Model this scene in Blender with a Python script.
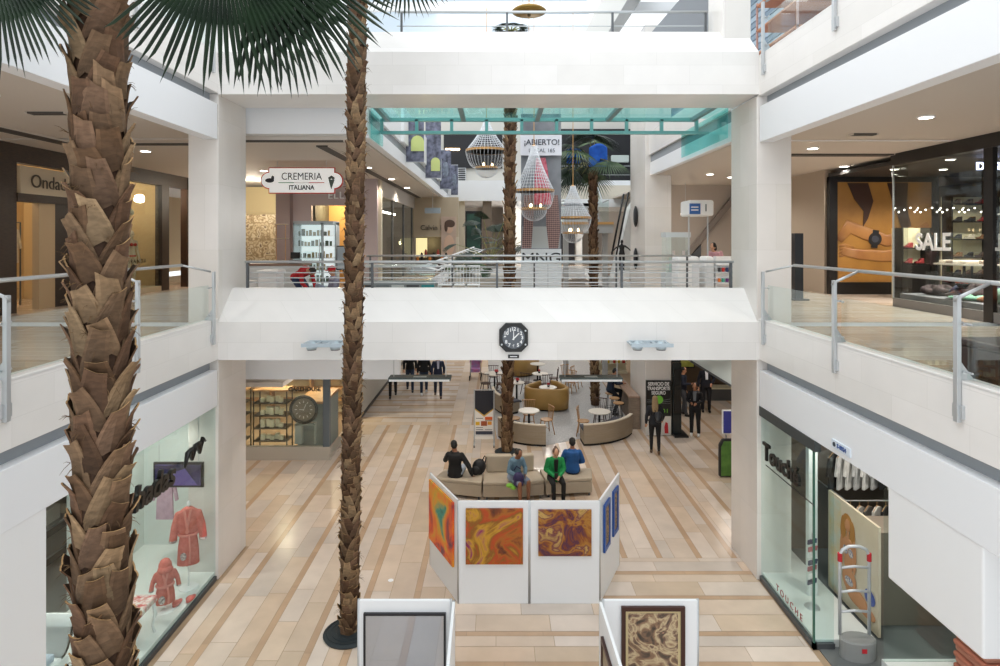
import bpy, bmesh, math, random
from mathutils import Vector, Matrix, Euler
random.seed(7)
for o in list(bpy.data.objects): bpy.data.objects.remove(o, do_unlink=True)
S = bpy.context.scene
C = S.collection
R = math.radians
# ---------------- camera, sky, exposure ----------------
EYE = 6.2; FPX = 600.0; U0 = 497.0; V0 = 239.0
cam_d = bpy.data.cameras.new('camera'); cam = bpy.data.objects.new('camera', cam_d); C.objects.link(cam)
cam.location = (0, 0, EYE); cam.rotation_euler = (R(90), 0, 0)
cam_d.sensor_width = 36; cam_d.lens = 36*FPX/1000.0
cam_d.shift_x = 0.003; cam_d.shift_y = -0.094
cam_d.clip_start = 0.05; cam_d.clip_end = 300
S.camera = cam
w = bpy.data.worlds.new('overcast_sky'); S.world = w; w.use_nodes = True
bgn = w.node_tree.nodes['Background']; bgn.inputs[0].default_value = (0.93, 0.97, 1.0, 1); bgn.inputs[1].default_value = 1.0
S.view_settings.view_transform = 'Standard'; S.view_settings.look = 'None'
S.view_settings.gamma = 1; S.view_settings.use_curve_mapping = False
S.view_settings.exposure = 0.45
def area(name, loc, size, power, col=(1,.95,.88), rot=(0,0,0), sy=None):
    d = bpy.data.lights.new(name, 'AREA'); d.energy = power; d.color = col; d.size = size
    if sy: d.shape = 'RECTANGLE'; d.size_y = sy
    o = bpy.data.objects.new(name, d); C.objects.link(o); o.location = loc; o.rotation_euler = rot
    return o
def spot(name, loc, power, col=(1,.93,.84), ang=130, parent=None, rad=.08):
    d = bpy.data.lights.new(name, 'SPOT'); d.energy = power; d.color = col; d.spot_size = R(ang); d.spot_blend = .6; d.shadow_soft_size = rad
    o = bpy.data.objects.new(name, d); C.objects.link(o); o.location = loc
    if parent: o.parent = parent; o.location = Vector(loc)-parent.location
    return o
def point(name, loc, power, col=(1,.9,.8), rad=.15, parent=None):
    d = bpy.data.lights.new(name, 'POINT'); d.energy = power; d.color = col; d.shadow_soft_size = rad
    o = bpy.data.objects.new(name, d); C.objects.link(o); o.location = loc
    if parent: o.parent = parent; o.location = Vector(loc)-parent.location
    return o
# skylight daylight over the atrium and over the second void behind the bridge
area('skylight_daylight', (-.2, 5.5, 16), 9.0, 420, (.95,.98,1), (0,0,0), 11)
area('skylight_daylight', (1.0, 22, 15.5), 7.0, 420, (.95,.98,1), (0,0,0), 13)

# ---------------- pixel helpers (reading positions off the photograph) ----------------
def P(u, v, Y): return Vector(((u-U0)/FPX*Y, Y, EYE-(v-V0)/FPX*Y))
def G(u, v, z=0.0):
    Y = (EYE-z)*FPX/(v-V0); return Vector(((u-U0)/FPX*Y, Y, z))

# ---------------- materials ----------------
def col3(h):
    if isinstance(h, str):
        h = h.lstrip('#'); r = [int(h[i:i+2], 16)/255 for i in (0,2,4)]
        return tuple(c/12.92 if c <= .04045 else ((c+.055)/1.055)**2.4 for c in r)
    return h
_M = {}
def mat(name, c='#ffffff', rough=.5, metal=0.0, var=0.0, scale=6.0, c2=None, bump=0.0, bscale=40, spec=.5, stretch=None, emit=0.0, ecol=None):
    if name in _M: return _M[name]
    m = bpy.data.materials.new(name); m.use_nodes = True; _M[name] = m
    nt = m.node_tree; N = nt.nodes; L = nt.links; b = N['Principled BSDF']
    base = col3(c)
    b.inputs['Base Color'].default_value = (*base, 1); b.inputs['Roughness'].default_value = rough
    b.inputs['Metallic'].default_value = metal; b.inputs['Specular IOR Level'].default_value = spec
    if emit:
        b.inputs['Emission Color'].default_value = (*col3(ecol or c), 1); b.inputs['Emission Strength'].default_value = emit
    if c2 or var or bump:
        tc = N.new('ShaderNodeTexCoord'); mp = N.new('ShaderNodeMapping'); L.new(tc.outputs['Object'], mp.inputs[0])
        if stretch: mp.inputs['Scale'].default_value = stretch
        if c2 or var:
            nz = N.new('ShaderNodeTexNoise'); nz.inputs['Scale'].default_value = scale; nz.inputs['Detail'].default_value = 5
            L.new(mp.outputs[0], nz.inputs['Vector'])
            cr = N.new('ShaderNodeValToRGB'); L.new(nz.outputs['Fac'], cr.inputs[0])
            second = col3(c2) if c2 else tuple(x*(1-var) for x in base)
            cr.color_ramp.elements[0].position = .35; cr.color_ramp.elements[1].position = .65
            cr.color_ramp.elements[0].color = (*base, 1); cr.color_ramp.elements[1].color = (*second, 1)
            L.new(cr.outputs[0], b.inputs['Base Color'])
        if bump:
            nb = N.new('ShaderNodeTexNoise'); nb.inputs['Scale'].default_value = bscale; L.new(mp.outputs[0], nb.inputs['Vector'])
            bp = N.new('ShaderNodeBump'); bp.inputs['Strength'].default_value = bump; bp.inputs['Distance'].default_value = .01
            L.new(nb.outputs['Fac'], bp.inputs['Height']); L.new(bp.outputs[0], b.inputs['Normal'])
    return m
def glass_mat(name, tint=(.93,.97,.96), refl=.10, rough=.0, graze=.5):
    if name in _M: return _M[name]
    m = bpy.data.materials.new(name); m.use_nodes = True; _M[name] = m
    nt = m.node_tree; N = nt.nodes; L = nt.links; N.clear()
    out = N.new('ShaderNodeOutputMaterial'); mx = N.new('ShaderNodeMixShader'); tr = N.new('ShaderNodeBsdfTransparent'); gl = N.new('ShaderNodeBsdfGlossy')
    lw = N.new('ShaderNodeLayerWeight'); lw.inputs[0].default_value = .35
    mr = N.new('ShaderNodeMapRange'); mr.inputs['To Min'].default_value = refl*.5; mr.inputs['To Max'].default_value = graze
    tr.inputs[0].default_value = (*tint, 1); gl.inputs['Color'].default_value = (.95,1,.99,1); gl.inputs['Roughness'].default_value = rough
    L.new(lw.outputs['Facing'], mr.inputs['Value']); L.new(mr.outputs[0], mx.inputs[0]); L.new(tr.outputs[0], mx.inputs[1]); L.new(gl.outputs[0], mx.inputs[2]); L.new(mx.outputs[0], out.inputs[0])
    return m
def art_mat(name, stops, scale=3, dist=4, seed=0, detail=4, rough=.45, warp=1.5):
    """abstract swirls: noise -> distorted wave -> colour ramp"""
    if name in _M: return _M[name]
    m = bpy.data.materials.new(name); m.use_nodes = True; _M[name] = m
    nt = m.node_tree; N = nt.nodes; L = nt.links; b = N['Principled BSDF']; b.inputs['Roughness'].default_value = rough
    tc = N.new('ShaderNodeTexCoord'); mp = N.new('ShaderNodeMapping'); mp.inputs['Location'].default_value = (seed, seed*.7, seed*1.3)
    L.new(tc.outputs['Object'], mp.inputs[0])
    n1 = N.new('ShaderNodeTexNoise'); n1.inputs['Scale'].default_value = scale; n1.inputs['Detail'].default_value = detail; n1.inputs['Distortion'].default_value = dist
    L.new(mp.outputs[0], n1.inputs['Vector'])
    cr = N.new('ShaderNodeValToRGB'); e = cr.color_ramp.elements
    n = len(stops)
    for i, c in enumerate(stops):
        pos = .28+.44*i/(n-1)
        el = e[i] if i < 2 else e.new(pos)
        el.position = pos; el.color = (*col3(c), 1)
    L.new(n1.outputs['Fac'], cr.inputs[0]); L.new(cr.outputs[0], b.inputs['Base Color'])
    return m
def attr_mat(name, rough=.3, spec=.5, attr='Col', noise=.12, nscale=3, stretch=(1,1,1)):
    m = bpy.data.materials.new(name); m.use_nodes = True; _M[name] = m
    nt = m.node_tree; N = nt.nodes; L = nt.links; b = N['Principled BSDF']; b.inputs['Roughness'].default_value = rough; b.inputs['Specular IOR Level'].default_value = spec
    a = N.new('ShaderNodeVertexColor'); a.layer_name = attr
    tc = N.new('ShaderNodeTexCoord'); mp = N.new('ShaderNodeMapping'); mp.inputs['Scale'].default_value = stretch; L.new(tc.outputs['Object'], mp.inputs[0])
    nz = N.new('ShaderNodeTexNoise'); nz.inputs['Scale'].default_value = nscale; nz.inputs['Detail'].default_value = 6; L.new(mp.outputs[0], nz.inputs['Vector'])
    mr = N.new('ShaderNodeMapRange'); mr.inputs['From Min'].default_value = .3; mr.inputs['From Max'].default_value = .7; mr.inputs['To Min'].default_value = 1-noise; mr.inputs['To Max'].default_value = 1+noise*.4
    L.new(nz.outputs['Fac'], mr.inputs['Value'])
    vm = N.new('ShaderNodeVectorMath'); vm.operation = 'SCALE'; L.new(a.outputs[0], vm.inputs[0]); L.new(mr.outputs[0], vm.inputs['Scale'])
    L.new(vm.outputs[0], b.inputs['Base Color'])
    return m
def panel_stone(name, c, c2, bw=1.2, bh=.36, rough=.3):
    """stone cladding slabs with hairline joints, worked from the true position of the face"""
    m = bpy.data.materials.new(name); m.use_nodes = True; _M[name] = m
    nt = m.node_tree; N = nt.nodes; L = nt.links; b = N['Principled BSDF']; b.inputs['Roughness'].default_value = rough
    tc = N.new('ShaderNodeTexCoord'); sp = N.new('ShaderNodeSeparateXYZ'); L.new(tc.outputs['Object'], sp.inputs[0])
    ad = N.new('ShaderNodeMath'); ad.operation = 'ADD'; L.new(sp.outputs[0], ad.inputs[0]); L.new(sp.outputs[1], ad.inputs[1])
    cb = N.new('ShaderNodeCombineXYZ'); L.new(ad.outputs[0], cb.inputs[0]); L.new(sp.outputs[2], cb.inputs[1])
    br = N.new('ShaderNodeTexBrick'); L.new(cb.outputs[0], br.inputs['Vector']); br.offset = .5
    br.inputs['Color1'].default_value = (*col3(c), 1); br.inputs['Color2'].default_value = (*col3(c2), 1); br.inputs['Mortar'].default_value = (*[x*.93 for x in col3(c2)], 1)
    br.inputs['Scale'].default_value = 1; br.inputs['Brick Width'].default_value = bw; br.inputs['Row Height'].default_value = bh; br.inputs['Mortar Size'].default_value = .003; br.inputs['Bias'].default_value = -.2
    nz = N.new('ShaderNodeTexNoise'); nz.inputs['Scale'].default_value = 2.2; nz.inputs['Detail'].default_value = 6; L.new(cb.outputs[0], nz.inputs['Vector'])
    mr = N.new('ShaderNodeMapRange'); mr.inputs['To Min'].default_value = .93; mr.inputs['To Max'].default_value = 1.04; L.new(nz.outputs['Fac'], mr.inputs['Value'])
    vm = N.new('ShaderNodeVectorMath'); vm.operation = 'SCALE'; L.new(br.outputs[0], vm.inputs[0]); L.new(mr.outputs[0], vm.inputs['Scale']); L.new(vm.outputs[0], b.inputs['Base Color'])
    return m
stone = panel_stone('cream_stone_cladding', '#efece9', '#e9e6e2')
stone2 = panel_stone('pillar_stone', '#e5e0db', '#ded9d2', .8, 1.2)
white = mat('white_plaster', '#f1f2f3', .55)
fasc = mat('white_painted_fascia', '#f0f2f5', .45)
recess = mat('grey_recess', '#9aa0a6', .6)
ceilm = mat('ceiling_paint', '#cfc6bc', .7)
steel = mat('brushed_steel', '#c3c6c8', .32, .45)
darksteel = mat('dark_steel', '#5c5f62', .4, .5)
black = mat('black_paint', '#17181a', .4)
blackm = mat('black_matt', '#121214', .8)
glass = glass_mat('clear_glass')
railglass = glass_mat('rail_glass', (.93,.965,.955), .08, 0, .16)
shopglass = glass_mat('shop_glass', (.90,.955,.945), .05, 0, .10)
darkglass = glass_mat('dark_shop_glass', (.86,.88,.87), .06, 0, .08)
tealglass = glass_mat('teal_glass', (.70,.93,.92), .08, 0, .15)
beige = mat('beige_vinyl', '#b3a48f', .55, var=.06, scale=3)
brownwood = mat('dark_brown_wood', '#3a2a20', .5, c2='#2a1d16', scale=8, stretch=(1,1,8))
warmwall = mat('warm_shop_wall', '#cdb796', .7)
emitw = mat('lamp_white', '#fff6e8', .5, emit=9)
emitwarm = mat('lamp_warm', '#ffd9a0', .5, emit=7)

# ---------------- mesh builder ----------------
class MB:
    def __init__(s): s.v = []; s.f = []; s.m = []; s.c = []; s.mi = 0; s.col = None
    def add(s, vs, fs):
        b = len(s.v); s.v += [tuple(v) for v in vs]
        for f in fs: s.f.append([i+b for i in f]); s.m.append(s.mi); s.c.append(s.col)
        return s
    def box(s, x0, x1, y0, y1, z0, z1):
        if x0 > x1: x0, x1 = x1, x0
        if y0 > y1: y0, y1 = y1, y0
        if z0 > z1: z0, z1 = z1, z0
        return s.add([(x0,y0,z0),(x1,y0,z0),(x1,y1,z0),(x0,y1,z0),(x0,y0,z1),(x1,y0,z1),(x1,y1,z1),(x0,y1,z1)],
              [(0,3,2,1),(4,5,6,7),(0,1,5,4),(1,2,6,5),(2,3,7,6),(3,0,4,7)])
    def obox(s, c, hx, hy, hz, rot=(0,0,0)):
        Mx = Euler(rot).to_matrix(); c = Vector(c)
        vs = [c+Mx@Vector((a*hx, b*hy, d*hz)) for d in (-1,1) for a, b in ((-1,-1),(1,-1),(1,1),(-1,1))]
        return s.add(vs, [(0,3,2,1),(4,5,6,7),(0,1,5,4),(1,2,6,5),(2,3,7,6),(3,0,4,7)])
    def cyl(s, p0, p1, r0, r1=None, n=12, caps=True, sq=1.0):
        p0 = Vector(p0); p1 = Vector(p1); r1 = r0 if r1 is None else r1
        d = (p1-p0).normalized(); a = d.orthogonal().normalized()
        if abs(d.z) > .9: a = Vector((1,0,0)); a = (a-d*a.dot(d)).normalized()
        b = d.cross(a); vs = []
        for p, r in ((p0,r0),(p1,r1)):
            for i in range(n):
                t = 2*math.pi*i/n; vs.append(p+a*math.cos(t)*r+b*math.sin(t)*r*sq)
        fs = [(i,(i+1)%n,n+(i+1)%n,n+i) for i in range(n)]
        if caps: fs += [tuple(range(n-1,-1,-1)), tuple(range(n,2*n))]
        return s.add(vs, fs)
    def tube(s, pts, r, n=8, closed=False):
        pts = [Vector(p) for p in pts]; rr = r if isinstance(r, (list,tuple)) else [r]*len(pts); vs = []; k = len(pts)
        prev = None
        for i, p in enumerate(pts):
            if closed: d = pts[(i+1)%k]-pts[i-1]
            else: d = pts[min(i+1,k-1)]-pts[max(i-1,0)]
            d.normalize()
            a = d.orthogonal().normalized() if prev is None else (prev-d*prev.dot(d)).normalized()
            prev = a; b = d.cross(a)
            for j in range(n):
                t = 2*math.pi*j/n; vs.append(p+a*math.cos(t)*rr[i]+b*math.sin(t)*rr[i])
        fs = []
        for i in range(k if closed else k-1):
            i2 = (i+1)%k
            for j in range(n): fs.append((i*n+j, i*n+(j+1)%n, i2*n+(j+1)%n, i2*n+j))
        if not closed: fs += [tuple(range(n-1,-1,-1)), tuple(range((k-1)*n, k*n))]
        return s.add(vs, fs)
    def lathe(s, c, prof, n=20, sx=1, sy=1):
        c = Vector(c); vs = []
        for r, z in prof:
            for i in range(n):
                t = 2*math.pi*i/n; vs.append(c+Vector((math.cos(t)*r*sx, math.sin(t)*r*sy, z)))
        k = len(prof); fs = [(a*n+i, a*n+(i+1)%n, (a+1)*n+(i+1)%n, (a+1)*n+i) for a in range(k-1) for i in range(n)]
        fs += [tuple(range(n-1,-1,-1)), tuple(range((k-1)*n, k*n))]
        return s.add(vs, fs)
    def ell(s, c, rx, ry, rz, rot=(0,0,0), nu=12, nv=8):
        c = Vector(c); Mx = rot if isinstance(rot, Matrix) else Euler(rot).to_matrix(); vs = [c+Mx@Vector((0,0,-rz))]
        for j in range(1,nv):
            ph = -math.pi/2+math.pi*j/nv
            for i in range(nu):
                t = 2*math.pi*i/nu; vs.append(c+Mx@Vector((rx*math.cos(ph)*math.cos(t), ry*math.cos(ph)*math.sin(t), rz*math.sin(ph))))
        vs.append(c+Mx@Vector((0,0,rz))); fs = []
        for i in range(nu): fs.append((0, 1+(i+1)%nu, 1+i))
        for j in range(nv-2):
            for i in range(nu): fs.append((1+j*nu+i, 1+j*nu+(i+1)%nu, 1+(j+1)*nu+(i+1)%nu, 1+(j+1)*nu+i))
        T = len(vs)-1
        for i in range(nu): fs.append((1+(nv-2)*nu+i, 1+(nv-2)*nu+(i+1)%nu, T))
        return s.add(vs, fs)
    def prism(s, pts, d):
        """closed polygon (3-D points) pushed along vector d"""
        pts = [Vector(p) for p in pts]; d = Vector(d); n = len(pts)
        return s.add(pts+[p+d for p in pts], [tuple(range(n-1,-1,-1)), tuple(range(n,2*n))]+[(i,(i+1)%n,n+(i+1)%n,n+i) for i in range(n)])
    def grid(s, fn, nu, nv, thick=None):
        vs = [fn(i/(nu-1), j/(nv-1)) for j in range(nv) for i in range(nu)]
        fs = [(j*nu+i, j*nu+i+1, (j+1)*nu+i+1, (j+1)*nu+i) for j in range(nv-1) for i in range(nu-1)]
        return s.add(vs, fs)
    def build(s, name, m, parent=None, smooth=False, bevel=0, solid=0, sub=0):
        off = parent.location if parent else Vector((0,0,0))
        if parent:                       # nested empties/meshes: walk up
            off = Vector((0,0,0)); q = parent
            while q: off = off+q.location; q = q.parent
        me = bpy.data.meshes.new(name)
        me.from_pydata([(a-off.x, b-off.y, c-off.z) for a, b, c in s.v], [], s.f)
        for x in (m if isinstance(m, (list,tuple)) else [m]): me.materials.append(x)
        me.polygons.foreach_set('material_index', s.m)
        if any(c is not None for c in s.c):
            at = me.color_attributes.new('Col', 'FLOAT_COLOR', 'CORNER')
            for p, c in zip(me.polygons, s.c):
                for li in p.loop_indices: at.data[li].color = (*(c or (1,1,1)), 1)
        if smooth: me.polygons.foreach_set('use_smooth', [True]*len(me.polygons))
        me.update()
        o = bpy.data.objects.new(name, me); C.objects.link(o)
        if parent: o.parent = parent
        if solid:
            md = o.modifiers.new('s', 'SOLIDIFY'); md.thickness = solid; md.offset = 0
        if bevel:
            md = o.modifiers.new('b', 'BEVEL'); md.width = bevel; md.segments = 2; md.limit_method = 'ANGLE'
        if sub:
            md = o.modifiers.new('u', 'SUBSURF'); md.levels = sub; md.render_levels = sub
        return o
def thing(name, label, cat, loc=(0,0,0), group=None):
    o = bpy.data.objects.new(name, None); C.objects.link(o); o.location = loc; o.empty_display_size = .1
    o['label'] = label; o['category'] = cat
    if group: o['group'] = group
    return o
def setting(name, loc):
    o = bpy.data.objects.new(name, None); C.objects.link(o); o.location = loc; o['kind'] = 'structure'; return o
def tag(o, label, cat, group=None, kind=None):
    o['label'] = label; o['category'] = cat
    if group: o['group'] = group
    if kind: o['kind'] = kind
    return o
def struct(name, mb, m, **k):
    o = mb.build(name, m, **k)
    if o.parent is None: o['kind'] = 'structure'
    return o
def dup(root, loc, rz=None, label=None, group=None, scale=None):
    def cp(o, par):
        c = o.copy(); C.objects.link(c)
        if par: c.parent = par
        for ch in [x for x in bpy.data.objects if x.parent == o and x is not c]: cp(ch, c)
        return c
    r = cp(root, None); r.location = loc
    if rz is not None: r.rotation_euler = (0,0,rz)
    if scale: r.scale = (scale,)*3
    if label: r['label'] = label
    if group: r['group'] = group
    return r
def text(s, size, m, name='lettering', depth=.01, loc=(0,0,0), rot=(90,0,0), parent=None, align='CENTER', sx=1.0, shear=0, bold=0, spacing=1.0, world=None):
    cu = bpy.data.curves.new('t', 'FONT'); cu.body = s; cu.size = size; cu.extrude = depth; cu.align_x = align; cu.align_y = 'CENTER'; cu.shear = shear; cu.offset = bold; cu.space_character = spacing
    o = bpy.data.objects.new('t', cu); C.objects.link(o); bpy.context.view_layer.update()
    dg = bpy.context.evaluated_depsgraph_get(); me = bpy.data.meshes.new_from_object(o.evaluated_get(dg))
    bpy.data.objects.remove(o, do_unlink=True)
    Mx = world if world is not None else Matrix.Translation(loc) @ Euler([R(a) for a in rot]).to_matrix().to_4x4()
    me.transform(Mx @ Matrix.Diagonal((sx,1,1,1)))
    if parent:
        off = Vector((0,0,0)); q = parent
        while q: off = off+q.location; q = q.parent
        me.transform(Matrix.Translation(-off))
    me.materials.clear(); me.materials.append(m); me.name = name
    ob = bpy.data.objects.new(name, me); C.objects.link(ob)
    if parent: ob.parent = parent
    return ob
# ================= THE SETTING =================
LX = -5.07; RX = 4.76          # atrium edges
F2 = 4.6; F3 = 9.42            # floor levels
# ---- ground floor: stone planks, each its own shade (one mesh) ----
floor_m = attr_mat('travertine_planks', .24, .45, noise=.10, nscale=2.0)
grout = mat('floor_joint', '#a58d72', .7)
fl = MB(); fl.mi = 0
tones = ['#dccab9', '#d8c4b0', '#dfd0c2', '#d6bfa8', '#dccec2', '#d2bda6', '#decfc1', '#d3c6ba', '#dbc6b0']
def planks(x0, x1, y0, y1, along, rnd):
    """rows of random width; every few rows a narrow darker strip"""
    a0, a1 = (x0, x1) if along == 'Y' else (y0, y1)     # across the planks
    b0, b1 = (y0, y1) if along == 'Y' else (x0, x1)     # along them
    a = a0; k = 0
    while a < a1-.02:
        narrow = (k % 3 == 2); wd = .11 if narrow else rnd.choice([.24, .33, .42]); e = min(a+wd, a1)
        b = b0-rnd.random()*1.0
        while b < b1:
            ln = rnd.choice([.9, 1.2, 1.6, 2.0]); f = min(b+ln, b1); s_ = max(b, b0)
            if f-s_ > .02:
                c = Vector(col3('#c6a88b' if narrow else rnd.choice(tones)))*(rnd.uniform(.93,1.05))
                fl.col = tuple(c); g = .004
                if along == 'Y': q = [(a+g,s_+g),(e-g,s_+g),(e-g,f-g),(a+g,f-g)]
                else: q = [(s_+g,a+g),(f-g,a+g),(f-g,e-g),(s_+g,e-g)]
                fl.add([(x,y,0) for x, y in q], [(0,1,2,3)])
            b += ln
        a = e; k += 1
rn = random.Random(3)
planks(-5.0, -.72, 3.0, 20.0, 'Y', rn)
planks(-.72, 4.75, 3.0, 11.66, 'X', rn)
planks(-.72, 4.75, 11.66, 20.0, 'Y', rn)
planks(-9.5, -5.0, 12.1, 17.2, 'Y', rn)
planks(-5.0, -1.6, 20.0, 31.0, 'X', rn)
planks(-1.6, -.2, 20.0, 40.0, 'Y', rn)
planks(-5.0, -1.6, 31.0, 40.0, 'X', rn)
planks(4.75, 12.0, 12.1, 24.0, 'Y', rn)
planks(-.2, 4.75, 20, 40, 'Y', rn)
fl.mi = 1; fl.col = None
fl.box(-13, 13, 1.5, 42, -.3, -.004)
struct('floor', fl, [floor_m, grout])
# grey timber floor of the cafe
gw = mat('grey_washed_timber', '#b9b6b3', .45, c2='#9e9c9a', scale=5, stretch=(9,1.2,1))
b = MB(); b.prism([(-.6,40,.0),(-.35,24.5,.0),(0.0,18.6,0),(1.2,17.9,0),(3.9,19.3,0),(4.5,20.6,0),(4.7,40,0)], (0,0,.006))
struct('floor_cafe', b, gw)

# ---- upper balconies: slab, stone parapet, shadow gap, white fascia ----
def side(sgn, X, z0, name):
    out = lambda d: X+sgn*d            # away from the atrium
    y0, y1 = (1.5, 10.95)
    b = MB(); b.box(X, out(.18), y0, y1, z0, z0+.72); b.box(X, out(.20), y0, y1, z0+.70, z0+.74); struct('trim_parapet_'+name, b, stone, bevel=.008)
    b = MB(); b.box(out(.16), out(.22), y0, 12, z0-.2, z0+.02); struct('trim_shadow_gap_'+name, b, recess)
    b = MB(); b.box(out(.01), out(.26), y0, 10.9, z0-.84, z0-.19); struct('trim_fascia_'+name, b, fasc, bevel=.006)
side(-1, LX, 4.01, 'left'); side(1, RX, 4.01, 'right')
side(-1, LX, 8.85, 'upper_left'); side(1, RX, 8.8, 'upper_right')
# floor of the first upper level
for y_ in (19.0, 20.3):
    b = MB(); b.box(-9.0, 8.4, y_-.08, y_+.08, 13.9, 14.2); struct('trim_roof_beam', b, white)
wf = attr_mat('upper_floor_tiles', .18, .5, noise=.06)
def tiles(mb, x0, x1, y0, y1, z, rnd):
    y = y0
    while y < y1-.02:
        wd = rnd.choice([.3,.3,.45]); x = x0-rnd.random()
        while x < x1:
            f = min(x+1.2, x1); s_ = max(x, x0)
            if f-s_ > .02:
                mb.col = tuple(Vector(col3(rnd.choice(['#c6b4a2','#c1ae9a','#cabbab','#bba893'])))*rnd.uniform(.95,1.04))
                mb.add([(s_,y,z),(f-.006,y,z),(f-.006,min(y+wd,y1)-.006,z),(s_,min(y+wd,y1)-.006,z)], [(0,1,2,3)])
            x += 1.2
        y += wd
def slab(name, x0, x1, y0, y1, z0, z1, tile=True):
    b = MB(); b.mi = 1; b.box(x0, x1, y0, y1, z0, z1-.003); b.mi = 0
    if tile: tiles(b, x0, x1, y0, y1, z1, rn)
    b.col = None
    struct(name, b, [wf, white])
slab('floor_upper_left', -14, LX-.18, 1.5, 11, 4.02, F2)
slab('floor_upper_right', RX+.18, 17, 1.5, 11, 4.02, F2)
slab('floor_bridge', -14, 17, 11.5, 16.3, 4.02, F2)
slab('floor_far_left', -14, -2.65, 16.3, 33, 4.02, F2)
slab('floor_far_right', 4.85, 17, 16.3, 33, 4.02, F2)
slab('floor_far_end', -14, 17, 33, 40, 4.02, F2)
# ceilings: under level two (shops below) and under level three
def plate(name, x0, x1, y0, y1, z0, z1, m): b = MB(); b.box(x0, x1, y0, y1, z0, z1); return struct(name, b, m)
plate('ceiling_lower_left', -14, LX-.26, 1.5, 12.2, 3.2, 3.3, white)
plate('ceiling_lower_right', RX+.26, 17, 1.5, 12.2, 3.2, 3.3, white)
plate('ceiling_lower_back_left', -14, -2.1, 12.95, 13.15, 3.17, 4.02, fasc)
plate('ceiling_lower_back_left_shop', -14, -4.7, 13.15, 33, 2.95, 3.05, ceilm)
plate('ceiling_lower_back_right', 4.85, 17, 12.2, 33, 3.7, 3.8, ceilm)
plate('ceiling_upper_left', -16, LX-.26, 1.5, 12.25, 8.26, 8.36, ceilm)
plate('ceiling_upper_right', RX+.26, 18, 1.5, 12.25, 8.22, 8.32, ceilm)
plate('ceiling_upper_back_left', -16, -2.85, 12.45, 33, 8.26, 8.36, ceilm)
plate('ceiling_upper_kiosk', 5.5, 18, 20.9, 24, 8.22, 8.32, ceilm)
plate('ceiling_upper_back_right', 5.0, 18, 12.45, 20.9, 8.22, 8.32, ceilm)
cream_ = mat('cream_parapet', '#dcd5c6', .6)
# roof slabs / floors of level three
plate('floor_level_three_left', -16, LX-.18, 1.5, 12.1, 8.9, F3, white)
plate('floor_level_three_right', RX+.18, 18, 1.5, 12.1, 8.85, F3, white)
plate('floor_level_three_back_left', -16, -2.75, 12.2, 33, 8.9, F3, white)
plate('floor_level_three_gallery', 2.95, 12, 28.5, 33, 7.72, 8.1, white); plate('trim_gallery_parapet', 2.95, 12, 28.5, 28.7, 8.1, 8.75, cream_) ; plate('ceiling_far_gallery', 5.5, 18, 24, 28.5, 8.12, 8.2, ceilm)
plate('floor_level_three_kiosk', 5.5, 18, 20.9, 24, 8.85, F3, white)
plate('floor_level_three_back_right', 4.9, 18, 12.2, 20.9, 8.85, F3, white)
plate('floor_level_three_end', -16, 18, 33, 42, 8.3, F3, white)
plate('trim_header_back_left', -16, -2.65, 12.2, 12.42, 8.34, 8.87, fasc)
plate('trim_header_back_right', 4.85, 18, 12.2, 12.42, 8.22, 8.87, fasc)
# sides of the second void
b = MB(); b.box(-2.83, -2.65, 12.42, 33, 8.30, 8.62); struct('trim_void_fascia_left', b, fasc)
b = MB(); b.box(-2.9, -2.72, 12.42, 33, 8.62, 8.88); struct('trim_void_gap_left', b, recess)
b = MB(); b.box(-2.83, -2.65, 12.42, 33, 8.88, 9.5); struct('trim_void_parapet_left', b, white)
b = MB(); b.box(4.85, 5.03, 12.42, 20.9, 8.22, 8.62); struct('trim_void_fascia_right', b, fasc)
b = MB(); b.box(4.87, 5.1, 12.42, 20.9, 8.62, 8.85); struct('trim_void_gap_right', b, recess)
b = MB(); b.box(4.8, 4.98, 12.42, 20.9, 8.85, 9.55); struct('trim_void_parapet_right', b, stone)
# bridge beams with sloping caps
def beam(name, z0, zf, xa, xb, yb=12.05):
    b = MB(); b.prism([(xa,10.9,z0),(xa,10.9,zf),(xa,11.5,zf+.57),(xa,yb-.1,zf+.57),(xa,yb,zf+.5),(xa,yb,z0)], (xb-xa,0,0))
    return struct(name, b, stone)
beam('wall_bridge_beam', 4.0, 4.69, LX, RX, 11.75)
beam('wall_upper_beam', 8.83, 9.6, LX, RX)
# pillars
def pillar(x0, x1, y0, y1, z0, z1, m=stone2):
    b = MB(); b.box(x0, x1, y0, y1, z0, z1); return struct('pillar', b, m, bevel=.01)
pillar(LX-.55, LX, 10.92, 12.12, 0, 8.84); pillar(RX-.03, RX+.60, 10.92, 12.12, 0, 8.80)
pillar(LX+.0, LX+.5, 11.3, 12.1, 9.5, 15); pillar(RX-.5, RX+.02, 11.3, 12.1, 9.5, 15)
pillar(4.69, 5.52, 19.0, 21.1, 0, 13)
# lower-left white pier closing the left shop window, and lower-right hanging white box
b = MB(); b.box(-5.5, LX-.02, 6.05, 6.78, 0, 3.2); struct('wall_pier_left', b, white, bevel=.01)
b = MB(); b.box(-12, LX-.3, 5.0, 6.05, 0, 3.2); struct('wall_shop_partition_left', b, white)
b = MB(); b.box(RX+.02, 6.4, 5.9, 7.34, 2.06, 3.2); struct('wall_bulkhead_right', b, white, bevel=.02)
# far walls of the lower shops
plate('wall_lower_left', -12.2, -12, 1.5, 17, 0, 3.2, white)
plate('wall_lower_left_back', -12, LX-.55, 12.14, 12.3, 0, 3.2, white)
plate('wall_lower_right', 11, 11.2, 1.5, 23, 0, 3.7, mat('taupe_wall','#8f8378',.7))
plate('wall_lower_right_back', RX+.55, 11, 12.14, 12.3, 0, 3.2, white)
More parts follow.
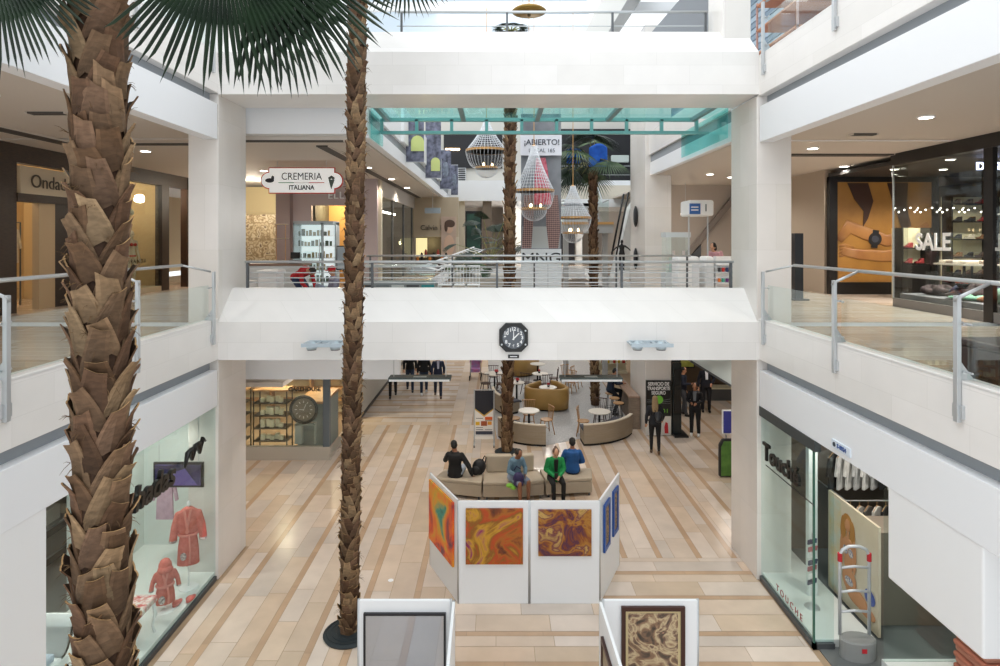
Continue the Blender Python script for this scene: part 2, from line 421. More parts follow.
# far ends of everything
farw = mat('far_wall', '#b7aea4', .7)
plate('wall_far', -14, 17, 40, 40.3, 0, 8.3, farw)
plate('wall_upper_outer_left', -16.2, -16, 1.5, 33, 4.6, 9.4, warmwall)
plate('wall_upper_outer_right', 17, 17.2, 1.5, 33, 4.6, 9.4, mat('dim_shop_wall','#6a5c4c',.8))
plate('wall_ground_far_right', 6.3, 12, 23.6, 23.8, 0, 3.7, mat('dark_lobby_wall','#4a3c2e',.35))
plate('wall_ground_outer_left', -14.2, -14, 12, 40, 0, 4, warmwall)

# ---- glass balustrades of the near balconies ----
def balustrade(sgn, X, dz, label, ys=(3.9, 6.17, 8.42, 10.68), top_end=True):
    t = thing('glass_balustrade', label, 'railing', (X, 6.5, 4.72+dz), 'glass balustrades along the balcony edges')
    o = lambda d: X+sgn*d
    b = MB(); b.cyl((o(.32), 1.6, 5.75+dz), (o(.32), 10.25, 5.75+dz), .025, n=12); b.tube([(o(.32),10.25,5.75+dz),(o(.02),10.66,5.62+dz)], .018, 8); b.build('handrail', steel, t, smooth=True)
    for y in ys:
        b = MB(); b.box(o(-.05), o(-.005), y-.03, y+.03, 4.32+dz, 5.62+dz); b.box(o(-.03), o(.02), y-.07, y+.07, 4.36+dz, 4.5+dz)
        b.prism([(o(-.02),y-.006,4.72+dz),(o(.14),y-.006,4.76+dz),(o(-.02),y-.006,4.98+dz)], (0,.012,0)); po = b.build('post', steel, t, bevel=.004)
        if y < 10:
            b = MB(); b.tube([(o(-.05),y,5.58+dz),(o(.32),y,5.75+dz)], .02, 8); b.tube([(o(-.06),y-.06,5.62+dz),(o(-.06),y,5.56+dz)], .012, 6); b.build('bracket_arm', steel, po, smooth=True)
        for z in (4.84, 5.33): b = MB(); b.cyl((o(-.03),y-.1,z+dz), (o(.12),y+.12,z+dz), .009, n=6); b.cyl((o(.03),y-.13,z+dz), (o(.03),y+.13,z+dz), .012, n=6); b.build('glass_clamp', steel, po)
    e = [1.6]+list(ys)
    for a, c in zip(e[:-1], e[1:]):
        b = MB(); b.box(o(.045), o(.057), a+.06, c-.04, 4.77+dz, 5.38+dz); b.build('glass_panel', railglass, t)
    return t
balustrade(-1, LX, 0, 'glass and steel balustrade along the left balcony, crossed by the nearest palm trunk')
balustrade(1, RX, 0, 'glass and steel balustrade along the right balcony, before the dark SALE shop')
balustrade(-1, LX, 4.84, 'balustrade of the topmost left balcony, only its brackets seen among the palm fronds')
balustrade(1, RX, 4.8, 'balustrade of the topmost right balcony in the upper right corner')
# ---- steel railings of the bridge ----
def bar_rail(x0, x1, Y, zt, zs, posts, label, zb, arm=False):
    t = thing('steel_railing', label, 'railing', ((x0+x1)/2, Y, zb))
    b = MB(); b.cyl((x0,Y,zt),(x1,Y,zt), .026, n=10); b.build('handrail', steel, t, smooth=True)
    b = MB()
    for z in zs: b.cyl((x0,Y+.03,z),(x1,Y+.03,z), .010, n=6)
    b.build('rail_bars', steel, t)
    for x in posts:
        b = MB(); b.box(x-.02, x+.02, Y-.03, Y+.03, zb, zt-.02); b.build('post', darksteel, t)
    return t
bar_rail(-4.85, 4.55, 11.55, 5.76, (5.66, 5.55, 5.45, 5.36), (-4.8, -2.4, 0.0, 2.4, 4.5), 'steel railing with thin horizontal bars on top of the white bridge beam', 5.26)
bar_rail(-3.5, 5.2, 16.1, 5.75, (5.55, 5.35, 5.15, 4.95, 4.75), (-3.4, -1.2, 1.0, 3.2, 5.1), 'second railing on the far side of the bridge walkway', 4.6)
bar_rail(-2.0, 4.2, 11.95, 10.72, (10.45, 10.2), (-1.9, .2, 2.3, 4.15), 'thin railing above the topmost white beam', 10.1)
# teal glazed canopy behind the upper beam
t = thing('teal_glass_canopy', 'teal framed glass canopy tucked behind the upper white beam', 'canopy', (1, 12.8, 8.8))
teal = mat('teal_frame', '#79b0ae', .35, .1)
b = MB(); b.box(-2.6, 4.75, 12.1, 13.62, 8.93, 8.95); b.build('glass_roof', tealglass, t)
b = MB(); b.box(-2.6, 4.5, 13.48, 13.58, 8.56, 8.63); b.box(-2.6, 4.5, 13.5, 13.6, 8.85, 8.93); b.box(-2.6,4.75,13.42,13.46,8.55,8.60)
for i in range(10):
    x = -2.6+7.1*i/9; b.box(x-.035, x+.035, 13.5, 13.58, 8.6, 8.9)
b.build('end_frame', teal, t, bevel=.004)
for x in (-2.45, -.75, .9, 2.5, 4.4): b = MB(); b.box(x-.05, x+.05, 12.06, 13.5, 8.84, 8.92); b.build('rafter', mat('grey_teal_rafter', '#7d9496', .4, .1), t)
b = MB(); b.box(-2.62,-2.58,12.45,13.6,8.3,8.93); b.build('side_glass', tealglass, t); b = MB(); b.box(4.76,4.79,12.45,15.5,8.3,8.93); b.build('side_glass', tealglass, t)
# ================= PALMS =================
bark = attr_mat('palm_bark', .75, .2, noise=.30, nscale=14, stretch=(1,1,2.5))
bark.node_tree.nodes['Principled BSDF'].inputs['Roughness'].default_value = .7
leafm = mat('palm_leaf', '#20351f', .5, c2='#142216', scale=4)
leaf2 = mat('palm_leaf_pale', '#5c7350', .45, c2='#31472c', scale=3)
petm = mat('palm_stalk', '#8a8a52', .5)
fibm = mat('palm_fibre', '#5b4630', .9)
def trunk_mesh(path, r, step, per, size, rnd, fine=True, topslim=None):
    """path(z)->(x,y); criss-cross old leaf bases cover the core"""
    mb = MB(); z0, z1 = path[0][2], path[-1][2]
    def at(z):
        for a, b in zip(path[:-1], path[1:]):
            if a[2] <= z <= b[2]:
                t = (z-a[2])/(b[2]-a[2]); return a[0]+(b[0]-a[0])*t, a[1]+(b[1]-a[1])*t
        return path[-1][0], path[-1][1]
    n = 14; zs = []; z = z0
    while z < z1: zs.append(z); z += .12
    zs.append(z1); vs = []
    for z in zs:
        cx, cy = at(z)
        for i in range(n):
            t = 2*math.pi*i/n; rr = r*(.96+rnd.random()*.06); vs.append((cx+math.cos(t)*rr, cy+math.sin(t)*rr, z))
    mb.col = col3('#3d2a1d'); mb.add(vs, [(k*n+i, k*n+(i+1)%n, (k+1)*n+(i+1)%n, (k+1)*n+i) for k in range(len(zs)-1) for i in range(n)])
    k = 0; z = z0+.01
    cols = ['#755c46', '#836950', '#614935', '#917659', '#6f5641', '#9a8062', '#6a4f3c', '#775c48', '#5a4230']
    NU, NV = (7, 6) if fine else (5, 4)
    while z < z1-size:
        cx, cy = at(z)
        for j in range(per):
            a0 = 2*math.pi*(j+.5*(k % 2)+.12*k)/per+rnd.uniform(-.10,.10); L = size*rnd.uniform(.85,1.25); lean = (1 if (j+k) % 2 else -1)*rnd.uniform(.15,.55); flare = rnd.uniform(.14,.60)
            base = Vector(col3(rnd.choice(cols)))*rnd.uniform(.72,1.1); W = (2*math.pi*(r+.02)/per)*rnd.uniform(.60,.78)
            zz = z+rnd.uniform(-.2,.2)*step; tipcut = rnd.uniform(-.12,.12)
            def fn(u, v, inner=False):
                s_ = 2*u-1; w_ = W*(1.0-.72*v**1.25+.05*(v > .93))
                ang = a0+(s_*w_)/(r+.03)+lean*v*L*.8/(r+.05)
                out = r*.98+.012+.045*v*size/.3+flare*size*max(0, v-.55)**2*2.0-(.02*s_*s_*(1-.4*v)) - (.03*size/.3*(1-abs(s_))*max(0,v-.5)*1.6) + .014*max(0,1-3*abs(s_))*(1-v)
                if inner: out -= .012+.012*(1-v)
                hz = zz-(.10*size/.3)*(abs(s_) < .34)*0+ L*v-.07*L*(s_*s_)*(1-v)+.05*L*abs(s_)*v*v+tipcut*v*s_*L - (.28*L*(abs(s_))*(1-v))
                return (cx+math.cos(ang)*out, cy+math.sin(ang)*out, hz)
            bi = len(mb.v)
            outer = [fn(i/(NU-1), q/(NV-1)) for q in range(NV) for i in range(NU)]
            inner = [fn(i/(NU-1), q/(NV-1), True) for q in range(NV) for i in range(NU)]
            M_ = NU*NV
            for q in range(NV-1):
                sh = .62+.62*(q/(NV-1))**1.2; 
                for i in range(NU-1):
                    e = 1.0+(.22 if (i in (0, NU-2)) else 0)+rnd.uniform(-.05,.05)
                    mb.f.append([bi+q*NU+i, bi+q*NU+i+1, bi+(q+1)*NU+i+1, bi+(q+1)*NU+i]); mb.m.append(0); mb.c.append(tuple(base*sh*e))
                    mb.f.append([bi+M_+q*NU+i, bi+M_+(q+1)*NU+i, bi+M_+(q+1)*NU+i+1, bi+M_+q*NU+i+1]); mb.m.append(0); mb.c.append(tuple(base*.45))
            tipc = tuple(Vector(col3('#b89468'))*rnd.uniform(.8,1.1))
            for i in range(NU-1):
                q = (NV-1)*NU; mb.f.append([bi+q+i, bi+q+i+1, bi+M_+q+i+1, bi+M_+q+i]); mb.m.append(0); mb.c.append(tipc)
            for q in range(NV-1):
                for i, fl_ in ((0, 1), (NU-1, 0)):
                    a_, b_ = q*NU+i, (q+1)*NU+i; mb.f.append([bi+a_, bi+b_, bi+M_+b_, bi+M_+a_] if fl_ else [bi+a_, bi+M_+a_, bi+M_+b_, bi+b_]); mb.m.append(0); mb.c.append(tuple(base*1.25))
            mb.v += outer+inner
            if fine and rnd.random() < .35:      # loose fibres
                mb.col = col3('#6a5238')
                for q in range(4):
                    aa = a0+rnd.uniform(-.4,.4); p = Vector((cx+math.cos(aa)*(r+.03), cy+math.sin(aa)*(r+.03), zz+L*.5)); d = Vector((math.cos(aa), math.sin(aa), rnd.uniform(-1.2,.6)))*rnd.uniform(.04,.09)
                    mb.tube([p, p+d*.6+Vector((0,0,.01)), p+d], [.003,.002,.001], 3)
        z += step; k += 1
    return mb
def fan_leaf(mb, c, d, nrm, rad, nseg=44, spread=250, droop=.18, rnd=random, web=.42):
    c = Vector(c); d = Vector(d).normalized(); nrm = Vector(nrm); nrm = (nrm-d*nrm.dot(d)).normalized(); s_ = d.cross(nrm)
    def pt(th, r, lift=0):
        p = c+(d*math.cos(th)+s_*math.sin(th))*r+nrm*lift
        q = r/rad; p.z -= droop*rad*q*q*(.6+.4*abs(nrm.z)); return p
    st = R(spread)/nseg
    for i in range(nseg):
        th = -R(spread)/2+(i+.5)*st; L = rad*(.82+.18*math.cos(th*.55))*rnd.uniform(.93,1.04); lean = rnd.uniform(-.03,.03)
        w = .012*rad
        a = pt(th, .02*rad); 
        r1 = rad*web; rm = rad*(web+.28)
        v = [pt(th, .03*rad), pt(th-st*.5, r1, -.010*rad), pt(th, r1, .012*rad), pt(th+st*.5, r1, -.010*rad),
             pt(th-st*.22+lean*.5, rm, -.008*rad), pt(th+lean*.5, rm, .006*rad), pt(th+st*.22+lean*.5, rm, -.008*rad), pt(th+lean, L)]
        mb.add(v, [(0,1,2),(0,2,3),(1,4,5,2),(2,5,6,3),(4,7,5),(5,7,6)])
def frond(parent, crown, c, d, nrm, rad, m=leafm, rnd=random, **k):
    mb = MB(); fan_leaf(mb, c, d, nrm, rad, rnd=rnd, **k); lf = mb.build('frond', m, parent, solid=.0)
    mb = MB(); cr = Vector(crown); c = Vector(c); mid = (cr+c)/2+Vector((0,0,.12*(c-cr).length)); mb.tube([cr, mid, c, c+Vector(d).normalized()*rad*.15], [.03,.02,.014,.006], 6); mb.build('stalk', petm, lf, smooth=True)
    return lf
rp = random.Random(11)
# nearest palm
p1 = thing('palm_tree', 'nearest palm trunk with thick peeling brown leaf bases, rising the full height at the left', 'palm tree', (-3.06, 4.62, 0))
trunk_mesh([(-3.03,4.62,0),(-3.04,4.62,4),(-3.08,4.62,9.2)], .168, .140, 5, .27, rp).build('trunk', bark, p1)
cr1 = (-3.08, 4.62, 9.2)
for c, d, n, rad, sp in (
    ((-2.03,4.42,8.45), (.52,.05,-1), (.12,-1,.25), 1.12, 150),
    ((-1.72,4.50,8.42), (.75,.1,-.75), (-.2,-1,.1), 1.08, 130),
    ((-3.62,4.30,8.30), (-.25,-.1,-1), (.1,-1,.3), .92, 170),
    ((-4.2,4.9,9.0), (-1,.2,-.3), (.2,-.3,1), 1.0, 230),
    ((-3.2,5.9,9.3), (0,1,-.2), (0,.3,1), 1.0, 230), ((-2.9,3.3,9.4), (.1,-1,-.2), (0,-.3,1), 1.0, 230),
    ((-3.6,5.4,10.1), (-.4,.6,.8), (.6,-.5,.6), 1.0, 230), ((-2.4,4.9,10.2), (.5,.3,.8), (-.6,-.5,.6), 1.0, 230)):
    frond(p1, cr1, c, d, n, rad, rnd=rp, spread=sp, nseg=int(sp/3.2), droop=.12, web=.58)
# second palm
p2 = thing('palm_tree', 'tall slim palm trunk standing in a black round mat, left of the art panels', 'palm tree', (-2.33, 9.44, 0))
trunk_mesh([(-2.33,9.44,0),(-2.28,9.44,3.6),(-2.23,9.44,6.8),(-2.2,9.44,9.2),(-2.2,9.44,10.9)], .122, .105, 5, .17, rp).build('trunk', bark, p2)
cr2 = (-2.2, 9.44, 10.9)
for c, d, n, rad, sp in (((-1.42,9.2,10.55), (.35,-.1,-1), (0,-1,.3), 1.0, 130), ((-1.75,9.0,10.9), (.1,-.3,-1), (.2,-1,.3), 1.0, 150),
    ((-3.2,9.2,11.1), (-1,0,-.4), (0,-.4,1), .95, 220), ((-2.2,10.4,11.3), (0,1,-.1), (0,.2,1), .95, 220), ((-1.3,9.9,11.7), (1,.3,.3), (-.3,0,1), .95, 220), ((-2.7,9.0,12), (-.3,-.3,1), (.3,-.6,.3), .95, 220)):
    frond(p2, cr2, c, d, n, rad, rnd=rp, spread=sp, nseg=int(sp/5), droop=.12, web=.5)
def mat_disc(loc, r, label):
    b = MB(); b.lathe(loc, [(.12,.0),(r,.0),(r+.01,.02),(r-.03,.045),(.16,.05)], 36)
    for k in range(3): b.tube([(loc[0]+math.cos(a)*(r-.05-.07*k), loc[1]+math.sin(a)*(r-.05-.07*k), .05) for a in [2*math.pi*i/40 for i in range(40)]], .006, 5, True)
    tag(b.build('base_mat', mat('black_rubber','#202a2e',.65, bump=.4, bscale=90), smooth=False), label, 'mat')
mat_disc((-2.33, 9.44, 0), .385, 'black round mat around the foot of the slim palm left of the art panels')
mat_disc((.28, 17.45, 0), .34, 'black round mat around the palm foot behind the beige sofa')
# third and fourth palms, in the far void
p3_ = thing('palm_tree', 'palm trunk rising behind the beige sofa and past the clock to the top beam', 'palm tree', (.28, 17.45, 0))
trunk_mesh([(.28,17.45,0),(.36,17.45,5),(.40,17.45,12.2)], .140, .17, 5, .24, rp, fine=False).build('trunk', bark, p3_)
for i in range(9):
    a = 2*math.pi*i/9; d = (math.cos(a), math.sin(a), .25); frond(p3_, (.4,17.45,12.2), (.4+d[0]*.25,17.45+d[1]*.25,12.33), d, (-d[0]*.4,-d[1]*.4,1), .38, rnd=rp, spread=170, nseg=20, droop=.4)
p4_ = thing('palm_tree', 'palm with a full green crown in the far void, right of the fishnet legs banner', 'palm tree', (3.66, 22.4, 0))
trunk_mesh([(3.66,22.4,0),(3.6,22.4,5),(3.58,22.4,8.95)], .140, .18, 5, .24, rp, fine=False).build('trunk', bark, p4_)
for i in range(26):
    a = 2*math.pi*i*.382+.4
    shrt = .45 if math.cos(a) > .3 else 1.0
    el = rp.uniform(-.5,1.1); L = rp.uniform(.6,1.25)*shrt; dr = Vector((math.cos(a)*math.cos(el), math.sin(a)*math.cos(el), math.sin(el)))
    frond(p4_, (3.58,22.4,9.0), Vector((3.58,22.4,9.05))+dr*L, dr+Vector((0,0,-.25)), (-dr.x*.5,-dr.y*.5-.3,1-el*.4), rp.uniform(.8,1.1)*(.50 if shrt < 1 else 1), (leafm, leaf2)[i % 3 == 0], rnd=rp, spread=190, nseg=24, droop=.5)
# ================= PEOPLE =================
skin_t = {'a': mat('skin_tan','#b98566',.55), 'b': mat('skin_brown','#8d5f45',.55), 'c': mat('skin_light','#d2a284',.55)}
def fuse(mb, voxel, smooth=3):
    me = bpy.data.meshes.new('t'); me.from_pydata(mb.v, [], mb.f); o = bpy.data.objects.new('t', me); C.objects.link(o)
    md = o.modifiers.new('r', 'REMESH'); md.mode = 'VOXEL'; md.voxel_size = voxel
    ms = o.modifiers.new('s', 'SMOOTH'); ms.iterations = smooth; ms.factor = .5
    bpy.context.view_layer.update(); dg = bpy.context.evaluated_depsgraph_get()
    r = bpy.data.meshes.new_from_object(o.evaluated_get(dg)); bpy.data.objects.remove(o, do_unlink=True)
    r.polygons.foreach_set('use_smooth', [True]*len(r.polygons)); return r
def put(name, me, m, parent):
    me.name = name; me.materials.clear(); me.materials.append(m); o = bpy.data.objects.new(name, me); C.objects.link(o); o.parent = parent; return o
def limb(mb, pts, rs, n=12):
    for (a, b), (ra, rb) in zip(zip(pts[:-1], pts[1:]), zip(rs[:-1], rs[1:])):
        mb.cyl(a, b, ra, rb, n); mb.ell(a, ra, ra, ra, nu=10, nv=6)
    mb.ell(pts[-1], rs[-1], rs[-1], rs[-1], nu=10, nv=6)
def rings(mb, secs, right, n=16):
    """lofted trunk: (centre, half width, half depth, forward)"""
    vs = []; k = len(secs)
    for c, w_, d_, f in secs:
        for i in range(n):
            t = 2*math.pi*i/n; vs.append(Vector(c)+right*math.cos(t)*w_+f*math.sin(t)*d_)
    mb.add(vs, [(a*n+i, a*n+(i+1)%n, (a+1)*n+(i+1)%n, (a+1)*n+i) for a in range(k-1) for i in range(n)]+[tuple(range(n-1,-1,-1)), tuple(range((k-1)*n,k*n))])
STAND = dict(pelvis=(0,0,.95), chest=(0,0,1.30), neck=(0,.0,1.455), head=(0,-.02,1.575), shL=(.165,0,1.355), shR=(-.165,0,1.355), elL=(.235,.03,1.12), elR=(-.235,.03,1.12),
    wrL=(.25,-.04,.87), wrR=(-.25,-.04,.87), hiL=(.09,0,.92), hiR=(-.09,0,.92), knL=(.10,-.02,.50), knR=(-.10,-.02,.50), anL=(.11,.03,.09), anR=(-.11,.03,.09))
SIT = dict(STAND, pelvis=(0,0,.10), chest=(0,.02,.46), neck=(0,0,.62), head=(0,-.03,.74), shL=(.165,.01,.52), shR=(-.165,.01,.52), elL=(.22,-.03,.28), elR=(-.22,-.03,.28), wrL=(.08,-.26,.17), wrR=(-.08,-.26,.17),
    hiL=(.10,0,.09), hiR=(-.10,0,.09), knL=(.12,-.45,.08), knR=(-.12,-.45,.08), anL=(.11,-.46,-.33), anR=(-.11,-.46,-.33))
def person(label, loc, rot, pose=None, base=STAND, skin='a', hair='#241a14', top='#222222', bottom='#1c1f26', shoes='#181818', hairstyle='short', scale=1.0, sleeves='long', legs='trousers', bulk=1.0, topname='jacket', shoulder_w=1.0, group=None, female=False, hem=.0, shirt=None):
    J = dict(base); J.update(pose or {}); J = {k: Vector(v) for k, v in J.items()}
    root = thing('person', label, 'person', (0,0,0), group)
    sk = skin_t[skin]; F = Vector((0,-1,0)); X = Vector((1,0,0))
    up = (J['neck']-J['pelvis']).normalized(); right = (J['shL']-J['shR']).normalized(); fwd = right.cross(up).normalized()
    if fwd.dot(J.get('face', F)) < 0 and False: fwd = -fwd
    fwd = -(up.cross(right)).normalized() if (up.cross(right)).dot(Vector((0,-1,0))) < 0 and base is not None else up.cross(right).normalized()
    hd = (J['head']-J['neck']).normalized(); look = Vector(J.get('look', fwd)).normalized(); hr = look.cross(hd).normalized() if look.cross(hd).length > .1 else right; hf = hd.cross(hr).normalized()
    if hf.dot(look) < 0: hf = -hf
    HM = Matrix((hr, hf, hd)).transposed()        # head frame: x side, y forward, z up
    fem = .9 if female else 1.0
    b = MB()
    pe, ch, ne, he = J['pelvis'], J['chest'], J['neck'], J['head']
    waist = pe.lerp(ch, .55)
    sw = (J['shL']-J['shR']).length/2
    def trunk_(mb, g=0.0, top_only=False, bot=0.0):
        secs = [(pe-up*(.08+bot), .150+g, .105+g, fwd), (pe+up*.02, .160+g, .115+g, fwd), (waist, (.125*fem+g), .090+g, fwd), (ch, .155*fem+g, .115+g, fwd), (ch+up*.08, sw*.86+g, .105+g, fwd), (ne-up*.055, sw*.62+g, .075+g, fwd), (ne-up*.01, .062+g, .058+g, fwd)]
        rings(mb, secs, right)
    trunk_(b)
    limb(b, [ne-up*.06, ne+hd*.07], [.056,.052])
    # head with jaw, nose, ears
    b.ell(he+hd*.02, .074,.092,.105, HM, 16, 12); b.ell(he-hd*.055+hf*.022, .052,.06,.06, HM, 12, 8)
    b.ell(he-hd*.018+hf*.098, .013,.018,.024, HM, 8, 6); b.ell(he-hd*.062+hf*.078, .022,.012,.010, HM, 8, 6)
    for s_ in (1,-1): b.ell(he+hr*.076*s_-hd*.012, .010,.018,.028, HM, 8, 6)
    for sd, q in (('L', 1), ('R', -1)):
        sh, el, wr = J['sh'+sd], J['el'+sd], J['wr'+sd]
        limb(b, [sh, sh.lerp(el,.5), el, el.lerp(wr,.4), wr], [.052,.045,.038,.036,.026])
        fd = (wr-el).normalized(); hand = J.get('hand'+sd, None); fd = Vector(hand).normalized() if hand else fd
        sv = fd.cross(fwd); sv = (sv if sv.length > .2 else fd.cross(X)).normalized(); nn = sv.cross(fd).normalized()
        b.ell(wr+fd*.045, .036,.050,.014, Matrix((sv, fd, nn)).transposed(), 10, 8)
        for i, (o_, L) in enumerate(((-.028,.062),(-.009,.074),(.010,.070),(.028,.054))):
            a0 = wr+fd*.080+sv*o_; a1 = a0+(fd+nn*.25*q*0+fwd*.22).normalized()*L*.5; a2 = a1+(fd+fwd*.6).normalized()*L*.5
            b.tube([a0-fd*.02, a0, a1, a2], [.0095,.0095,.0085,.0070], 6)
        ts = sv*(-.034 if (sv.dot(fwd) < 0) else .034); tq = wr+fd*.02+ts*.8
        b.tube([tq-ts*.5, tq, tq+ts*.6+fd*.022, tq+ts*.7+fd*.05], [.012,.011,.0095,.008], 6)
        hi, kn, an = J['hi'+sd], J['kn'+sd], J['an'+sd]
        limb(b, [hi, hi.lerp(kn,.5), kn, kn.lerp(an,.35), an], [.088*fem**.3,.074,.054,.052,.036])
        td = Vector(J.get('toe'+sd, (0,-1,0))).normalized()
        b.ell(an-Vector((0,0,.045))+td*.06, .038,.115,.035, Matrix((td.cross(Vector((0,0,1))), td, Vector((0,0,1)))).transposed(), 10, 8)
    bo = put('body', fuse(b, .0095), sk, root)
    # eyes and brows, mouth
    e = MB()
    for s_ in (1,-1): e.ell(he+hr*.031*s_+hf*.083+hd*.012, .012,.008,.006, HM, 8, 6)
    e.build('eyes', blackm, bo, smooth=True)
    e = MB(); e.ell(he-hd*.062+hf*.088, .020,.005,.005, HM, 8, 6); e.build('mouth', mat('lips','#8c4a42',.5), bo, smooth=True)
    if top is None: root.location = loc; root.rotation_euler = (0,0,R(rot)); root.scale = (scale,)*3; return root, J
    # upper garment
    g = .016*bulk
    b = MB(); secs_b = hem
    rings(b, [(pe-up*(.06+hem), .168+g, .120+g, fwd), (pe+up*.02, .165+g, .118+g, fwd), (waist, (.132*fem+g), .096+g, fwd), (ch, .160*fem+g, .118+g, fwd), (ch+up*.08, sw*.88+g, .108+g, fwd), (ne-up*.055, sw*.62+g, .078+g, fwd), (ne-up*.015, .066+g*.6, .062+g*.6, fwd)], right)
    for sd in 'LR':
        sh, el, wr = J['sh'+sd], J['el'+sd], J['wr'+sd]
        if sleeves == 'long': limb(b, [sh, sh.lerp(el,.5), el, el.lerp(wr,.5), wr-(wr-el)*.06], [.060*bulk**.6,.056*bulk**.6,.052*bulk**.6,.048*bulk**.6,.038])
        else: limb(b, [sh, sh.lerp(el,.65)], [.064,.058])
    put(topname, fuse(b, .013), top if not isinstance(top, str) else mat('cloth_'+top.strip('#'), top, .8, var=.25, scale=7), root)
    if shirt:
        b = MB(); b.prism([ne-up*.03+fwd*.085-right*.05, ne-up*.03+fwd*.085+right*.05, waist+fwd*(.108+g)+right*.035, waist+fwd*(.108+g)-right*.035], fwd*.045); b.build('shirt', mat('cloth_'+shirt.strip('#'), shirt, .8), root)
    # lower garment
    bm_ = mat('cloth_'+bottom.strip('#'), bottom, .8, var=.2, scale=6)
    if legs != 'none':
        b = MB(); rings(b, [(pe-up*.10, .155, .115, fwd), (pe+up*.04, .166, .12, fwd), (pe+up*.10, .150, .108, fwd)], right)
        for sd in 'LR':
            hi, kn, an = J['hi'+sd], J['kn'+sd], J['an'+sd]
            if legs == 'trousers': limb(b, [hi, hi.lerp(kn,.5), kn, kn.lerp(an,.4), an+(kn-an)*.05], [.098,.086,.066,.062,.054])
            elif legs == 'tight': limb(b, [hi, hi.lerp(kn,.5), kn, kn.lerp(an,.4), an+(kn-an)*.03], [.094,.080,.058,.056,.041])
            elif legs == 'skirt': limb(b, [hi, hi.lerp(kn,.5), kn-(kn-hi)*.12], [.100,.095,.085])
        put('skirt' if legs == 'skirt' else 'trousers', fuse(b, .014), bm_, root)
    for sd in 'LR':
        an = J['an'+sd]; td = Vector(J.get('toe'+sd, (0,-1,0))).normalized(); b = MB()
        Mx = Matrix((td.cross(Vector((0,0,1))), td, Vector((0,0,1)))).transposed()
        b.ell(an-Vector((0,0,.042))+td*.065, .046,.130,.044, Mx, 12, 8); b.ell(an-Vector((0,0,.015)), .046,.054,.05, Mx, 10, 8); b.ell(an-Vector((0,0,.07))+td*.055, .046,.128,.016, Mx, 12, 6)
        put('shoe', fuse(b, .010, 2), mat('leather_'+shoes.strip('#'), shoes, .5), root)
    # hair
    hm = mat('hair_'+hair.strip('#'), hair, .55, var=.35, scale=30, stretch=(4,4,1)); b = MB()
    b.ell(he+hd*.038-hf*.016, .083,.094,.086, HM, 14, 10); b.ell(he+hd*.004-hf*.042, .080,.068,.094, HM, 12, 8)
    if hairstyle == 'long':
        rings(b, [(he+hd*.0-hf*.035, .086,.070, hf), (he-hd*.10-hf*.055, .094,.052, hf), (he-hd*.22-hf*.075, .098,.042, hf), (he-hd*.34-hf*.085, .070,.028, hf)], hr, 12)
    if hairstyle == 'bob': rings(b, [(he+hd*.02-hf*.03, .090,.080, hf), (he-hd*.09-hf*.035, .094,.070, hf), (he-hd*.14-hf*.035, .080,.056, hf)], hr, 12)
    if hairstyle == 'bun': b.ell(he+hd*.10-hf*.08, .036,.036,.036)
    if hairstyle == 'ponytail': b.tube([he+hd*.05-hf*.09, he-hf*.14, he-hd*.14-hf*.12], [.03,.035,.015], 8)
    if hairstyle != 'cap': put('hair', fuse(b, .011, 2), hm, root)
    else:
        b = MB(); b.ell(he+hd*.045-hf*.006, .089,.102,.085, HM, 14, 10); b.prism([he+hd*.03+hf*.09-hr*.07, he+hd*.03+hf*.165-hr*.05, he+hd*.03+hf*.18, he+hd*.03+hf*.165+hr*.05, he+hd*.03+hf*.09+hr*.07], hd*.012)
        put('cap', fuse(b, .010, 2), mat('cloth_'+hair.strip('#'), hair, .8), root)
    root.location = loc; root.rotation_euler = (0,0,R(rot)); root.scale = (scale,)*3
    return root, J
SEAT = .43
def seated(*a, **k): k.setdefault('base', SIT); return person(*a, **k)
# seated on the beige sofa in the foreground
seated('person in black coat seated facing away at the left end of the beige sofa', (-1.02, 14.60, SEAT), 172,
       dict(wrR=(-.42,-.02,.03), elR=(-.34,.03,.28), wrL=(.10,-.16,.55), elL=(.27,-.12,.34), head=(.03,-.03,.745), look=(.2,-1,-.1)), top='#17181a', bottom='#aeb9c9', hair='#0f0e0e', bulk=1.35, hem=.04, skin='b')
seated('person in denim jacket leaning over a purple bag, seated mid-sofa', (.42, 14.38, SEAT), 28,
       dict(chest=(0,-.05,.44), neck=(0,-.13,.58), head=(0,-.20,.68), look=(0,-.8,-.6), shL=(.155,-.09,.49), shR=(-.155,-.09,.49), elL=(.23,-.12,.28), elR=(-.23,-.12,.28), wrL=(.10,-.33,.22), wrR=(-.10,-.33,.22)),
       top='#6f8fa3', bottom='#8d9bb0', legs='skirt', hair='#1a1412', hairstyle='ponytail', skin='b', female=True, shoes='#7a5a4a')
seated('person in bright green cardigan looking down at the phone, seated on the beige sofa', (1.38, 14.36, SEAT), 6,
       dict(chest=(0,-.02,.45), neck=(0,-.08,.60), head=(0,-.14,.705), look=(0,-.8,-.6), shL=(.16,-.04,.50), shR=(-.16,-.04,.50), wrL=(.05,-.30,.20), wrR=(-.05,-.30,.20)),
       top='#1f9a54', bottom='#131315', hair='#6b4c3a', hairstyle='bun', skin='c', female=True, legs='tight', hem=.02, bulk=1.2, shirt='#141414')
seated('person in royal blue shirt seated facing away beside the green cardigan', (1.86, 14.80, SEAT), 176,
       dict(head=(.0,-.04,.74), elR=(-.26,-.06,.28), elL=(.26,-.06,.28)), top='#1f5796', bottom='#23304a', hair='#15110f', skin='b', bulk=1.3, topname='shirt')
b = MB(); b.ell((.50,14.02,.60), .13,.10,.15); b.ell((.50,14.0,.50), .12,.10,.10); b.tube([(.40,14.06,.78),(.46,14.10,.86),(.56,14.08,.80)], .012, 6)
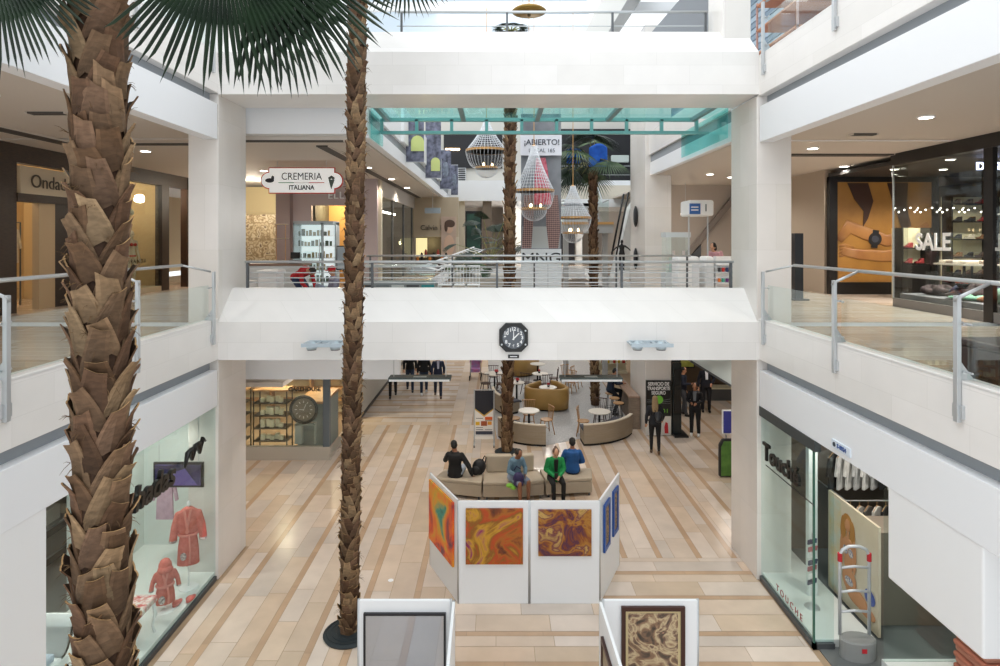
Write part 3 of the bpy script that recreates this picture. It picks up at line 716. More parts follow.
tag(b.build('shoulder_bag', mat('purple_leather','#2c2352',.5), smooth=True), 'dark purple bag on the lap of the denim jacket person', 'bag')
b = MB(); b.ell((.30,14.02,.44), .09,.06,.05); b.ell((.38,13.99,.40), .07,.05,.05); tag(b.build('scarf', mat('lime_cloth','#86c94a',.7), smooth=True), 'lime green scarf hanging off the denim jacket person\'s knees', 'scarf')
b = MB(); b.box(1.34,1.42,13.98,14.0,.60,.74); tag(b.build('phone', black, bevel=.004), 'dark phone held by the green cardigan person', 'phone')
t = thing('backpack', 'black backpack slumped on the beige sofa beside the seated black coat', 'bag', (-.44, 14.75, SEAT))
b = MB(); b.ell((-.44,14.75,SEAT+.17), .17,.13,.20, (0,.25,0)); b.ell((-.52,14.64,SEAT+.12), .12,.06,.11); b.build('sack', mat('black_nylon','#15161a',.6), t, smooth=True)
b = MB(); b.tube([(-.36,14.72,SEAT+.34),(-.30,14.70,SEAT+.46),(-.27,14.74,SEAT+.40),(-.30,14.78,SEAT+.2)], .014, 6); b.build('strap', blackm, t, smooth=True)
# woman with backpack before the transport sign
pb = G(655,454)
person('person with long fair hair and small black backpack reading the black transport sign', (pb.x, pb.y, 0), 168, dict(elR=(-.24,-.02,1.13), wrR=(-.20,-.14,.95), knL=(.10,-.06,.5), anL=(.10,-.08,.09)), top='#20232a', bottom='#141519', hair='#a08660', hairstyle='long', skin='c', female=True, legs='tight', shoes='#5a4636', scale=.99)
t = thing('backpack', 'small black backpack worn by the fair-haired person', 'bag', (pb.x+.02, pb.y-.17, 1.0))
b = MB(); b.ell((pb.x+.05,pb.y-.19,1.12), .13,.085,.16); b.ell((pb.x+.05,pb.y-.25,1.06), .09,.04,.09); b.build('sack', mat('dark_leather','#22262c',.35), t, smooth=True)
b = MB(); b.tube([(pb.x-.02,pb.y-.14,1.26),(pb.x-.07,pb.y-.08,1.40),(pb.x-.08,pb.y-.02,1.42)], .014, 6); b.tube([(pb.x+.12,pb.y-.14,1.26),(pb.x+.13,pb.y-.08,1.40),(pb.x+.13,pb.y-.02,1.42)], .014, 6); b.build('straps', blackm, t, smooth=True)
q = G(766,437); q = G(695,436)
person('person in black with white sneakers holding a phone in the dark lobby', (q.x,q.y,0), -22, dict(elR=(-.22,-.02,1.12), wrR=(-.10,-.26,1.10), elL=(.22,-.02,1.12), wrL=(.06,-.26,1.08), head=(0,-.05,1.57), look=(0,-1,-.4)), top='#1b1c22', bottom='#17181c', shoes='#e8e8e6', hair='#2c1c16', hairstyle='bob', female=True, skin='a', shirt='#6f747a')
q = G(683,415)
person('person in navy top and grey trousers standing behind the black kiosk column', (q.x,q.y,0), 60, dict(elR=(-.22,-.06,1.14), wrR=(-.12,-.30,1.16), anR=(-.14,-.14,.09), knR=(-.12,-.10,.50)), top='#1c2438', bottom='#4a4d54', hair='#1a1412', skin='a')
q = G(706,412)
person('person in dark suit and white shirt, furthest of the three in the dark lobby', (q.x,q.y,0), -10, dict(elL=(.27,.0,1.14), wrL=(.18,-.10,1.0)), top='#1a1d2a', bottom='#1c1c24', hair='#1a1412', skin='a', shirt='#dfe2ea', scale=1.05)
# four people walking at the end of the hall, heads hidden by the bridge
WALK = dict(knL=(.10,-.16,.52), anL=(.10,-.24,.10), knR=(-.10,-.04,.50), anR=(-.10,.20,.14), elL=(.24,.08,1.13), wrL=(.24,.12,.9), elR=(-.24,-.04,1.13), wrR=(-.24,-.16,.92))
WALK2 = dict(knL=(.10,-.04,.50), anL=(.10,.18,.14), knR=(-.10,-.14,.52), anR=(-.10,-.20,.10))
for u, v, ps, tp, bt, sh, lb in ((393,397,WALK2,'#15151a','#121216','#101010','person all in black walking alone beside the left shop wall'),
        (410,391,WALK,'#16161a','#27364e','#22262c','person in black top and jeans, leftmost of the three walking side by side'),
        (424,394,WALK2,'#191a20','#26354f','#e8e8e8','person in dark top and jeans, middle of the three walking side by side'),
        (438,397,WALK,'#27314a','#1f2c44','#5a3a2a','person in navy jacket over a pale shirt, rightmost of the three walking together')):
    q = G(u, v); person(lb, (q.x,q.y,0), 8, ps, top=tp, bottom=bt, shoes=sh, legs='trousers', bulk=1.15, shirt='#b9bdd0' if u == 438 else None)
# man on the bar stool
q = G(613,408)
person('person in navy shirt perched on a stool at the cafe counter', (4.0, 21.2, .79), 95, dict(SIT, anL=(.11,-.36,-.42), anR=(-.11,-.10,-.70), knR=(-.12,-.30,-.22), knL=(.12,-.42,.0), elL=(.24,-.16,.36), wrL=(.16,-.40,.34), elR=(-.24,-.16,.36), wrR=(-.16,-.40,.34), chest=(0,-.05,.46), neck=(0,-.12,.62), head=(0,-.18,.73)), base=SIT, top='#17263c', bottom='#141720', hair='#1a1412', bulk=1.25, topname='shirt')
# ================= GROUND FLOOR THINGS =================
# ---- modular sofa ----
seatfab = mat('beige_upholstery', '#b8aa96', .6, var=.08, scale=2.5, bump=.1); feet_m = darksteel
def sofa(label, poly, back=None, seam=None):
    cx = sum(p[0] for p in poly)/len(poly); cy = sum(p[1] for p in poly)/len(poly)
    t = thing('sofa_module', label, 'sofa', (cx, cy, 0), 'beige modular sofa')
    b = MB(); b.prism([(x,y,.07) for x, y in poly], (0,0,.28)); b.build('base', seatfab, t, bevel=.02)
    ins = [(cx+(x-cx)*1.005, cy+(y-cy)*1.005) for x, y in poly]
    b = MB(); b.prism([(x,y,.352) for x, y in ins], (0,0,.078)); b.build('seat_cushion', seatfab, t, bevel=.025)
    if back:
        for q in back: b = MB(); b.prism([(x,y,.432) for x, y in q], (0,0,.42)); b.build('backrest', seatfab, t, bevel=.04)
    for x, y in poly: b = MB(); b.cyl((cx+(x-cx)*.88,cy+(y-cy)*.85,0),(cx+(x-cx)*.88,cy+(y-cy)*.85,.07),.025); b.build('foot', feet_m, t)
    return t
sofa('leftmost beige sofa module, the one the person in black coat sits on', [(-1.5,14.5),(-.37,14.22),(-.33,14.98),(-1.32,15.06)])
sofa('middle beige sofa module with a backrest, in front of the palm mat', [(-.33,14.22),(.55,14.22),(1.13,14.36),(1.02,15.06),(.35,14.94),(-.29,14.98)], [[(-.27,14.82),(.38,14.82),(.36,15.0),(-.27,15.0)],[(.40,14.80),(.92,14.90),(.90,15.08),(.38,15.0)]])
sofa('rightmost beige sofa module, the one the green cardigan and blue shirt persons share', [(1.17,14.37),(2.3,14.5),(2.38,15.14),(1.07,15.05)])
# ---- art panels ----
pan_m = mat('panel_white', '#eef0f2', .4); alu = mat('aluminium', '#c4c6c8', .35, .8)
def wallpanel(a, c, z1, label, group='white exhibition panels'):
    a = Vector((*a,0)); c = Vector((*c,0)); d = (c-a).normalized(); n = Vector((d.y,-d.x,0)); th = .035
    t = thing('exhibition_screen', label, 'display panel', (a+c)/2, group)
    e = .012
    b = MB(); b.prism([a+d*e, c-d*e, c-d*e+n*-th, a+d*e+n*-th], (0,0,z1-.005)); bb = b; [None]; b.build('board', pan_m, t, bevel=.004)
    for q in (a, c):
        b = MB(); b.cyl(q-n*th*.5, q-n*th*.5+Vector((0,0,z1)), .018, n=10); b.build('post', alu, t, smooth=True)
    return t
def painting(a, c, z0, z1, canvas, frame, label, fw=.03, group=None, s=1, mount=None, glaze=False, depth=.035):
    """picture hung on the plane through a-c (camera-side normal n*s)"""
    a = Vector((*a,0)); c = Vector((*c,0)); d = (c-a).normalized(); n = Vector((d.y,-d.x,0))*s
    t = thing('painting', label, 'painting', ((a+c)/2+Vector((0,0,z0))), group)
    o = n*.010
    def rect(mb, p, q, za, zb, off, th): mb.prism([p+n*off+Vector((0,0,za)), q+n*off+Vector((0,0,za)), q+n*off+Vector((0,0,zb)), p+n*off+Vector((0,0,zb))], n*th)
    if fw:
        b = MB(); D = Vector(d)
        rect(b, a, a+D*fw, z0, z1, .005, depth); rect(b, c-D*fw, c, z0, z1, .005, depth); rect(b, a+D*fw, c-D*fw, z0, z0+fw, .005, depth); rect(b, a+D*fw, c-D*fw, z1-fw, z1, .005, depth)
        b.build('frame', frame, t)
    f = fw
    if mount:
        b = MB(); rect(b, a+d*f, c-d*f, z0+f, z1-f, .006, .012); b.build('mount', mount, t); f += .035
    b = MB(); rect(b, a+d*f, c-d*f, z0+f, z1-f, .008, .016 if fw else depth); b.build('canvas', canvas, t)
    if glaze:
        b = MB(); rect(b, a+d*fw, c-d*fw, z0+fw, z1-fw, .03, .003); b.build('glazing', glaze, t)
    return t
artA = art_mat('art_red_gold', ['#24405e','#4b2a18','#7c3b1c','#a8641f','#b8481c','#8a5a1c','#c8952c','#8c2860','#4c2a14'], 1.9, 1.2, 3, 9)
artB = art_mat('art_rust_plum', ['#3f1f16','#7e3a1e','#4b2342','#8a4a1f','#b07a2e','#6a2c3c','#c9a45a','#5e3216'], 2.4, 1.6, 9, 9)
artC = art_mat('art_orange_teal', ['#1d5f5a','#2a9a86','#e0a81c','#f0841e','#e5511f','#6b2a4c','#cf8a1e'], 1.5, .9, 17, 8)
artD = art_mat('art_brown_branches', ['#2e2a24','#5b4a3c','#8a6a52','#c9b590','#7d5f4e','#3f3a30','#a8806a'], 3.4, 2.0, 5, 8)
artE = art_mat('art_dark_strip', ['#2b2620','#6a5436','#b5925a','#41382e'], 9, 2, 8)
wallpanel((-.66,10.2), (.54,10.2), 1.75, 'white exhibition panel, left of the two facing panels, with the red and gold abstract')
wallpanel((.56,10.2), (1.75,10.2), 1.75, 'white exhibition panel, right of the two facing panels, with the rust abstract')
wallpanel((-1.28,11.42), (-.67,10.22), 1.75, 'angled white panel at the left end, carrying the orange and teal abstract')
wallpanel((1.76,10.22), (2.33,11.42), 1.75, 'angled white panel at the right end, carrying two blue-framed pictures')
painting((-.53,10.2), (.44,10.2), .69, 1.63, artA, None, 'unframed abstract in red, gold and magenta on the left facing panel', fw=0, group='abstract paintings')
painting((.70,10.2), (1.60,10.2), .83, 1.61, artB, None, 'unframed rust, plum and gold abstract on the right facing panel', fw=0, group='abstract paintings')
painting((-1.25,11.36), (-.73,10.34), .55, 1.66, artC, None, 'tall abstract in orange, yellow and teal on the angled left panel', fw=0)
bluef = mat('blue_frame', '#1d4f9c', .4)
painting((1.83,10.36), (1.99,10.70), .78, 1.60, artE, bluef, 'nearer of the two blue-framed pictures on the angled right panel', fw=.07)
painting((2.09,10.92), (2.24,11.22), .78, 1.60, artE, bluef, 'farther of the two blue-framed pictures on the angled right panel', fw=.07)
wallpanel((-1.71,7.4), (-.57,7.4), 1.75, 'white panel at the bottom edge, left, with the black-framed glazed picture')
wallpanel((-.55,7.38), (-.53,6.2), 1.75, 'white side panel running toward the viewer from the black-framed picture')
wallpanel((1.31,7.4), (2.48,7.4), 1.75, 'white panel at the bottom edge, right, with the brown-framed painting')
wallpanel((1.31,6.2), (1.29,7.38), 1.75, 'white side panel running toward the viewer left of the brown-framed painting')
painting((-1.64,7.4), (-.63,7.4), .25, 1.60, mat('pale_grey_print','#b9bcc6',.3,c2='#b2b5c0',scale=1), mat('black_frame','#14141c',.4), 'wide glazed picture in a thin black frame reflecting the bridge beam', fw=.025, glaze=glass_mat('picture_glass', (.95,.95,.97), .3, .02, .8))
painting((1.53,7.4), (2.31,7.4), .45, 1.68, artD, mat('mahogany_frame','#3c1c14',.35), 'brown branch-like painting with cream slip and dark wooden frame', fw=.05, mount=mat('cream_slip','#cbb98c',.5))
painting((1.285,6.3), (1.265,7.1), .5, 1.5, mat('cream_print','#b9a98e',.5,c2='#8e7b62',scale=5), _M['mahogany_frame'], 'wooden framed print on the side of the panel nearest the bottom edge', fw=.05, s=-1)
# ---- cafe furniture ----
lw = mat('light_wood', '#c39a6c', .45, c2='#b4875a', scale=6, stretch=(1,1,6)); dw = mat('dark_chair_wood', '#4a2f25', .4); gry = mat('dark_grey_cushion', '#4b4b53', .75)
camel = mat('camel_leather', '#b08a4c', .45, var=.08, scale=3); woodpanel = mat('taupe_wood_panel', '#8d7c6c', .55, c2='#7d6d5e', scale=6, stretch=(1,1,5))
tabtop = mat('cream_tabletop', '#e9e0d2', .35)
def circle3(a, b_, c):
    (x1,y1),(x2,y2),(x3,y3) = a, b_, c
    A = x1*(y2-y3)-y1*(x2-x3)+x2*y3-x3*y2
    B = (x1*x1+y1*y1)*(y3-y2)+(x2*x2+y2*y2)*(y1-y3)+(x3*x3+y3*y3)*(y2-y1)
    D = (x1*x1+y1*y1)*(x2-x3)+(x2*x2+y2*y2)*(x3-x1)+(x3*x3+y3*y3)*(x1-x2)
    cx, cy = -B/(2*A), -D/(2*A); return cx, cy, math.hypot(cx-x1, cy-y1)
def arc_bench(a, b_, c, label, h=.62):
    cx, cy, r = circle3(a, b_, c); t0 = math.atan2(a[1]-cy, a[0]-cx); t1 = math.atan2(c[1]-cy, c[0]-cx)
    if t1 < t0: t1 += 2*math.pi
    if t1-t0 > math.pi: t0, t1 = t1-2*math.pi, t0
    n = 18; ts = [t0+(t1-t0)*i/n for i in range(n+1)]
    t = thing('curved_bench', label, 'bench', (cx+math.cos((t0+t1)/2)*r, cy+math.sin((t0+t1)/2)*r, 0), 'curved cafe benches')
    def band(mb, r0, r1, z0, z1):
        out = [(cx+math.cos(q)*r0, cy+math.sin(q)*r0) for q in ts]; inn = [(cx+math.cos(q)*r1, cy+math.sin(q)*r1) for q in reversed(ts)]
        k = len(ts); vs = [(x,y,z) for z in (z0,z1) for x, y in out+inn[::-1]]
        m = k; fs = []
        for i in range(k-1):
            o0, o1, i0, i1 = i, i+1, k+i, k+i+1; T = 2*k
            fs += [(o0,i0,i1,o1), (T+o0,T+o1,T+i1,T+i0), (o0,o1,T+o1,T+o0), (i0,T+i0,T+i1,i1)]
        fs += [(0,2*k,3*k,k), (k-1,2*k-1,4*k-1,3*k-1)]
        mb.add(vs, fs)
    b = MB(); band(b, r, r-.09, .06, h); b.build('backrest', mat('bench_taupe_panel','#9f9180',.6,c2='#94866f',scale=10,stretch=(.3,.3,8)), t, bevel=.012)
    b = MB(); band(b, r+.005, r-.10, h, h+.03); b.build('top_rail', mat('bench_cream_edge','#ddd0bb',.5), t)
    b = MB(); band(b, r-.10, r-.62, .08, .40); b.build('base', _M['bench_taupe_panel'], t)
    b = MB(); band(b, r-.10, r-.64, .40, .47); b.build('seat', gry, t, bevel=.015)
    b = MB(); band(b, r-.02, r-.55, 0, .08); b.build('plinth', blackm, t)
    return t
arc_bench((2.60,17.95),(3.5,18.22),(4.32,19.1), 'curved taupe bench with dark seat, right one, below the wood-topped counter')
arc_bench((.02,18.75),(.66,18.1),(1.46,17.9), 'curved taupe bench partly hidden by the palm trunk')
arc_bench((-.20,22.6),(-.06,21.7),(.30,21.0), 'curved taupe bench behind the menu stand, farthest left')
def round_table(x, y, r, label, h=.74):
    t = thing('round_table', label, 'table', (x, y, 0), 'round cafe tables')
    b = MB(); b.lathe((x,y,h-.03), [(r-.01,0),(r,.01),(r,.025),(r-.008,.03)], 28); b.build('table_top', tabtop, t)
    b = MB(); b.cyl((x,y,.03),(x,y,h-.03),.035); b.build('pedestal', blackm, t, smooth=True)
    b = MB(); b.lathe((x,y,0), [(.20,0),(.20,.015),(.05,.035)], 20); b.build('table_base', blackm, t)
    return t
round_table(1.02, 19.15, .34, 'round cream cafe table beside the palm trunk, with spindle chairs')
round_table(3.25, 19.05, .35, 'round cream cafe table behind the right curved bench')
round_table(1.88, 22.15, .33, 'round cream table inside the camel scalloped booth')
round_table(1.75, 24.4, .33, 'round cream table behind the camel booth with dark chairs')
round_table(1.78, 26.3, .33, 'farthest round table, just under the beam near the clock plate')
round_table(-.10, 24.4, .42, 'cream table beside the stroller with dark chairs')
round_table(.75, 22.9, .30, 'small cream table right above the menu stand')
red = mat('red_flowers', '#b5242c', .6)
for x, y, r_, lb in ((1.90,22.15,.06,'on the booth table'),(-.02,24.35,.09,'on the table beside the stroller'),(.78,22.9,.08,'on the small table above the menu stand'),(1.72,24.45,.05,'on the table behind the camel booth')):
    t = thing('table_decoration', 'red flowers in a small pot '+lb, 'decoration', (x,y,.74))
    b = MB(); b.lathe((x,y,.74), [(.035,0),(.045,.06),(.04,.065)], 12); b.build('pot', black, t)
    b = MB()
    for k in range(7): b.ell((x+math.cos(k)*r_*.5, y+math.sin(k)*r_*.5, .84+.03*(k%2)), r_*.5, r_*.5, r_*.45, nu=8, nv=5)
    b.build('flowers', red, t, smooth=True)
def spindle_chair(wood, name='spindle_chair', dark=False):
    t = thing(name, 'x', 'chair', (0,0,0))
    b = MB(); b.lathe((0,0,.43), [(.17,0),(.205,.01),(.21,.03),(.19,.038)], 20, 1, .95); b.build('seat', wood, t, bevel=.004)
    for sx in (-1,1):
        for sy in (-1,1): b = MB(); b.cyl((sx*.20,sy*.19,0),(sx*.13,sy*.12,.44),.013,.018,8); b.build('leg', wood, t, smooth=True)
    b = MB(); b.cyl((-.16,0,.2),(.16,0,.2),.009,n=6); b.build('stretcher', wood, t)
    b = MB(); pts = [(math.sin(a)*.23, .17+.05*math.cos(a)-.02, .86+.0*a) for a in [R(-70+140*i/12) for i in range(13)]]; b.tube(pts, .016, 8); b.build('top_rail', wood, t, smooth=True)
    for i in range(7):
        a = R(-63+126*i/6); b = MB(); b.cyl((math.sin(a)*.17, .13+.04*math.cos(a)-.02,.46),(math.sin(a)*.226,.17+.05*math.cos(a)-.02,.86),.008,n=6); b.build('spindle', wood, t)
    return t
pc = spindle_chair(lw); pd = spindle_chair(dw)
place = [(pc, .55,19.25,80,'light wooden spindle chair on the left of the table beside the palm'),(pc,1.58,19.1,-70,'light wooden spindle chair on the right of the table beside the palm'),(pc,1.05,19.72,0,'light wooden spindle chair behind the table beside the palm'),
  (pc,2.72,18.95,75,'light wooden spindle chair left of the table behind the right bench'),(pc,2.95,25.3,30,'orange-toned wooden chair right of the dark chairs, near stroller height'),(pc,2.95,24.2,-40,'light wooden chair under the hanging slab, left one'),(pc,3.3,25.0,60,'light wooden chair under the hanging slab, right one'),
  (pd,1.20,24.0,150,'dark wooden chair at the front left of the table behind the booth'),(pd,1.95,23.75,190,'dark wooden chair in front of the table behind the booth'),(pd,2.35,24.8,260,'dark wooden chair right of the table behind the booth'),
  (pd,-.45,23.9,160,'dark wooden chair front left at the table beside the stroller'),(pd,.15,23.8,185,'dark wooden chair front right at the table beside the stroller'),(pd,-.15,25.1,0,'dark wooden chair behind the table beside the stroller'),(pd,3.42,19.95,-20,'dark wooden chair behind the table at the foot of the far palm')]
used = {}
for src, x, y, rz, lb in place:
    if src.name not in used: used[src.name] = 1; src.location = (x,y,.006); src.rotation_euler = (0,0,R(rz)); src['label'] = lb; src['group'] = 'wooden cafe chairs'
    else: dup(src, (x,y,.006), R(rz), lb, 'wooden cafe chairs')
def booth(cx, cy, r, label, ph=0, h=.80):
    t = thing('booth_seat', label, 'booth', (cx,cy,0), 'camel scalloped booths')
    n = 72
    def rr(a): return r*(1+.14*math.cos(3*(a-ph)))
    vs = []
    prof = [(1.0,.07),(1.03,.4),(1.02,h-.03),(.985,h),(.88,h),(.86,h-.05),(.85,.46)]
    for k, z in prof:
        for i in range(n): a = 2*math.pi*i/n; vs.append((cx+math.cos(a)*rr(a)*k, cy+math.sin(a)*rr(a)*k, z))
    b = MB(); b.add(vs, [(q*n+i, q*n+(i+1)%n, (q+1)*n+(i+1)%n, (q+1)*n+i) for q in range(len(prof)-1) for i in range(n) if not (14 < i < 21)]); b.build('backrest', camel, t, smooth=True, solid=.02)
    b = MB(); vs = []
    for k, z in ((.84,.08),(.84,.45),(.50,.45),(.50,.08)):
        for i in range(n): a = 2*math.pi*i/n; vs.append((cx+math.cos(a)*rr(a)*k, cy+math.sin(a)*rr(a)*k, z))
    b.add(vs, [(q*n+i, q*n+(i+1)%n, ((q+1)%4)*n+(i+1)%n, ((q+1)%4)*n+i) for q in range(4) for i in range(n) if not (14 < i < 21)]); b.build('seat', mat('camel_seat','#c09a5a',.5), t)
    b = MB(); b.lathe((cx,cy,0), [(r*.8,0),(r*.8,.07),(r*.45,.07)], 40); b.build('plinth', blackm, t)
booth(1.85, 22.15, .74, 'camel leather scalloped booth around a round table, in mid cafe', R(80))
booth(1.15, 27.6, .70, 'camel leather booth just below the beam, right of the palm trunk', R(20))
# counter, stools
t = thing('bar_counter', 'tall taupe counter with wooden top standing against the far pillar', 'counter', (4.48,20.6,0))
b = MB(); b.box(4.30,4.66,19.55,21.9,1.02,1.07); b.build('counter_top', mat('walnut_top','#a58875',.4,c2='#957966',scale=6,stretch=(6,1,1)), t, bevel=.005)
b = MB(); b.box(4.30,4.66,19.55,19.62,.0,1.02); b.box(4.52,4.66,19.62,21.88,0,1.02); b.build('counter_body', woodpanel, t)
def stool(loc):
    t = thing('bar_stool', 'x', 'stool', (0,0,0))
    b = MB(); b.lathe((0,0,.72), [(.12,0),(.17,.01),(.18,.03),(.165,.045)], 20); b.build('seat', lw, t)
    for k in range(4):
        a = R(45+90*k); b = MB(); b.cyl((math.cos(a)*.20,math.sin(a)*.20,0),(math.cos(a)*.11,math.sin(a)*.11,.72),.011,.013,8); b.build('leg', darksteel, t)
    b = MB(); b.tube([(math.cos(a)*.16,math.sin(a)*.16,.28) for a in [2*math.pi*i/20 for i in range(20)]], .008, 6, True); b.build('footrest', darksteel, t)
    return t
s0 = stool(0); s0.location = (4.04,19.95,.006); s0['label'] = 'round-seated bar stool nearest the counter\'s free end'; s0['group'] = 'bar stools'
dup(s0, (4.02,20.55,.006), 0, 'round-seated bar stool second from the counter\'s free end', 'bar stools')
dup(s0, (4.00,21.2,.006), 0, 'bar stool the navy shirt person perches on', 'bar stools')
# menu stand
t = thing('menu_stand', 'freestanding menu poster frame, dark chevron top over photos of food, left of the palm', 'sign stand', (-.38,18.0,0))
b = MB(); b.tube([(-.68,18.0,.08),(-.68,18.0,1.68),(-.09,18.0,1.68),(-.09,18.0,.08)], .02, 6); b.cyl((-.68,18.0,.3),(-.09,18.0,.3),.015); b.build('frame', steel, t)
for x in (-.68,-.09):
    b = MB(); b.box(x-.02,x+.02,17.8,18.2,.05,.09); b.build('foot', steel, t); b = MB(); b.cyl((x-.015,17.82,.03),(x+.015,17.82,.03),.03); b.cyl((x-.015,18.18,.03),(x+.015,18.18,.03),.03); b.build('castors', blackm, t)
b = MB(); b.box(-.66,-.11,17.99,18.01,.2,1.66); b.build('poster', mat('poster_white','#f2efea',.4), t)
b = MB(); b.prism([(-.66,17.985,1.66),(-.11,17.985,1.66),(-.11,17.985,1.12),(-.385,17.985,.92),(-.66,17.985,1.12)], (0,-.004,0)); b.build('chevron', mat('poster_navy','#23252f',.4), t)
b = MB(); b.prism([(-.66,17.984,1.12),(-.385,17.984,.92),(-.11,17.984,1.12),(-.11,17.984,1.08),(-.385,17.984,.87),(-.66,17.984,1.08)], (0,-.003,0)); b.build('chevron_edge', mat('gold_ink','#d8b357',.4), t)
for x0, x1, z0, z1, c in ((-.36,-.14,.78,.87,'#e2692a'),(-.64,-.52,.62,.72,'#e3b42c'),(-.48,-.30,.60,.74,'#a4542c'),(-.28,-.16,.63,.73,'#e8a13c'),(-.64,-.13,.34,.44,'#3a3f52')):
    b = MB(); b.box(x0,x1,17.978,17.988,z0,z1); b.build('printed_picture', mat('ink'+c.strip('#'), c, .5), t)
for z in (.82,.54,.48): b = MB(); b.box(-.63,-.42,17.98,17.988,z,z+.012); b.box(-.36,-.14,17.98,17.988,z-.06,z-.05); b.build('printed_lines', blackm, t)
# stroller
t = thing('stroller', 'pink and lilac baby stroller parked at the cafe edge', 'stroller', (-.95,26.6,0))
pk = mat('pink_fabric','#c06a9c',.7,c2='#8f86b8',scale=6)
b = MB(); b.grid(lambda u, v: (-.95+.26*math.cos(math.pi*u)*1.0, 26.6-.1+.45*v-.0, .72+.38*math.sin(math.pi*u)*(1-.25*v)), 12, 6); b.build('canopy', pk, t, smooth=True, solid=.01)
b = MB(); b.prism([(-1.15,26.3,.35),(-1.15,26.75,.35),(-1.15,26.9,.85),(-1.15,26.75,.85),(-1.15,26.62,.5),(-1.15,26.3,.5)], (.4,0,0)); b.build('seat', pk, t, bevel=.02)
b = MB(); b.tube([(-1.18,26.25,.12),(-1.18,26.9,.95),(-1.2,27.05,1.02),(-.70,27.05,1.02),(-.72,26.9,.95),(-.72,26.25,.12)], .014, 6); b.cyl((-1.18,26.9,.12),(-1.18,26.4,.5),.012); b.cyl((-.72,26.9,.12),(-.72,26.4,.5),.012); b.build('frame', darksteel, t)
for x in (-1.2,-.7):
    for y in (26.25,26.9): b = MB(); b.lathe((0,0,0), [(.09,-.02),(.11,-.01),(.11,.01),(.09,.02)], 16); 
    for y in (26.25,26.9):
        b = MB(); b.cyl((x-.02,y,.11),(x+.02,y,.11),.11,n=18); b.build('wheel', blackm, t)
# background shelf of the cafe shop
t = thing('display_shelf', 'lit shelf of yellow and white packets at the back right of the cafe', 'shelf', (5.3,27.6,0))
b = MB(); b.box(4.5,6.0,27.6,28.0,0,.1); b.box(4.5,6.0,27.95,28.0,.1,1.9)
for z in (.45,.8,1.15,1.5,1.85): b.box(4.5,6.0,27.6,27.95,z,z+.03)
b.build('frame', mat('shelf_cream','#d8cfb4',.5), t)
rs = random.Random(5); k = 0
for z in (.48,.83,1.18,1.53):
    x = 4.55
    while x < 5.9:
        w_ = rs.uniform(.08,.16); b = MB(); b.box(x, x+w_-.015, 27.64, 27.8, z, z+rs.uniform(.12,.24)); tag(b.build('packet', mat('pack%d' % (k%4), ['#d9b52a','#e8e2c8','#c0392b','#d7c36a'][k%4], .5), bevel=.004), 'small yellow, red or white packet on the lit shelf at the back of the cafe', 'packet', 'packets on the cafe shelf'); x += w_; k += 1
# two slabs hanging behind the beam, floodlights, clock
for x0, x1, lb in ((-2.18,-.93,'thin grey hanging signboard left of the palm, under the beam'), (1.27,2.52,'thin grey hanging signboard right of the clock, under the beam')):
    t = thing('hanging_signboard', lb, 'sign', ((x0+x1)/2,12.15,3.36))
    b = MB(); b.box(x0,x1,12.0,12.3,3.36,3.42); b.build('housing', mat('slate_grey','#4f5c5c',.5), t, bevel=.004)
    b = MB(); b.box(x0+.02,x1-.02,11.985,12.0,3.35,3.39); b.build('edge_strip', white, t)
    b = MB(); b.box((x0+x1)/2-.13,(x0+x1)/2+.13,12.06,12.16,3.42,3.424); b.build('sticker', mat('pale_sticker','#b9c9cd',.5), t)
    for x in (x0+.1,x1-.1): b = MB(); b.cyl((x,12.1,3.42),(x,12.1,4.02),.008,n=6); b.build('rod', steel, t)
for u0, lb in ((306,'pale floodlight bracket on the beam, left, beside the slim palm'), (628,'pale floodlight bracket on the beam, right of the clock')):
    x = (u0-U0)/FPX*10.8; t = thing('floodlight', lb, 'lamp', (x+.36,10.8,4.36))
    fr = mat('pale_blue_metal','#b9c6cf',.4,.3)
    b = MB(); b.box(x,x+.74,10.52,10.56,4.30,4.36); b.box(x+.04,x+.70,10.86,10.9,4.30,4.36)
    for q in (.0,.22,.42,.66): b.box(x+q,x+q+.05,10.54,10.9,4.32,4.35)
    b.build('bracket_frame', fr, t)
    for q in (.14,.56):
        b = MB(); b.lathe((x+q,10.68,4.24), [(.085,0),(.095,.03),(.08,.10),(.04,.14)], 16); b.build('lamp_head', fr, t, smooth=True)
        b = MB(); b.lathe((x+q,10.68,4.225), [(.02,.0),(.08,.0),(.085,.02)], 16); b.build('lens', mat('grey_lens','#6c7072',.3), t)
t = thing('wall_clock', 'octagonal black wall clock with white numerals on the white bridge beam', 'clock', (.30,10.88,4.40))
cx, cz = .30, 4.42; q = .26; k_ = .12
b = MB(); b.prism([(cx-q+k_,10.89,cz+q),(cx+q-k_,10.89,cz+q),(cx+q,10.89,cz+q-k_),(cx+q,10.89,cz-q+k_),(cx+q-k_,10.89,cz-q),(cx-q+k_,10.89,cz-q),(cx-q,10.89,cz-q+k_),(cx-q,10.89,cz+q-k_)], (0,-.06,0)); b.build('case', black, t, bevel=.006)
b = MB(); b.cyl((cx,10.83,cz),(cx,10.822,cz),.20,n=40); dl_ = b.build('dial', mat('dial_grey','#5d636b',.4), t)
for i in range(12):
    a = math.pi/2-2*math.pi*(i+1)/12; text(str(i+1), .085, white, 'numeral', .002, (cx+math.cos(a)*.155,10.818,cz+math.sin(a)*.155), (90,0,0), dl_, bold=.003)
b = MB(); b.prism([(cx-.012,10.815,cz-.04),(cx+.012,10.815,cz-.04),(cx+.004,10.815,cz+.15),(cx-.004,10.815,cz+.15)], (0,-.004,0)); b.build('minute_hand', white, dl_)
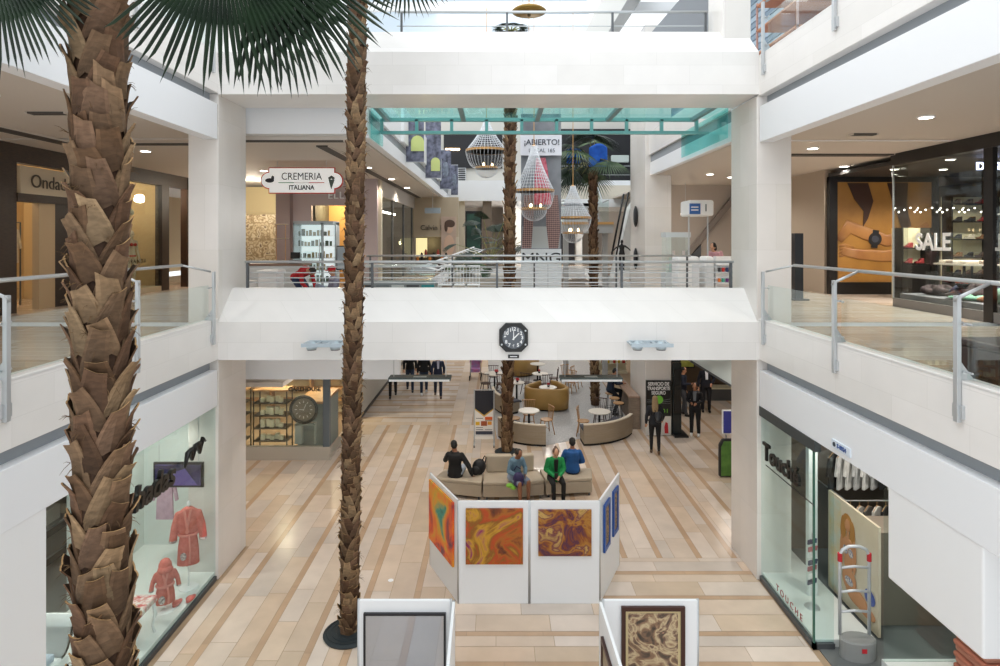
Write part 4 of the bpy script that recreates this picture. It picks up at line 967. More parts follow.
b = MB(); b.prism([(cx-.03,10.812,cz-.03),(cx-.01,10.812,cz-.04),(cx+.105,10.812,cz+.075),(cx+.09,10.812,cz+.09)], (0,-.004,0)); b.build('hour_hand', white, dl_)
for sx, sz in ((1,1),(1,-1),(-1,-1)): b = MB(); b.cyl((cx+sx*.215,10.83,cz+sz*.125),(cx+sx*.215,10.815,cz+sz*.125),.016); b.build('screw', steel, t)
t = thing('name_plate', 'small black plate under the octagonal clock', 'sign', (.30,10.88,4.06)); b = MB(); b.box(.20,.40,10.87,10.9,4.04,4.10); b.build('plate', black, t); b = MB(); b.box(.235,.365,10.865,10.87,4.062,4.078); b.build('white_bar', white, t)
# small camera on the far pillar and black lamps
# ---- transport sign and lobby ----
t = thing('transport_sign', 'tall black sign reading servicio de transporte seguro on the far pillar', 'sign', (4.97,18.95,0))
b = MB(); b.box(4.70,5.48,18.90,18.97,.62,1.74); bd_ = b.build('board', mat('sign_black','#141618',.35), t)
b = MB(); b.box(4.70,5.48,18.90,18.97,.02,.62); b.build('lower_board', mat('sign_white','#dcdcd8',.4), t)
sx_ = 5.09
for s_, z in (('SERVICIO DE',1.63),('TRANSPORTE',1.49),('SEGURO',1.35)): text(s_, .150, white, 'lettering', .003, (sx_,18.895,z), (90,0,0), bd_, sx=.78, bold=.004)
b = MB(); b.cyl((5.1,18.9,1.14),(5.1,18.89,1.14),.13,n=32); b.build('green_disc', mat('green_ink','#7ac943',.5), bd_)
b = MB()
for k in range(3): b.tube([(4.72,18.893,1.14-.05*k),(5.1,18.893,1.10-.03*k),(5.46,18.893,1.16-.07*k)], .004, 4)
b.build('swoosh', mat('grey_ink','#9aa0a0',.5), t)
text('SÓTANO 1', .17, _M['green_ink'], 'lettering', .003, (5.09,18.895,.78), (90,0,0), bd_, sx=.72, bold=.004)
b = MB(); b.prism([(5.28,18.898,.08),(5.40,18.898,.08),(5.38,18.898,.40),(5.31,18.898,.44),(5.27,18.898,.28)], (0,-.006,0)); b.build('red_figure', mat('red_ink','#c8202c',.5), t)
t = thing('black_kiosk', 'tall black kiosk column on a square black foot right of the transport sign', 'kiosk', (5.68,18.9,0))
b = MB(); b.box(5.55,5.82,18.92,19.3,.05,2.3); b.build('column', mat('kiosk_black','#1c2426',.25), t, bevel=.01)
b = MB(); b.box(5.54,5.98,18.7,19.4,0,.05); b.build('foot', black, t); b = MB(); b.box(5.58,5.79,18.91,18.92,.7,2.1); b.build('screen', mat('dark_screen','#0f1214',.1), t)
t = thing('sloping_stair_side', 'pale sloping underside of a staircase cutting the dark lobby top right', 'staircase', (5.2,15.2,3))
b = MB(); b.prism([(4.86,15.0,3.68),(4.86,15.0,3.17),(6.4,15.0,2.22),(6.4,15.0,3.68)], (0,.5,0)); b.build('stringer', mat('pale_teal_panel','#c9d4d4',.4), t)
b = MB(); b.prism([(4.84,14.98,3.18),(4.84,14.98,3.12),(6.4,14.98,2.16),(6.4,14.98,2.22)], (0,.55,0)); b.build('edge_trim', darksteel, t)
q = G(725,478)
t = thing('green_stand', 'rounded black-edged green stand half hidden by the right pillar', 'stand', (q.x,q.y,0))
b = MB(); b.prism([(q.x-.14,q.y,.02),(q.x-.14,q.y,.85),(q.x-.05,q.y,1.0),(q.x+.5,q.y,1.0),(q.x+.5,q.y,.02)], (0,.12,0)); b.build('edge', black, t, bevel=.03)
b = MB(); b.prism([(q.x-.10,q.y-.01,.06),(q.x-.10,q.y-.01,.80),(q.x-.03,q.y-.01,.95),(q.x+.5,q.y-.01,.95),(q.x+.5,q.y-.01,.06)], (0,.01,0)); b.build('face', mat('leaf_green_print','#5c8a3a',.5,c2='#3f6a2c',scale=4), t)
t = thing('blue_sign', 'small violet-blue rounded sign above the green stand', 'sign', (6.15,16.2,.9))
b = MB(); b.box(6.12,6.6,16.2,16.26,.95,1.55); b.build('panel', mat('violet_blue','#3a3f94',.4), t, bevel=.02); b = MB(); b.box(6.09,6.62,16.22,16.28,.92,1.58); b.build('border', white, t, bevel=.02); b = MB(); b.cyl((6.2,16.25,0),(6.2,16.25,.95),.02); b.build('pole', steel, t)
t = thing('lobby_poster', 'yellow-green framed poster on the dark lobby wall', 'poster', (7.3,23.55,2)); b = MB(); b.box(7.15,7.75,23.5,23.58,1.15,2.25); b.build('frame', black, t); b = MB(); b.box(7.2,7.7,23.49,23.5,1.2,2.2); b.build('print', mat('yellow_green_print','#b9bc5c',.5,c2='#8f9a3c',scale=4), t)
t = thing('lobby_bench', 'pale lit ledge against the dark lobby wall', 'bench', (9,23.2,0)); b = MB(); b.box(7.9,9.4,23.0,23.5,0,.45); b.build('base', darksteel, t); b = MB(); b.box(7.9,9.4,22.95,23.5,.45,.5); b.build('top', mat('cream_ledge','#cfc8ac',.4), t)
t = thing('lobby_downlight', 'round ceiling lamp of the dark lobby', 'lamp', (7.5,19.5,3.68)); b = MB(); b.lathe((7.5,19.5,3.66), [(.02,0),(.1,0),(.12,.04)], 16); b.build('lens', emitw, t); spot('lobby_light', (7.5,19.5,3.6), 110, ang=150, parent=t)
b = MB(); b.cyl((4.66,19.3,2.35),(4.68,19.3,2.35),.05); 
# ---- lit shop behind the left pillar (boxes of candles) ----
t = setting('window_1', (-7,16.8,0))
b = MB(); b.box(-11,-4.68,16.8,16.95,0,.37); b.box(-4.83,-4.68,16.95,20.6,0,.12); b.build('kerb', mat('pale_kerb','#b3aca0',.5), t)
b = MB(); b.box(-4.88,-4.70,16.82,16.95,.37,2.95); b.build('corner_post', mat('slate_post','#5f6a72',.4,.2), t)
b = MB(); b.box(-11,-4.9,16.86,16.875,.37,2.95); b.build('front_glass', glass_mat('lit_window_glass',(.95,.97,.95),.06,0,.3), t)
b = MB(); b.box(-4.72,-4.70,18.9,19.0,.12,2.95); b.box(-4.85,-4.70,20.6,20.8,0,2.95); b.build('side_posts', darksteel, t)
plate('wall_side_corridor', -4.95, -4.70, 20.8, 30, .12, 3.0, mat('pale_corridor_wall','#c9c4ba',.5)); plate('baseboard_corridor', -4.96, -4.68, 20.8, 30, 0, .12, black)
plate('wall_candle_shop_back', -11, -4.95, 21.5, 21.6, 0, 3.0, mat('cream_shop_wall','#e2d6b4',.6))
plate('wall_candle_shop_left', -11.1, -11, 16.8, 21.6, 0, 3.0, _M['cream_shop_wall'])
shf = mat('shelf_frame_dark','#3a3428',.4,.4); wax = mat('ivory_box','#efeccf',.45)
def rack(x, y, w_, d_, label):
    t = thing('display_rack', label, 'shelf', (x+w_/2,y+d_/2,0), 'open racks in the candle shop window')
    for a in (x+.015, x+w_-.015):
        for c in (y+.015, y+d_-.015): b = MB(); b.box(a-.015,a+.015,c-.015,c+.015,.0,1.84); b.build('upright', shf, t)
    for z in (.42,.78,1.14,1.5): b = MB(); b.box(x,x+w_,y,y+d_,z-.02,z); b.build('shelf', shf, t)
    b = MB(); b.box(x-.01,x+w_+.01,y-.01,y+d_+.01,1.84,1.88); b.build('top_board', lw, t)
    return t
rs = random.Random(9)
for rx, lb in ((-6.98,'dark-framed open rack of ivory boxes with wooden top, right one in the candle shop window'), (-8.2,'dark-framed open rack half hidden behind the left pillar')):
    rack(rx, 17.15, .98, .5, lb)
    for z in (.42,.78,1.14,1.5):
        for k in range(5):
            x = rx+.18+.13*k+rs.uniform(-.01,.01); h = rs.choice([.12,.16,.22])
            b = MB(); b.box(x,x+.11,17.25+.08*(k%2),17.36+.08*(k%2),z+.001,z+h); tag(b.build('ivory_box', wax, bevel=.006), 'small ivory box stacked with others on a dark open rack', 'box', 'ivory boxes on the open racks')
t = thing('shop_counter', 'grey counter with wooden top behind the big round clock', 'counter', (-5.45,17.9,0))
b = MB(); b.box(-5.75,-5.0,17.3,18.9,0,1.45); b.build('body', mat('grey_counter','#8f9a98',.5), t); b = MB(); b.box(-5.78,-4.97,17.27,18.9,1.45,1.52); b.build('top', lw, t)
t = thing('round_clock', 'large round dark wooden clock leaning in the candle shop window', 'clock', (-5.5,17.05,1.35))
c = Vector((-5.51,17.1,1.34)); b = MB(); b.tube([(c.x+math.cos(a)*.37, c.y, c.z+math.sin(a)*.37) for a in [2*math.pi*i/48 for i in range(48)]], .045, 8, True); b.build('rim', mat('dark_rim','#2c2f2e',.4), t, smooth=True)
b = MB(); b.cyl((c.x,c.y,c.z),(c.x,c.y+.02,c.z),.35,n=40); b.build('face', mat('taupe_face','#7a7268',.5), t)
for i in range(12):
    a = 2*math.pi*i/12; b = MB(); b.obox((c.x+math.cos(a)*.22,c.y-.012,c.z+math.sin(a)*.22), .03,.004,.008,(0,-a,0)); b.build('hour_mark', white, t)
b = MB(); b.obox((c.x+.03,c.y-.015,c.z+.06),.006,.004,.10,(0,.4,0)); b.obox((c.x-.05,c.y-.015,c.z),.07,.004,.006); b.build('hands', white, t)
t = thing('counter_support', 'pale pedestal carrying the round clock', 'stand', (-5.5,17.1,.37)); b = MB(); b.box(-5.75,-5.55,17.05,17.2,.37,.95); b.box(-5.2,-5.17,17.05,17.2,.37,.95); b.box(-5.75,-5.17,17.05,17.2,.90,.93); b.build('stand', mat('pale_grey_stand','#a9b3b0',.5), t)
text('CAREHOUSE', .16, black, 'shop_lettering', .01, (-5.4,16.84,1.98), (90,0,0), None, sx=1.0, bold=.004)
bpy.data.objects['shop_lettering']['label'] = 'dark letters on the lit candle shop window above the round clock'; bpy.data.objects['shop_lettering']['category'] = 'lettering'
t = thing('wall_shelving', 'long lit wall shelving with boxes at the back of the candle shop', 'shelf', (-7.5,21.2,0))
b = MB(); 
for z in (.5,.9,1.3,1.7,2.1): b.box(-10.8,-5.1,21.1,21.48,z,z+.04)
for x in (-10.8,-9.4,-8,-6.6,-5.15): b.box(x,x+.05,21.1,21.48,0,2.5)
b.build('boards', lw, t)
for z in (1.34,1.74,2.14):
    for k in range(12):
        x = -8.3+.26*k; b = MB(); b.box(x,x+.14,21.15,21.3,z+.001,z+rs.uniform(.12,.26)); tag(b.build('shelf_box', (wax,camel)[k%4==3], bevel=.005), 'pale box on the lit back wall shelving of the candle shop', 'box', 'boxes on the back wall shelving')
for x, y in ((-6.3,17.9),(-8.5,18.2),(-5.6,20)): 
    t = thing('candle_shop_lamp', 'round ceiling lamp inside the candle shop', 'lamp', (x,y,2.93), 'candle shop ceiling lamps'); b = MB(); b.lathe((x,y,2.90), [(.02,0),(.08,0),(.1,.045)], 16); b.build('lens', emitwarm, t); spot('lamp_light', (x,y,2.86), 120, (1,.88,.62), 150, t)
# ================= FIRST UPPER LEVEL =================
def label_struct(o): return o
def downlight(x, y, z, label, r=.11, power=60, group='ceiling downlights', m=None):
    t = thing('downlight', label, 'lamp', (x,y,z-.03), group)
    b = MB(); b.lathe((x,y,z-.02), [(r,0),(r+.02,.0),(r+.02,.02),(r,.02)], 24); b.build('rim', white, t)
    b = MB(); b.lathe((x,y,z-.025), [(.01,0),(r*.9,0),(r,.02)], 24); b.build('lens', m or emitw, t)
    if power: spot('lamp_light', (x,y,z-.06), power, (1,.94,.86), 150, t)
    return t
ZL, ZR = 8.26, 8.22
for x, y, lb in ((7.08,9.9,'round ceiling lamp nearest the right edge of the picture, upper right ceiling'), (7.0,13.3,'round ceiling lamp just right of the right pillar'), (9.6,16.6,'small round ceiling lamp above the watch billboard'), (7.6,19.5,'small far ceiling lamp over the grey wall right of the pillar')):
    downlight(x, y, ZR, lb, power=90, group=None)
downlight(6.6, 18.6, ZR, 'ceiling lamp seen above the white nail kiosk', power=60, group=None)
for x, y, lb in ((-7.2,8.5,'ceiling lamp of the left balcony hidden near the nearest palm'), (-8.2,14.0,'ceiling lamp of the left walkway before the sign shop'), (-3.7,17.2,'ceiling lamp over the ice cream counter, nearest the void'), (-3.6,20.5,'second ceiling lamp along the left void edge'), (-3.6,24,'third ceiling lamp along the left void edge'), (-7,18,'ceiling lamp behind the oval hanging sign')):
    downlight(x, y, ZL, lb, power=70, group=None)
# unseen lamps added to brighten the ground floor below the bridge and beyond
for x in (-3.4,-.2,3.0):
    downlight(x, 14.2, 4.02, 'added unseen lamp in the underside of the bridge', power=110, group='added lamps under the bridge')
for x, y in ((-7.5,14.4),(6.9,14.2)): downlight(x, y, 2.95 if x < 0 else 3.7, 'added unseen lamp in the low side ceiling behind the pillar', power=90, group='added lamps behind the pillars')
for x, y in ((-3.5,31.5),(.5,33.5),(4,31.5),(-3.5,36.5),(3.5,36.5)): downlight(x, max(y,33.2), 4.02, 'added unseen lamp at the far end of the hall', power=160, group='added far hall lamps')
# ceiling slots and vents
for x0, x1, y0, y1, z, lb in ((-9.4,-9.0,6,14,ZL,'long dark ceiling slot running above the left walkway'), (-7.6,-7.0,9.7,9.85,ZL,'short dark ceiling slot at left, nearer one'), (-8.0,-6.4,12.9,13.05,ZL,'thin dark ceiling slot beside the left pillar'),
      (6.8,7.25,11.45,11.6,ZR,'small grey air vent in the right ceiling'), (6.2,9.4,14.2,14.5,ZR,'long dark ceiling slot before the SALE shop'), (-3.98,-3.72,13.2,32,ZL,'long grey ceiling channel along the left void edge'), (-6,-3.2,12.5,12.62,ZL,'thin joint in the ceiling behind the header')):
    t = thing('ceiling_slot', lb, 'ceiling slot', ((x0+x1)/2,(y0+y1)/2,z-.03)); b = MB(); b.box(x0,x1,y0,y1,z-.03,z); b.build('channel', mat('dark_slot','#4d4843',.7), t)
    b = MB(); b.box(x0-.02,x0,y0-.02,y1+.02,z-.035,z); b.box(x1,x1+.02,y0-.02,y1+.02,z-.035,z); b.build('trim', ceilm, t)
# ---------- left: dark-framed fashion shops ----------
bw_ = brownwood
t = thing('storefront', 'dark brown shop front with lit doorway and beige name board, far left', 'shop front', (-10.4,13,F2))
b = MB(); b.box(-10.6,-10.38,11.2,12.97,F2,ZL); b.build('column', bw_, t)
b = MB(); b.box(-10.6,-10.38,12.97,20.4,7.86,ZL); b.build('header', bw_, t)
b = MB(); b.box(-10.55,-10.36,12.97,16.3,7.02,7.20); b.build('transom', bw_, t)
b = MB(); b.box(-10.55,-10.40,13.62,14.12,F2,7.05); b.build('pilaster', mat('tan_pilaster','#b39a78',.6), t)
b = MB(); b.box(-10.6,-10.40,14.12,14.6,F2,7.05); b.build('door', mat('dark_door','#241813',.4), t)
b = MB(); b.box(-10.6,-10.38,15.6,16.4,F2,7.86); b.build('column', bw_, t)
b = MB(); b.box(-10.6,-10.38,18.6,19.0,F2,7.86); b.build('column', bw_, t)
b = MB(); b.box(-10.6,-10.38,20.1,22,F2,ZL); b.build('column', bw_, t)
b = MB(); b.box(-10.5,-10.36,13.05,14.75,7.20,7.80); nb_ = b.build('name_board', mat('beige_board','#c3b49b',.5), t)
def wtext(s, size, m, x, y, z, d, parent, **k):
    """d=+1: read toward +Y, faces +X (left side); d=-1: read toward -Y, faces -X (right side)"""
    Mx = Matrix(((0,0,d,x),(d,0,0,y),(0,1,0,z),(0,0,0,1))); return text(s, size, m, world=Mx, parent=parent, **k)
wtext('Ondade', .42, mat('letter_brown','#3b3026',.5), -10.35, 13.32, 7.48, 1, nb_, align='LEFT', depth=.006, sx=.95)
b = MB(); b.box(-10.46,-10.44,16.4,18.6,4.75,7.86); b.build('window_glass', shopglass, t)
b = MB(); b.box(-12.6,-10.4,16.3,18.7,F2,4.75); b.build('window_floor', mat('window_floor','#b9a88c',.5), t)
wtext('MIRANDA', .17, mat('letter_dark','#2d211b',.4), -10.42, 16.8, 5.55, 1, t, align='LEFT', depth=.003, spacing=1.5)
plate('wall_left_shop_back', -12.8, -12.7, 12, 20.3, F2, 8.2, mat('shop_tan','#c7a878',.7))
plate('wall_left_window_back', -12.0, -11.95, 16.3, 18.7, F2, 8.2, mat('window_tan','#bda68a',.7))
plate('wall_left_partition', -12.7, -10.6, 16.1, 16.25, F2, 8.2, _M['shop_tan']); 
plate('wall_left_partition', -12.7, -10.6, 18.75, 18.85, F2, 8.2, _M['shop_tan'])
plate('wall_left_orange', -12.5, -12.4, 19.0, 20.1, F2, 8.2, mat('salmon_wall','#c96f55',.7))
for y, p, c in ((13.5,130,(1,.86,.62)),(17.4,60,(1,.9,.78)),(19.6,80,(1,.76,.56))):
    downlight(-11.4, y, 8.2, 'warm lamp inside the left shops', r=.06, power=0, group='warm lamps in the left shops', m=emitwarm); point('lamp_light', (-11.4,y,7.7), p*.6, c)
# bikini mannequins
skm = mat('mannequin_ivory','#e2cfb6',.45); red_sat = mat('red_satin','#c01f22',.4)
def mannequin(label, loc, rot, pose=None, m=None, bikini=True, scale=1.0, group=None):
    skin_t['m'] = m or skm
    r, J = person(label, loc, rot, pose, skin='m', top=None, scale=scale, group=group)
    r.name = 'mannequin'; r['category'] = 'mannequin'
    if bikini:
        b = MB()
        for s_ in (-1,1): b.ell((s_*.06,-.115,1.27), .058,.04,.05)
        b.box(-.13,.13,-.125,-.10,1.235,1.25); o = b.build('bikini_top', red_sat, None, smooth=True); o.parent = r
        b = MB(); b.ell((0,0,.93), .168,.128,.055); o = b.build('bikini_bottom', red_sat, None, smooth=True); o.parent = r
    return r
mannequin('headed mannequin in red bikini, right one of the pair in the left shop window', (-11.05,18.1,4.76), 70)
mannequin('mannequin in red bikini, left one, half behind the nearest palm trunk', (-11.0,17.35,4.76), 60, dict(elL=(.28,-.08,1.14), wrL=(.14,-.10,.98)))
t = thing('hanging_ornament', 'cluster of pale paper petals and brown balls hanging in the bikini window', 'ornament', (-10.9,17.2,7))
rs = random.Random(4)
for k in range(22):
    b = MB(); b.ell((-10.95+rs.uniform(-.2,.2), 17.3+rs.uniform(-.42,.42), 6.95+rs.uniform(-.5,.5)), *(rs.uniform(.06,.16) for _ in range(3)), (rs.random()*3,rs.random()*3,0)); b.build('petal', (mat('paper_cream','#e8dcc8',.6), mat('paper_brown','#6e4a3a',.6))[k%3==0], t, smooth=True)
b = MB(); b.cyl((-10.95,17.3,7.3),(-10.95,17.3,8.2),.006,n=5); b.build('cord', blackm, t)
# garments on rails
def garment(loc, c, name='blouse', label='', group=None, rot=0, L=.75, W=.42):
    t = thing('hanging_garment', label, 'garment', (0,0,0), group)
    b = MB(); b.prism([(-W*.42,0,0),(-W*.12,0,.05),(W*.12,0,.05),(W*.42,0,0),(W*.62,0,-L*.55),(W*.48,0,-L*.58),(W*.34,0,-L*.2),(W*.40,0,-L),(-W*.40,0,-L),(-W*.34,0,-L*.2),(-W*.48,0,-L*.58),(-W*.62,0,-L*.55)], (0,.05,0)); b.build('cloth', mat('garment_'+c.strip('#'), c, .85, var=.2, scale=9), t, bevel=.012)
    b = MB(); b.tube([(-W*.4,.025,0),(0,.025,.07),(W*.4,.025,0)], .008, 5); b.tube([(0,.025,.07),(0,.025,.13),(.02,.025,.15),(.0,.025,.17)], .005, 5); b.build('hanger', lw, t)
    t.location = loc; t.rotation_euler = (0,0,R(rot)); return t
t = thing('clothes_rail', 'dark clothes rail seen through the lit doorway at far left', 'clothes rail', (-11.6,13.5,F2))
b = MB(); b.tube([(-11.6,12.7,F2),(-11.6,12.7,6.6),(-11.6,14.6,6.6),(-11.6,14.6,F2)], .02, 6); b.build('rail', darksteel, t)
for k in range(9):
    garment((-11.6,12.85+.19*k,6.42), ['#e6ddca','#9c6b4a','#d8cdb5','#4a5a3c','#c9b48a','#e9e1d0'][k%6], label='shirt on the clothes rail inside the far left doorway', group='shirts on the far left rail', rot=75+4*(k%3), L=.8)
t = thing('potted_plant', 'dark green low plant on the floor inside the far left doorway', 'plant', (-11.2,13.5,F2))
b = MB(); b.lathe((-11.2,13.4,F2), [(.14,0),(.2,.3),(.18,.3)], 16); b.build('pot', black, t); b = MB()
for k in range(9): a = k*.7; fan_leaf(b, (-11.2,13.4,F2+.35), (math.cos(a),math.sin(a),.8), (-math.cos(a),-math.sin(a),1), .5, nseg=10, spread=80, droop=.3)
b.build('leaves', leafm, t)
# ---------- ice cream stall ----------
t = thing('hanging_sign', 'white oval-ended hanging sign with red edge, dark letters and a cone', 'sign', (-5.2,15.8,7.7))
def plaque(g):
    x0, x1, z0, z1 = -6.16-g, -4.12+g, 7.42-g, 8.06+g; n = []; q = .17
    n += [(x0+q,z0),(x1-q,z0)]; zc = (z0+z1)/2; hr_ = (z1-z0)/2-.12
    n += [(x1-q,zc-hr_)]+[(x1-q+math.cos(a)*(q+.04), zc+math.sin(a)*hr_) for a in [R(-80+160*i/10) for i in range(11)]]+[(x1-q,zc+hr_),(x1-q,z1),(x0+q,z1),(x0+q,zc+hr_)]
    n += [(x0+q-math.cos(a)*(q+.04), zc+math.sin(a)*hr_) for a in [R(80-160*i/10) for i in range(11)]]+[(x0+q,zc-hr_)]
    return n
b = MB(); b.prism([(x,15.80,z) for x, z in plaque(.025)], (0,.06,0)); b.build('border', mat('sign_red','#c23a32',.4), t)
b = MB(); b.prism([(x,15.785,z) for x, z in plaque(0)], (0,.02,0)); fc_ = b.build('face', mat('sign_face','#f6f6f4',.4, emit=.25), t)
dk = mat('sign_ink','#25242a',.4)
text('CREMERIA', .27, dk, 'lettering', .004, (-5.14,15.78,7.84), (90,0,0), fc_, sx=.86); text('ITALIANA', .17, dk, 'lettering', .004, (-5.14,15.78,7.55), (90,0,0), fc_, sx=.9, bold=.004)
for x0, x1, c in ((-5.75,-5.34,'#2f8a4c'),(-5.34,-4.95,'#eeeeee'),(-4.95,-4.54,'#c8342e')): b = MB(); b.box(x0,x1,15.775,15.785,7.67,7.69); b.build('stripe', mat('stripe'+c.strip('#'),c,.5), t)
b = MB(); b.prism([(-4.36,15.78,7.50),(-4.27,15.78,7.76),(-4.43,15.78,7.76)], (0,-.006,0)); b.build('cone', mat('cone_ink','#4d5a52',.5), t)
for k in range(3): b = MB(); b.cyl((-4.40+.045*k,15.78,7.80+.03*(k==1)),(-4.40+.045*k,15.774,7.80+.03*(k==1)),.04); b.build('scoop', mat('scoop_ink','#6a6f68',.5), t)
b = MB(); b.ell((-5.98,15.78,7.74),.12,.006,.06); b.ell((-5.90,15.78,7.80),.04,.006,.07); b.build('emblem', dk, t)
for x in (-5.8,-4.5): b = MB(); b.cyl((x,15.83,8.06),(x,15.83,8.26),.008,n=6); b.build('rod', steel, t)
mauve = mat('mauve_wall','#b3a4a4',.6); 
plate('wall_stall_back', -6.97, -6.35, 20.5, 20.7, F2, 8.26, mauve); plate('wall_stall_back', -5.15, -4.1, 20.5, 20.7, F2, 8.26, mauve); plate('wall_stall_back', -6.35, -5.15, 20.5, 20.7, 7.35, 8.26, mauve)
plate('wall_stall_pier', -7.45, -6.97, 20.2, 20.7, F2, 8.26, mat('dark_mauve','#8d7d7c',.6))
plate('wall_stall_niche', -6.6, -5.0, 22.5, 22.6, F2, 8.2, mat('amber_wall','#d9a866',.7)); point('lamp_light', (-5.7,21.6,7.4), 60, (1,.8,.5))
plate('wall_tile_shop', -10.4, -7.4, 23.0, 23.1, F2, 8.2, mat('pale_yellow_wall','#e0cfa2',.7))
tm = art_mat('patterned_tiles', ['#7a644c','#cdbd9c','#8a7454','#d3c6a8','#665040'], 5, 0, 2, 1); 
b = MB(); b.box(-9.6,-7.5,22.0,22.1,F2,7.1); struct('wall_patterned', b, tm)
point('lamp_light', (-8.5,20.8,7.6), 80, (1,.9,.74))
text('ELLIPSE', .34, white, 'shop_lettering', .03, (-5.15,20.46,7.68), (90,0,0), None, spacing=1.15); tag(bpy.data.objects['shop_lettering.001'] if 'shop_lettering.001' in bpy.data.objects else bpy.data.objects['shop_lettering'], 'white raised letters on the mauve wall, partly behind the slim palm', 'lettering')
# fridge
t = thing('display_fridge', 'tall lit glass-door fridge with stocked shelves under the oval-ended hanging sign', 'fridge', (-5.35,17.6,F2))
fm = mat('fridge_grey','#a8b2b4',.35,.3); fi = mat('fridge_light','#e6eeee',.5, emit=.5)
b = MB(); b.box(-5.92,-5.88,17.4,18.1,F2,6.68); b.box(-5.1,-5.04,17.4,17.46,F2,6.68); b.box(-4.79,-4.75,17.7,18.1,F2,6.68); b.box(-5.92,-4.75,17.4,18.1,6.62,6.72); b.box(-5.92,-4.75,17.4,18.1,F2,4.8); b.build('cabinet', fm, t)
b = MB(); b.box(-5.88,-4.79,18.05,18.1,4.8,6.62); b.build('lit_back', fi, t)
b = MB(); b.box(-5.90,-5.08,17.39,17.40,4.8,6.62); b.build('door_glass', glass, t)
b = MB(); b.box(-5.14,-5.12,17.34,17.37,5.2,6.2); b.build('handle', steel, t)
rs = random.Random(8)
for z in (4.95,5.3,5.65,6.0,6.3):
    b = MB(); b.box(-5.88,-4.79,17.45,18.04,z-.015,z); b.build('shelf', white, t)
    x = -5.84
    while x < -4.9:
        w_ = rs.uniform(.07,.13); b = MB(); b.cyl((x+w_/2,17.6,z),(x+w_/2,17.6,z+rs.uniform(.10,.2)),w_*.42,n=10); tag(b.build('food_tub', mat('tub%d'%rs.randrange(4), ['#e8e6da','#5c6b58','#9aa39a','#c9b58c'][rs.randrange(4)], .5), smooth=False), 'small tub or bottle on a shelf of the lit display fridge', 'tub', 'tubs in the display fridge'); x += w_+.01
# counter, tubs, rack
t = thing('stall_counter', 'white stall counter with brown top behind the railing, far left of the bridge', 'counter', (-6.3,16.6,F2))
b = MB(); b.box(-7.4,-5.35,16.5,17.1,F2,5.46); b.build('body', mat('counter_white','#dfe2e2',.4), t); b = MB(); b.box(-7.45,-5.3,16.45,17.15,5.46,5.52); b.build('top', mat('brown_top','#8b6f5c',.4), t)
t = thing('storage_tub', 'large white lidded tub in front of the stall counter', 'tub', (-5.9,15.6,F2)); b = MB(); b.box(-6.1,-5.6,15.3,15.8,F2+.02,5.33); b.build('body', white, t, bevel=.03); b = MB(); b.box(-6.13,-5.57,15.27,15.83,5.33,5.40); b.build('lid', white, t, bevel=.015)
t = thing('storage_tub', 'smaller white tub left of the large lidded one', 'tub', (-6.4,15.6,F2)); b = MB(); b.lathe((-6.42,15.6,F2), [(.16,.02),(.2,.5),(.21,.52),(.19,.52)], 20); b.build('body', white, t)
t = thing('wire_stand', 'tall thin wire stand with two tiers on the stall counter', 'stand', (-6.05,16.8,5.52))
b = MB(); 
for sx in (-.13,.13): b.cyl((-6.05+sx,16.8,5.52),(-6.05+sx,16.8,6.62),.012,n=6)
b.build('poles', lw, t)
for z in (5.56,6.2,6.6): b = MB(); b.lathe((-6.05,16.8,z), [(.15,0),(.2,.01),(.2,.02)], 18); b.build('tier', mat('tier_cream','#d9cbb0',.5), t)
t = thing('cash_register', 'dark till with screen on the stall counter', 'till', (-5.6,16.7,5.52)); b = MB(); b.box(-5.75,-5.5,16.6,16.9,5.52,5.62); b.build('base', black, t); b = MB(); b.obox((-5.63,16.75,5.74),.13,.015,.09,(-.25,0,0)); b.build('screen', black, t)
t = thing('screen_board', 'grey tilted screen beside the slim palm on the stall', 'screen', (-4.15,17.0,5.5)); b = MB(); b.box(-4.5,-3.9,16.9,16.94,5.35,5.98); b.build('panel', mat('screen_grey','#a9b6be',.4), t); b = MB(); b.box(-4.53,-3.87,16.92,16.96,5.32,6.01); b.box(-4.25,-4.15,16.92,17.0,F2,5.33); b.build('frame', black, t)
# staff
person('person in red polo and pale apron bending over behind the railing', (-5.05,15.4,F2), 60, dict(pelvis=(0,.12,.62), chest=(0,-.16,.78), neck=(0,-.30,.80), head=(0,-.42,.78), look=(0,-.6,-1), shL=(.16,-.22,.76), shR=(-.16,-.22,.76), elL=(.2,-.28,.50), elR=(-.2,-.28,.50), wrL=(.12,-.42,.32), wrR=(-.12,-.42,.32), hiL=(.09,.10,.60), hiR=(-.09,.10,.60), knL=(.12,-.12,.34), knR=(-.12,-.12,.34), anL=(.12,.10,.09), anR=(-.12,.10,.09)), top='#c3262e', bottom='#2a3a5c', hair='#2a211c')
person('person in red cap and lilac-grey shirt crouching behind the railing, beside the slim palm', (-4.15,15.2,F2+.06), 300, dict(anL=(.11,-.30,.06), anR=(-.11,-.28,.06), knL=(.14,-.38,.36), knR=(-.14,-.36,.36), pelvis=(0,0,.12)), base=SIT, top='#9b9aae', bottom='#9aa2b4', hair='#c3202a', hairstyle='cap', bulk=1.1, topname='shirt')
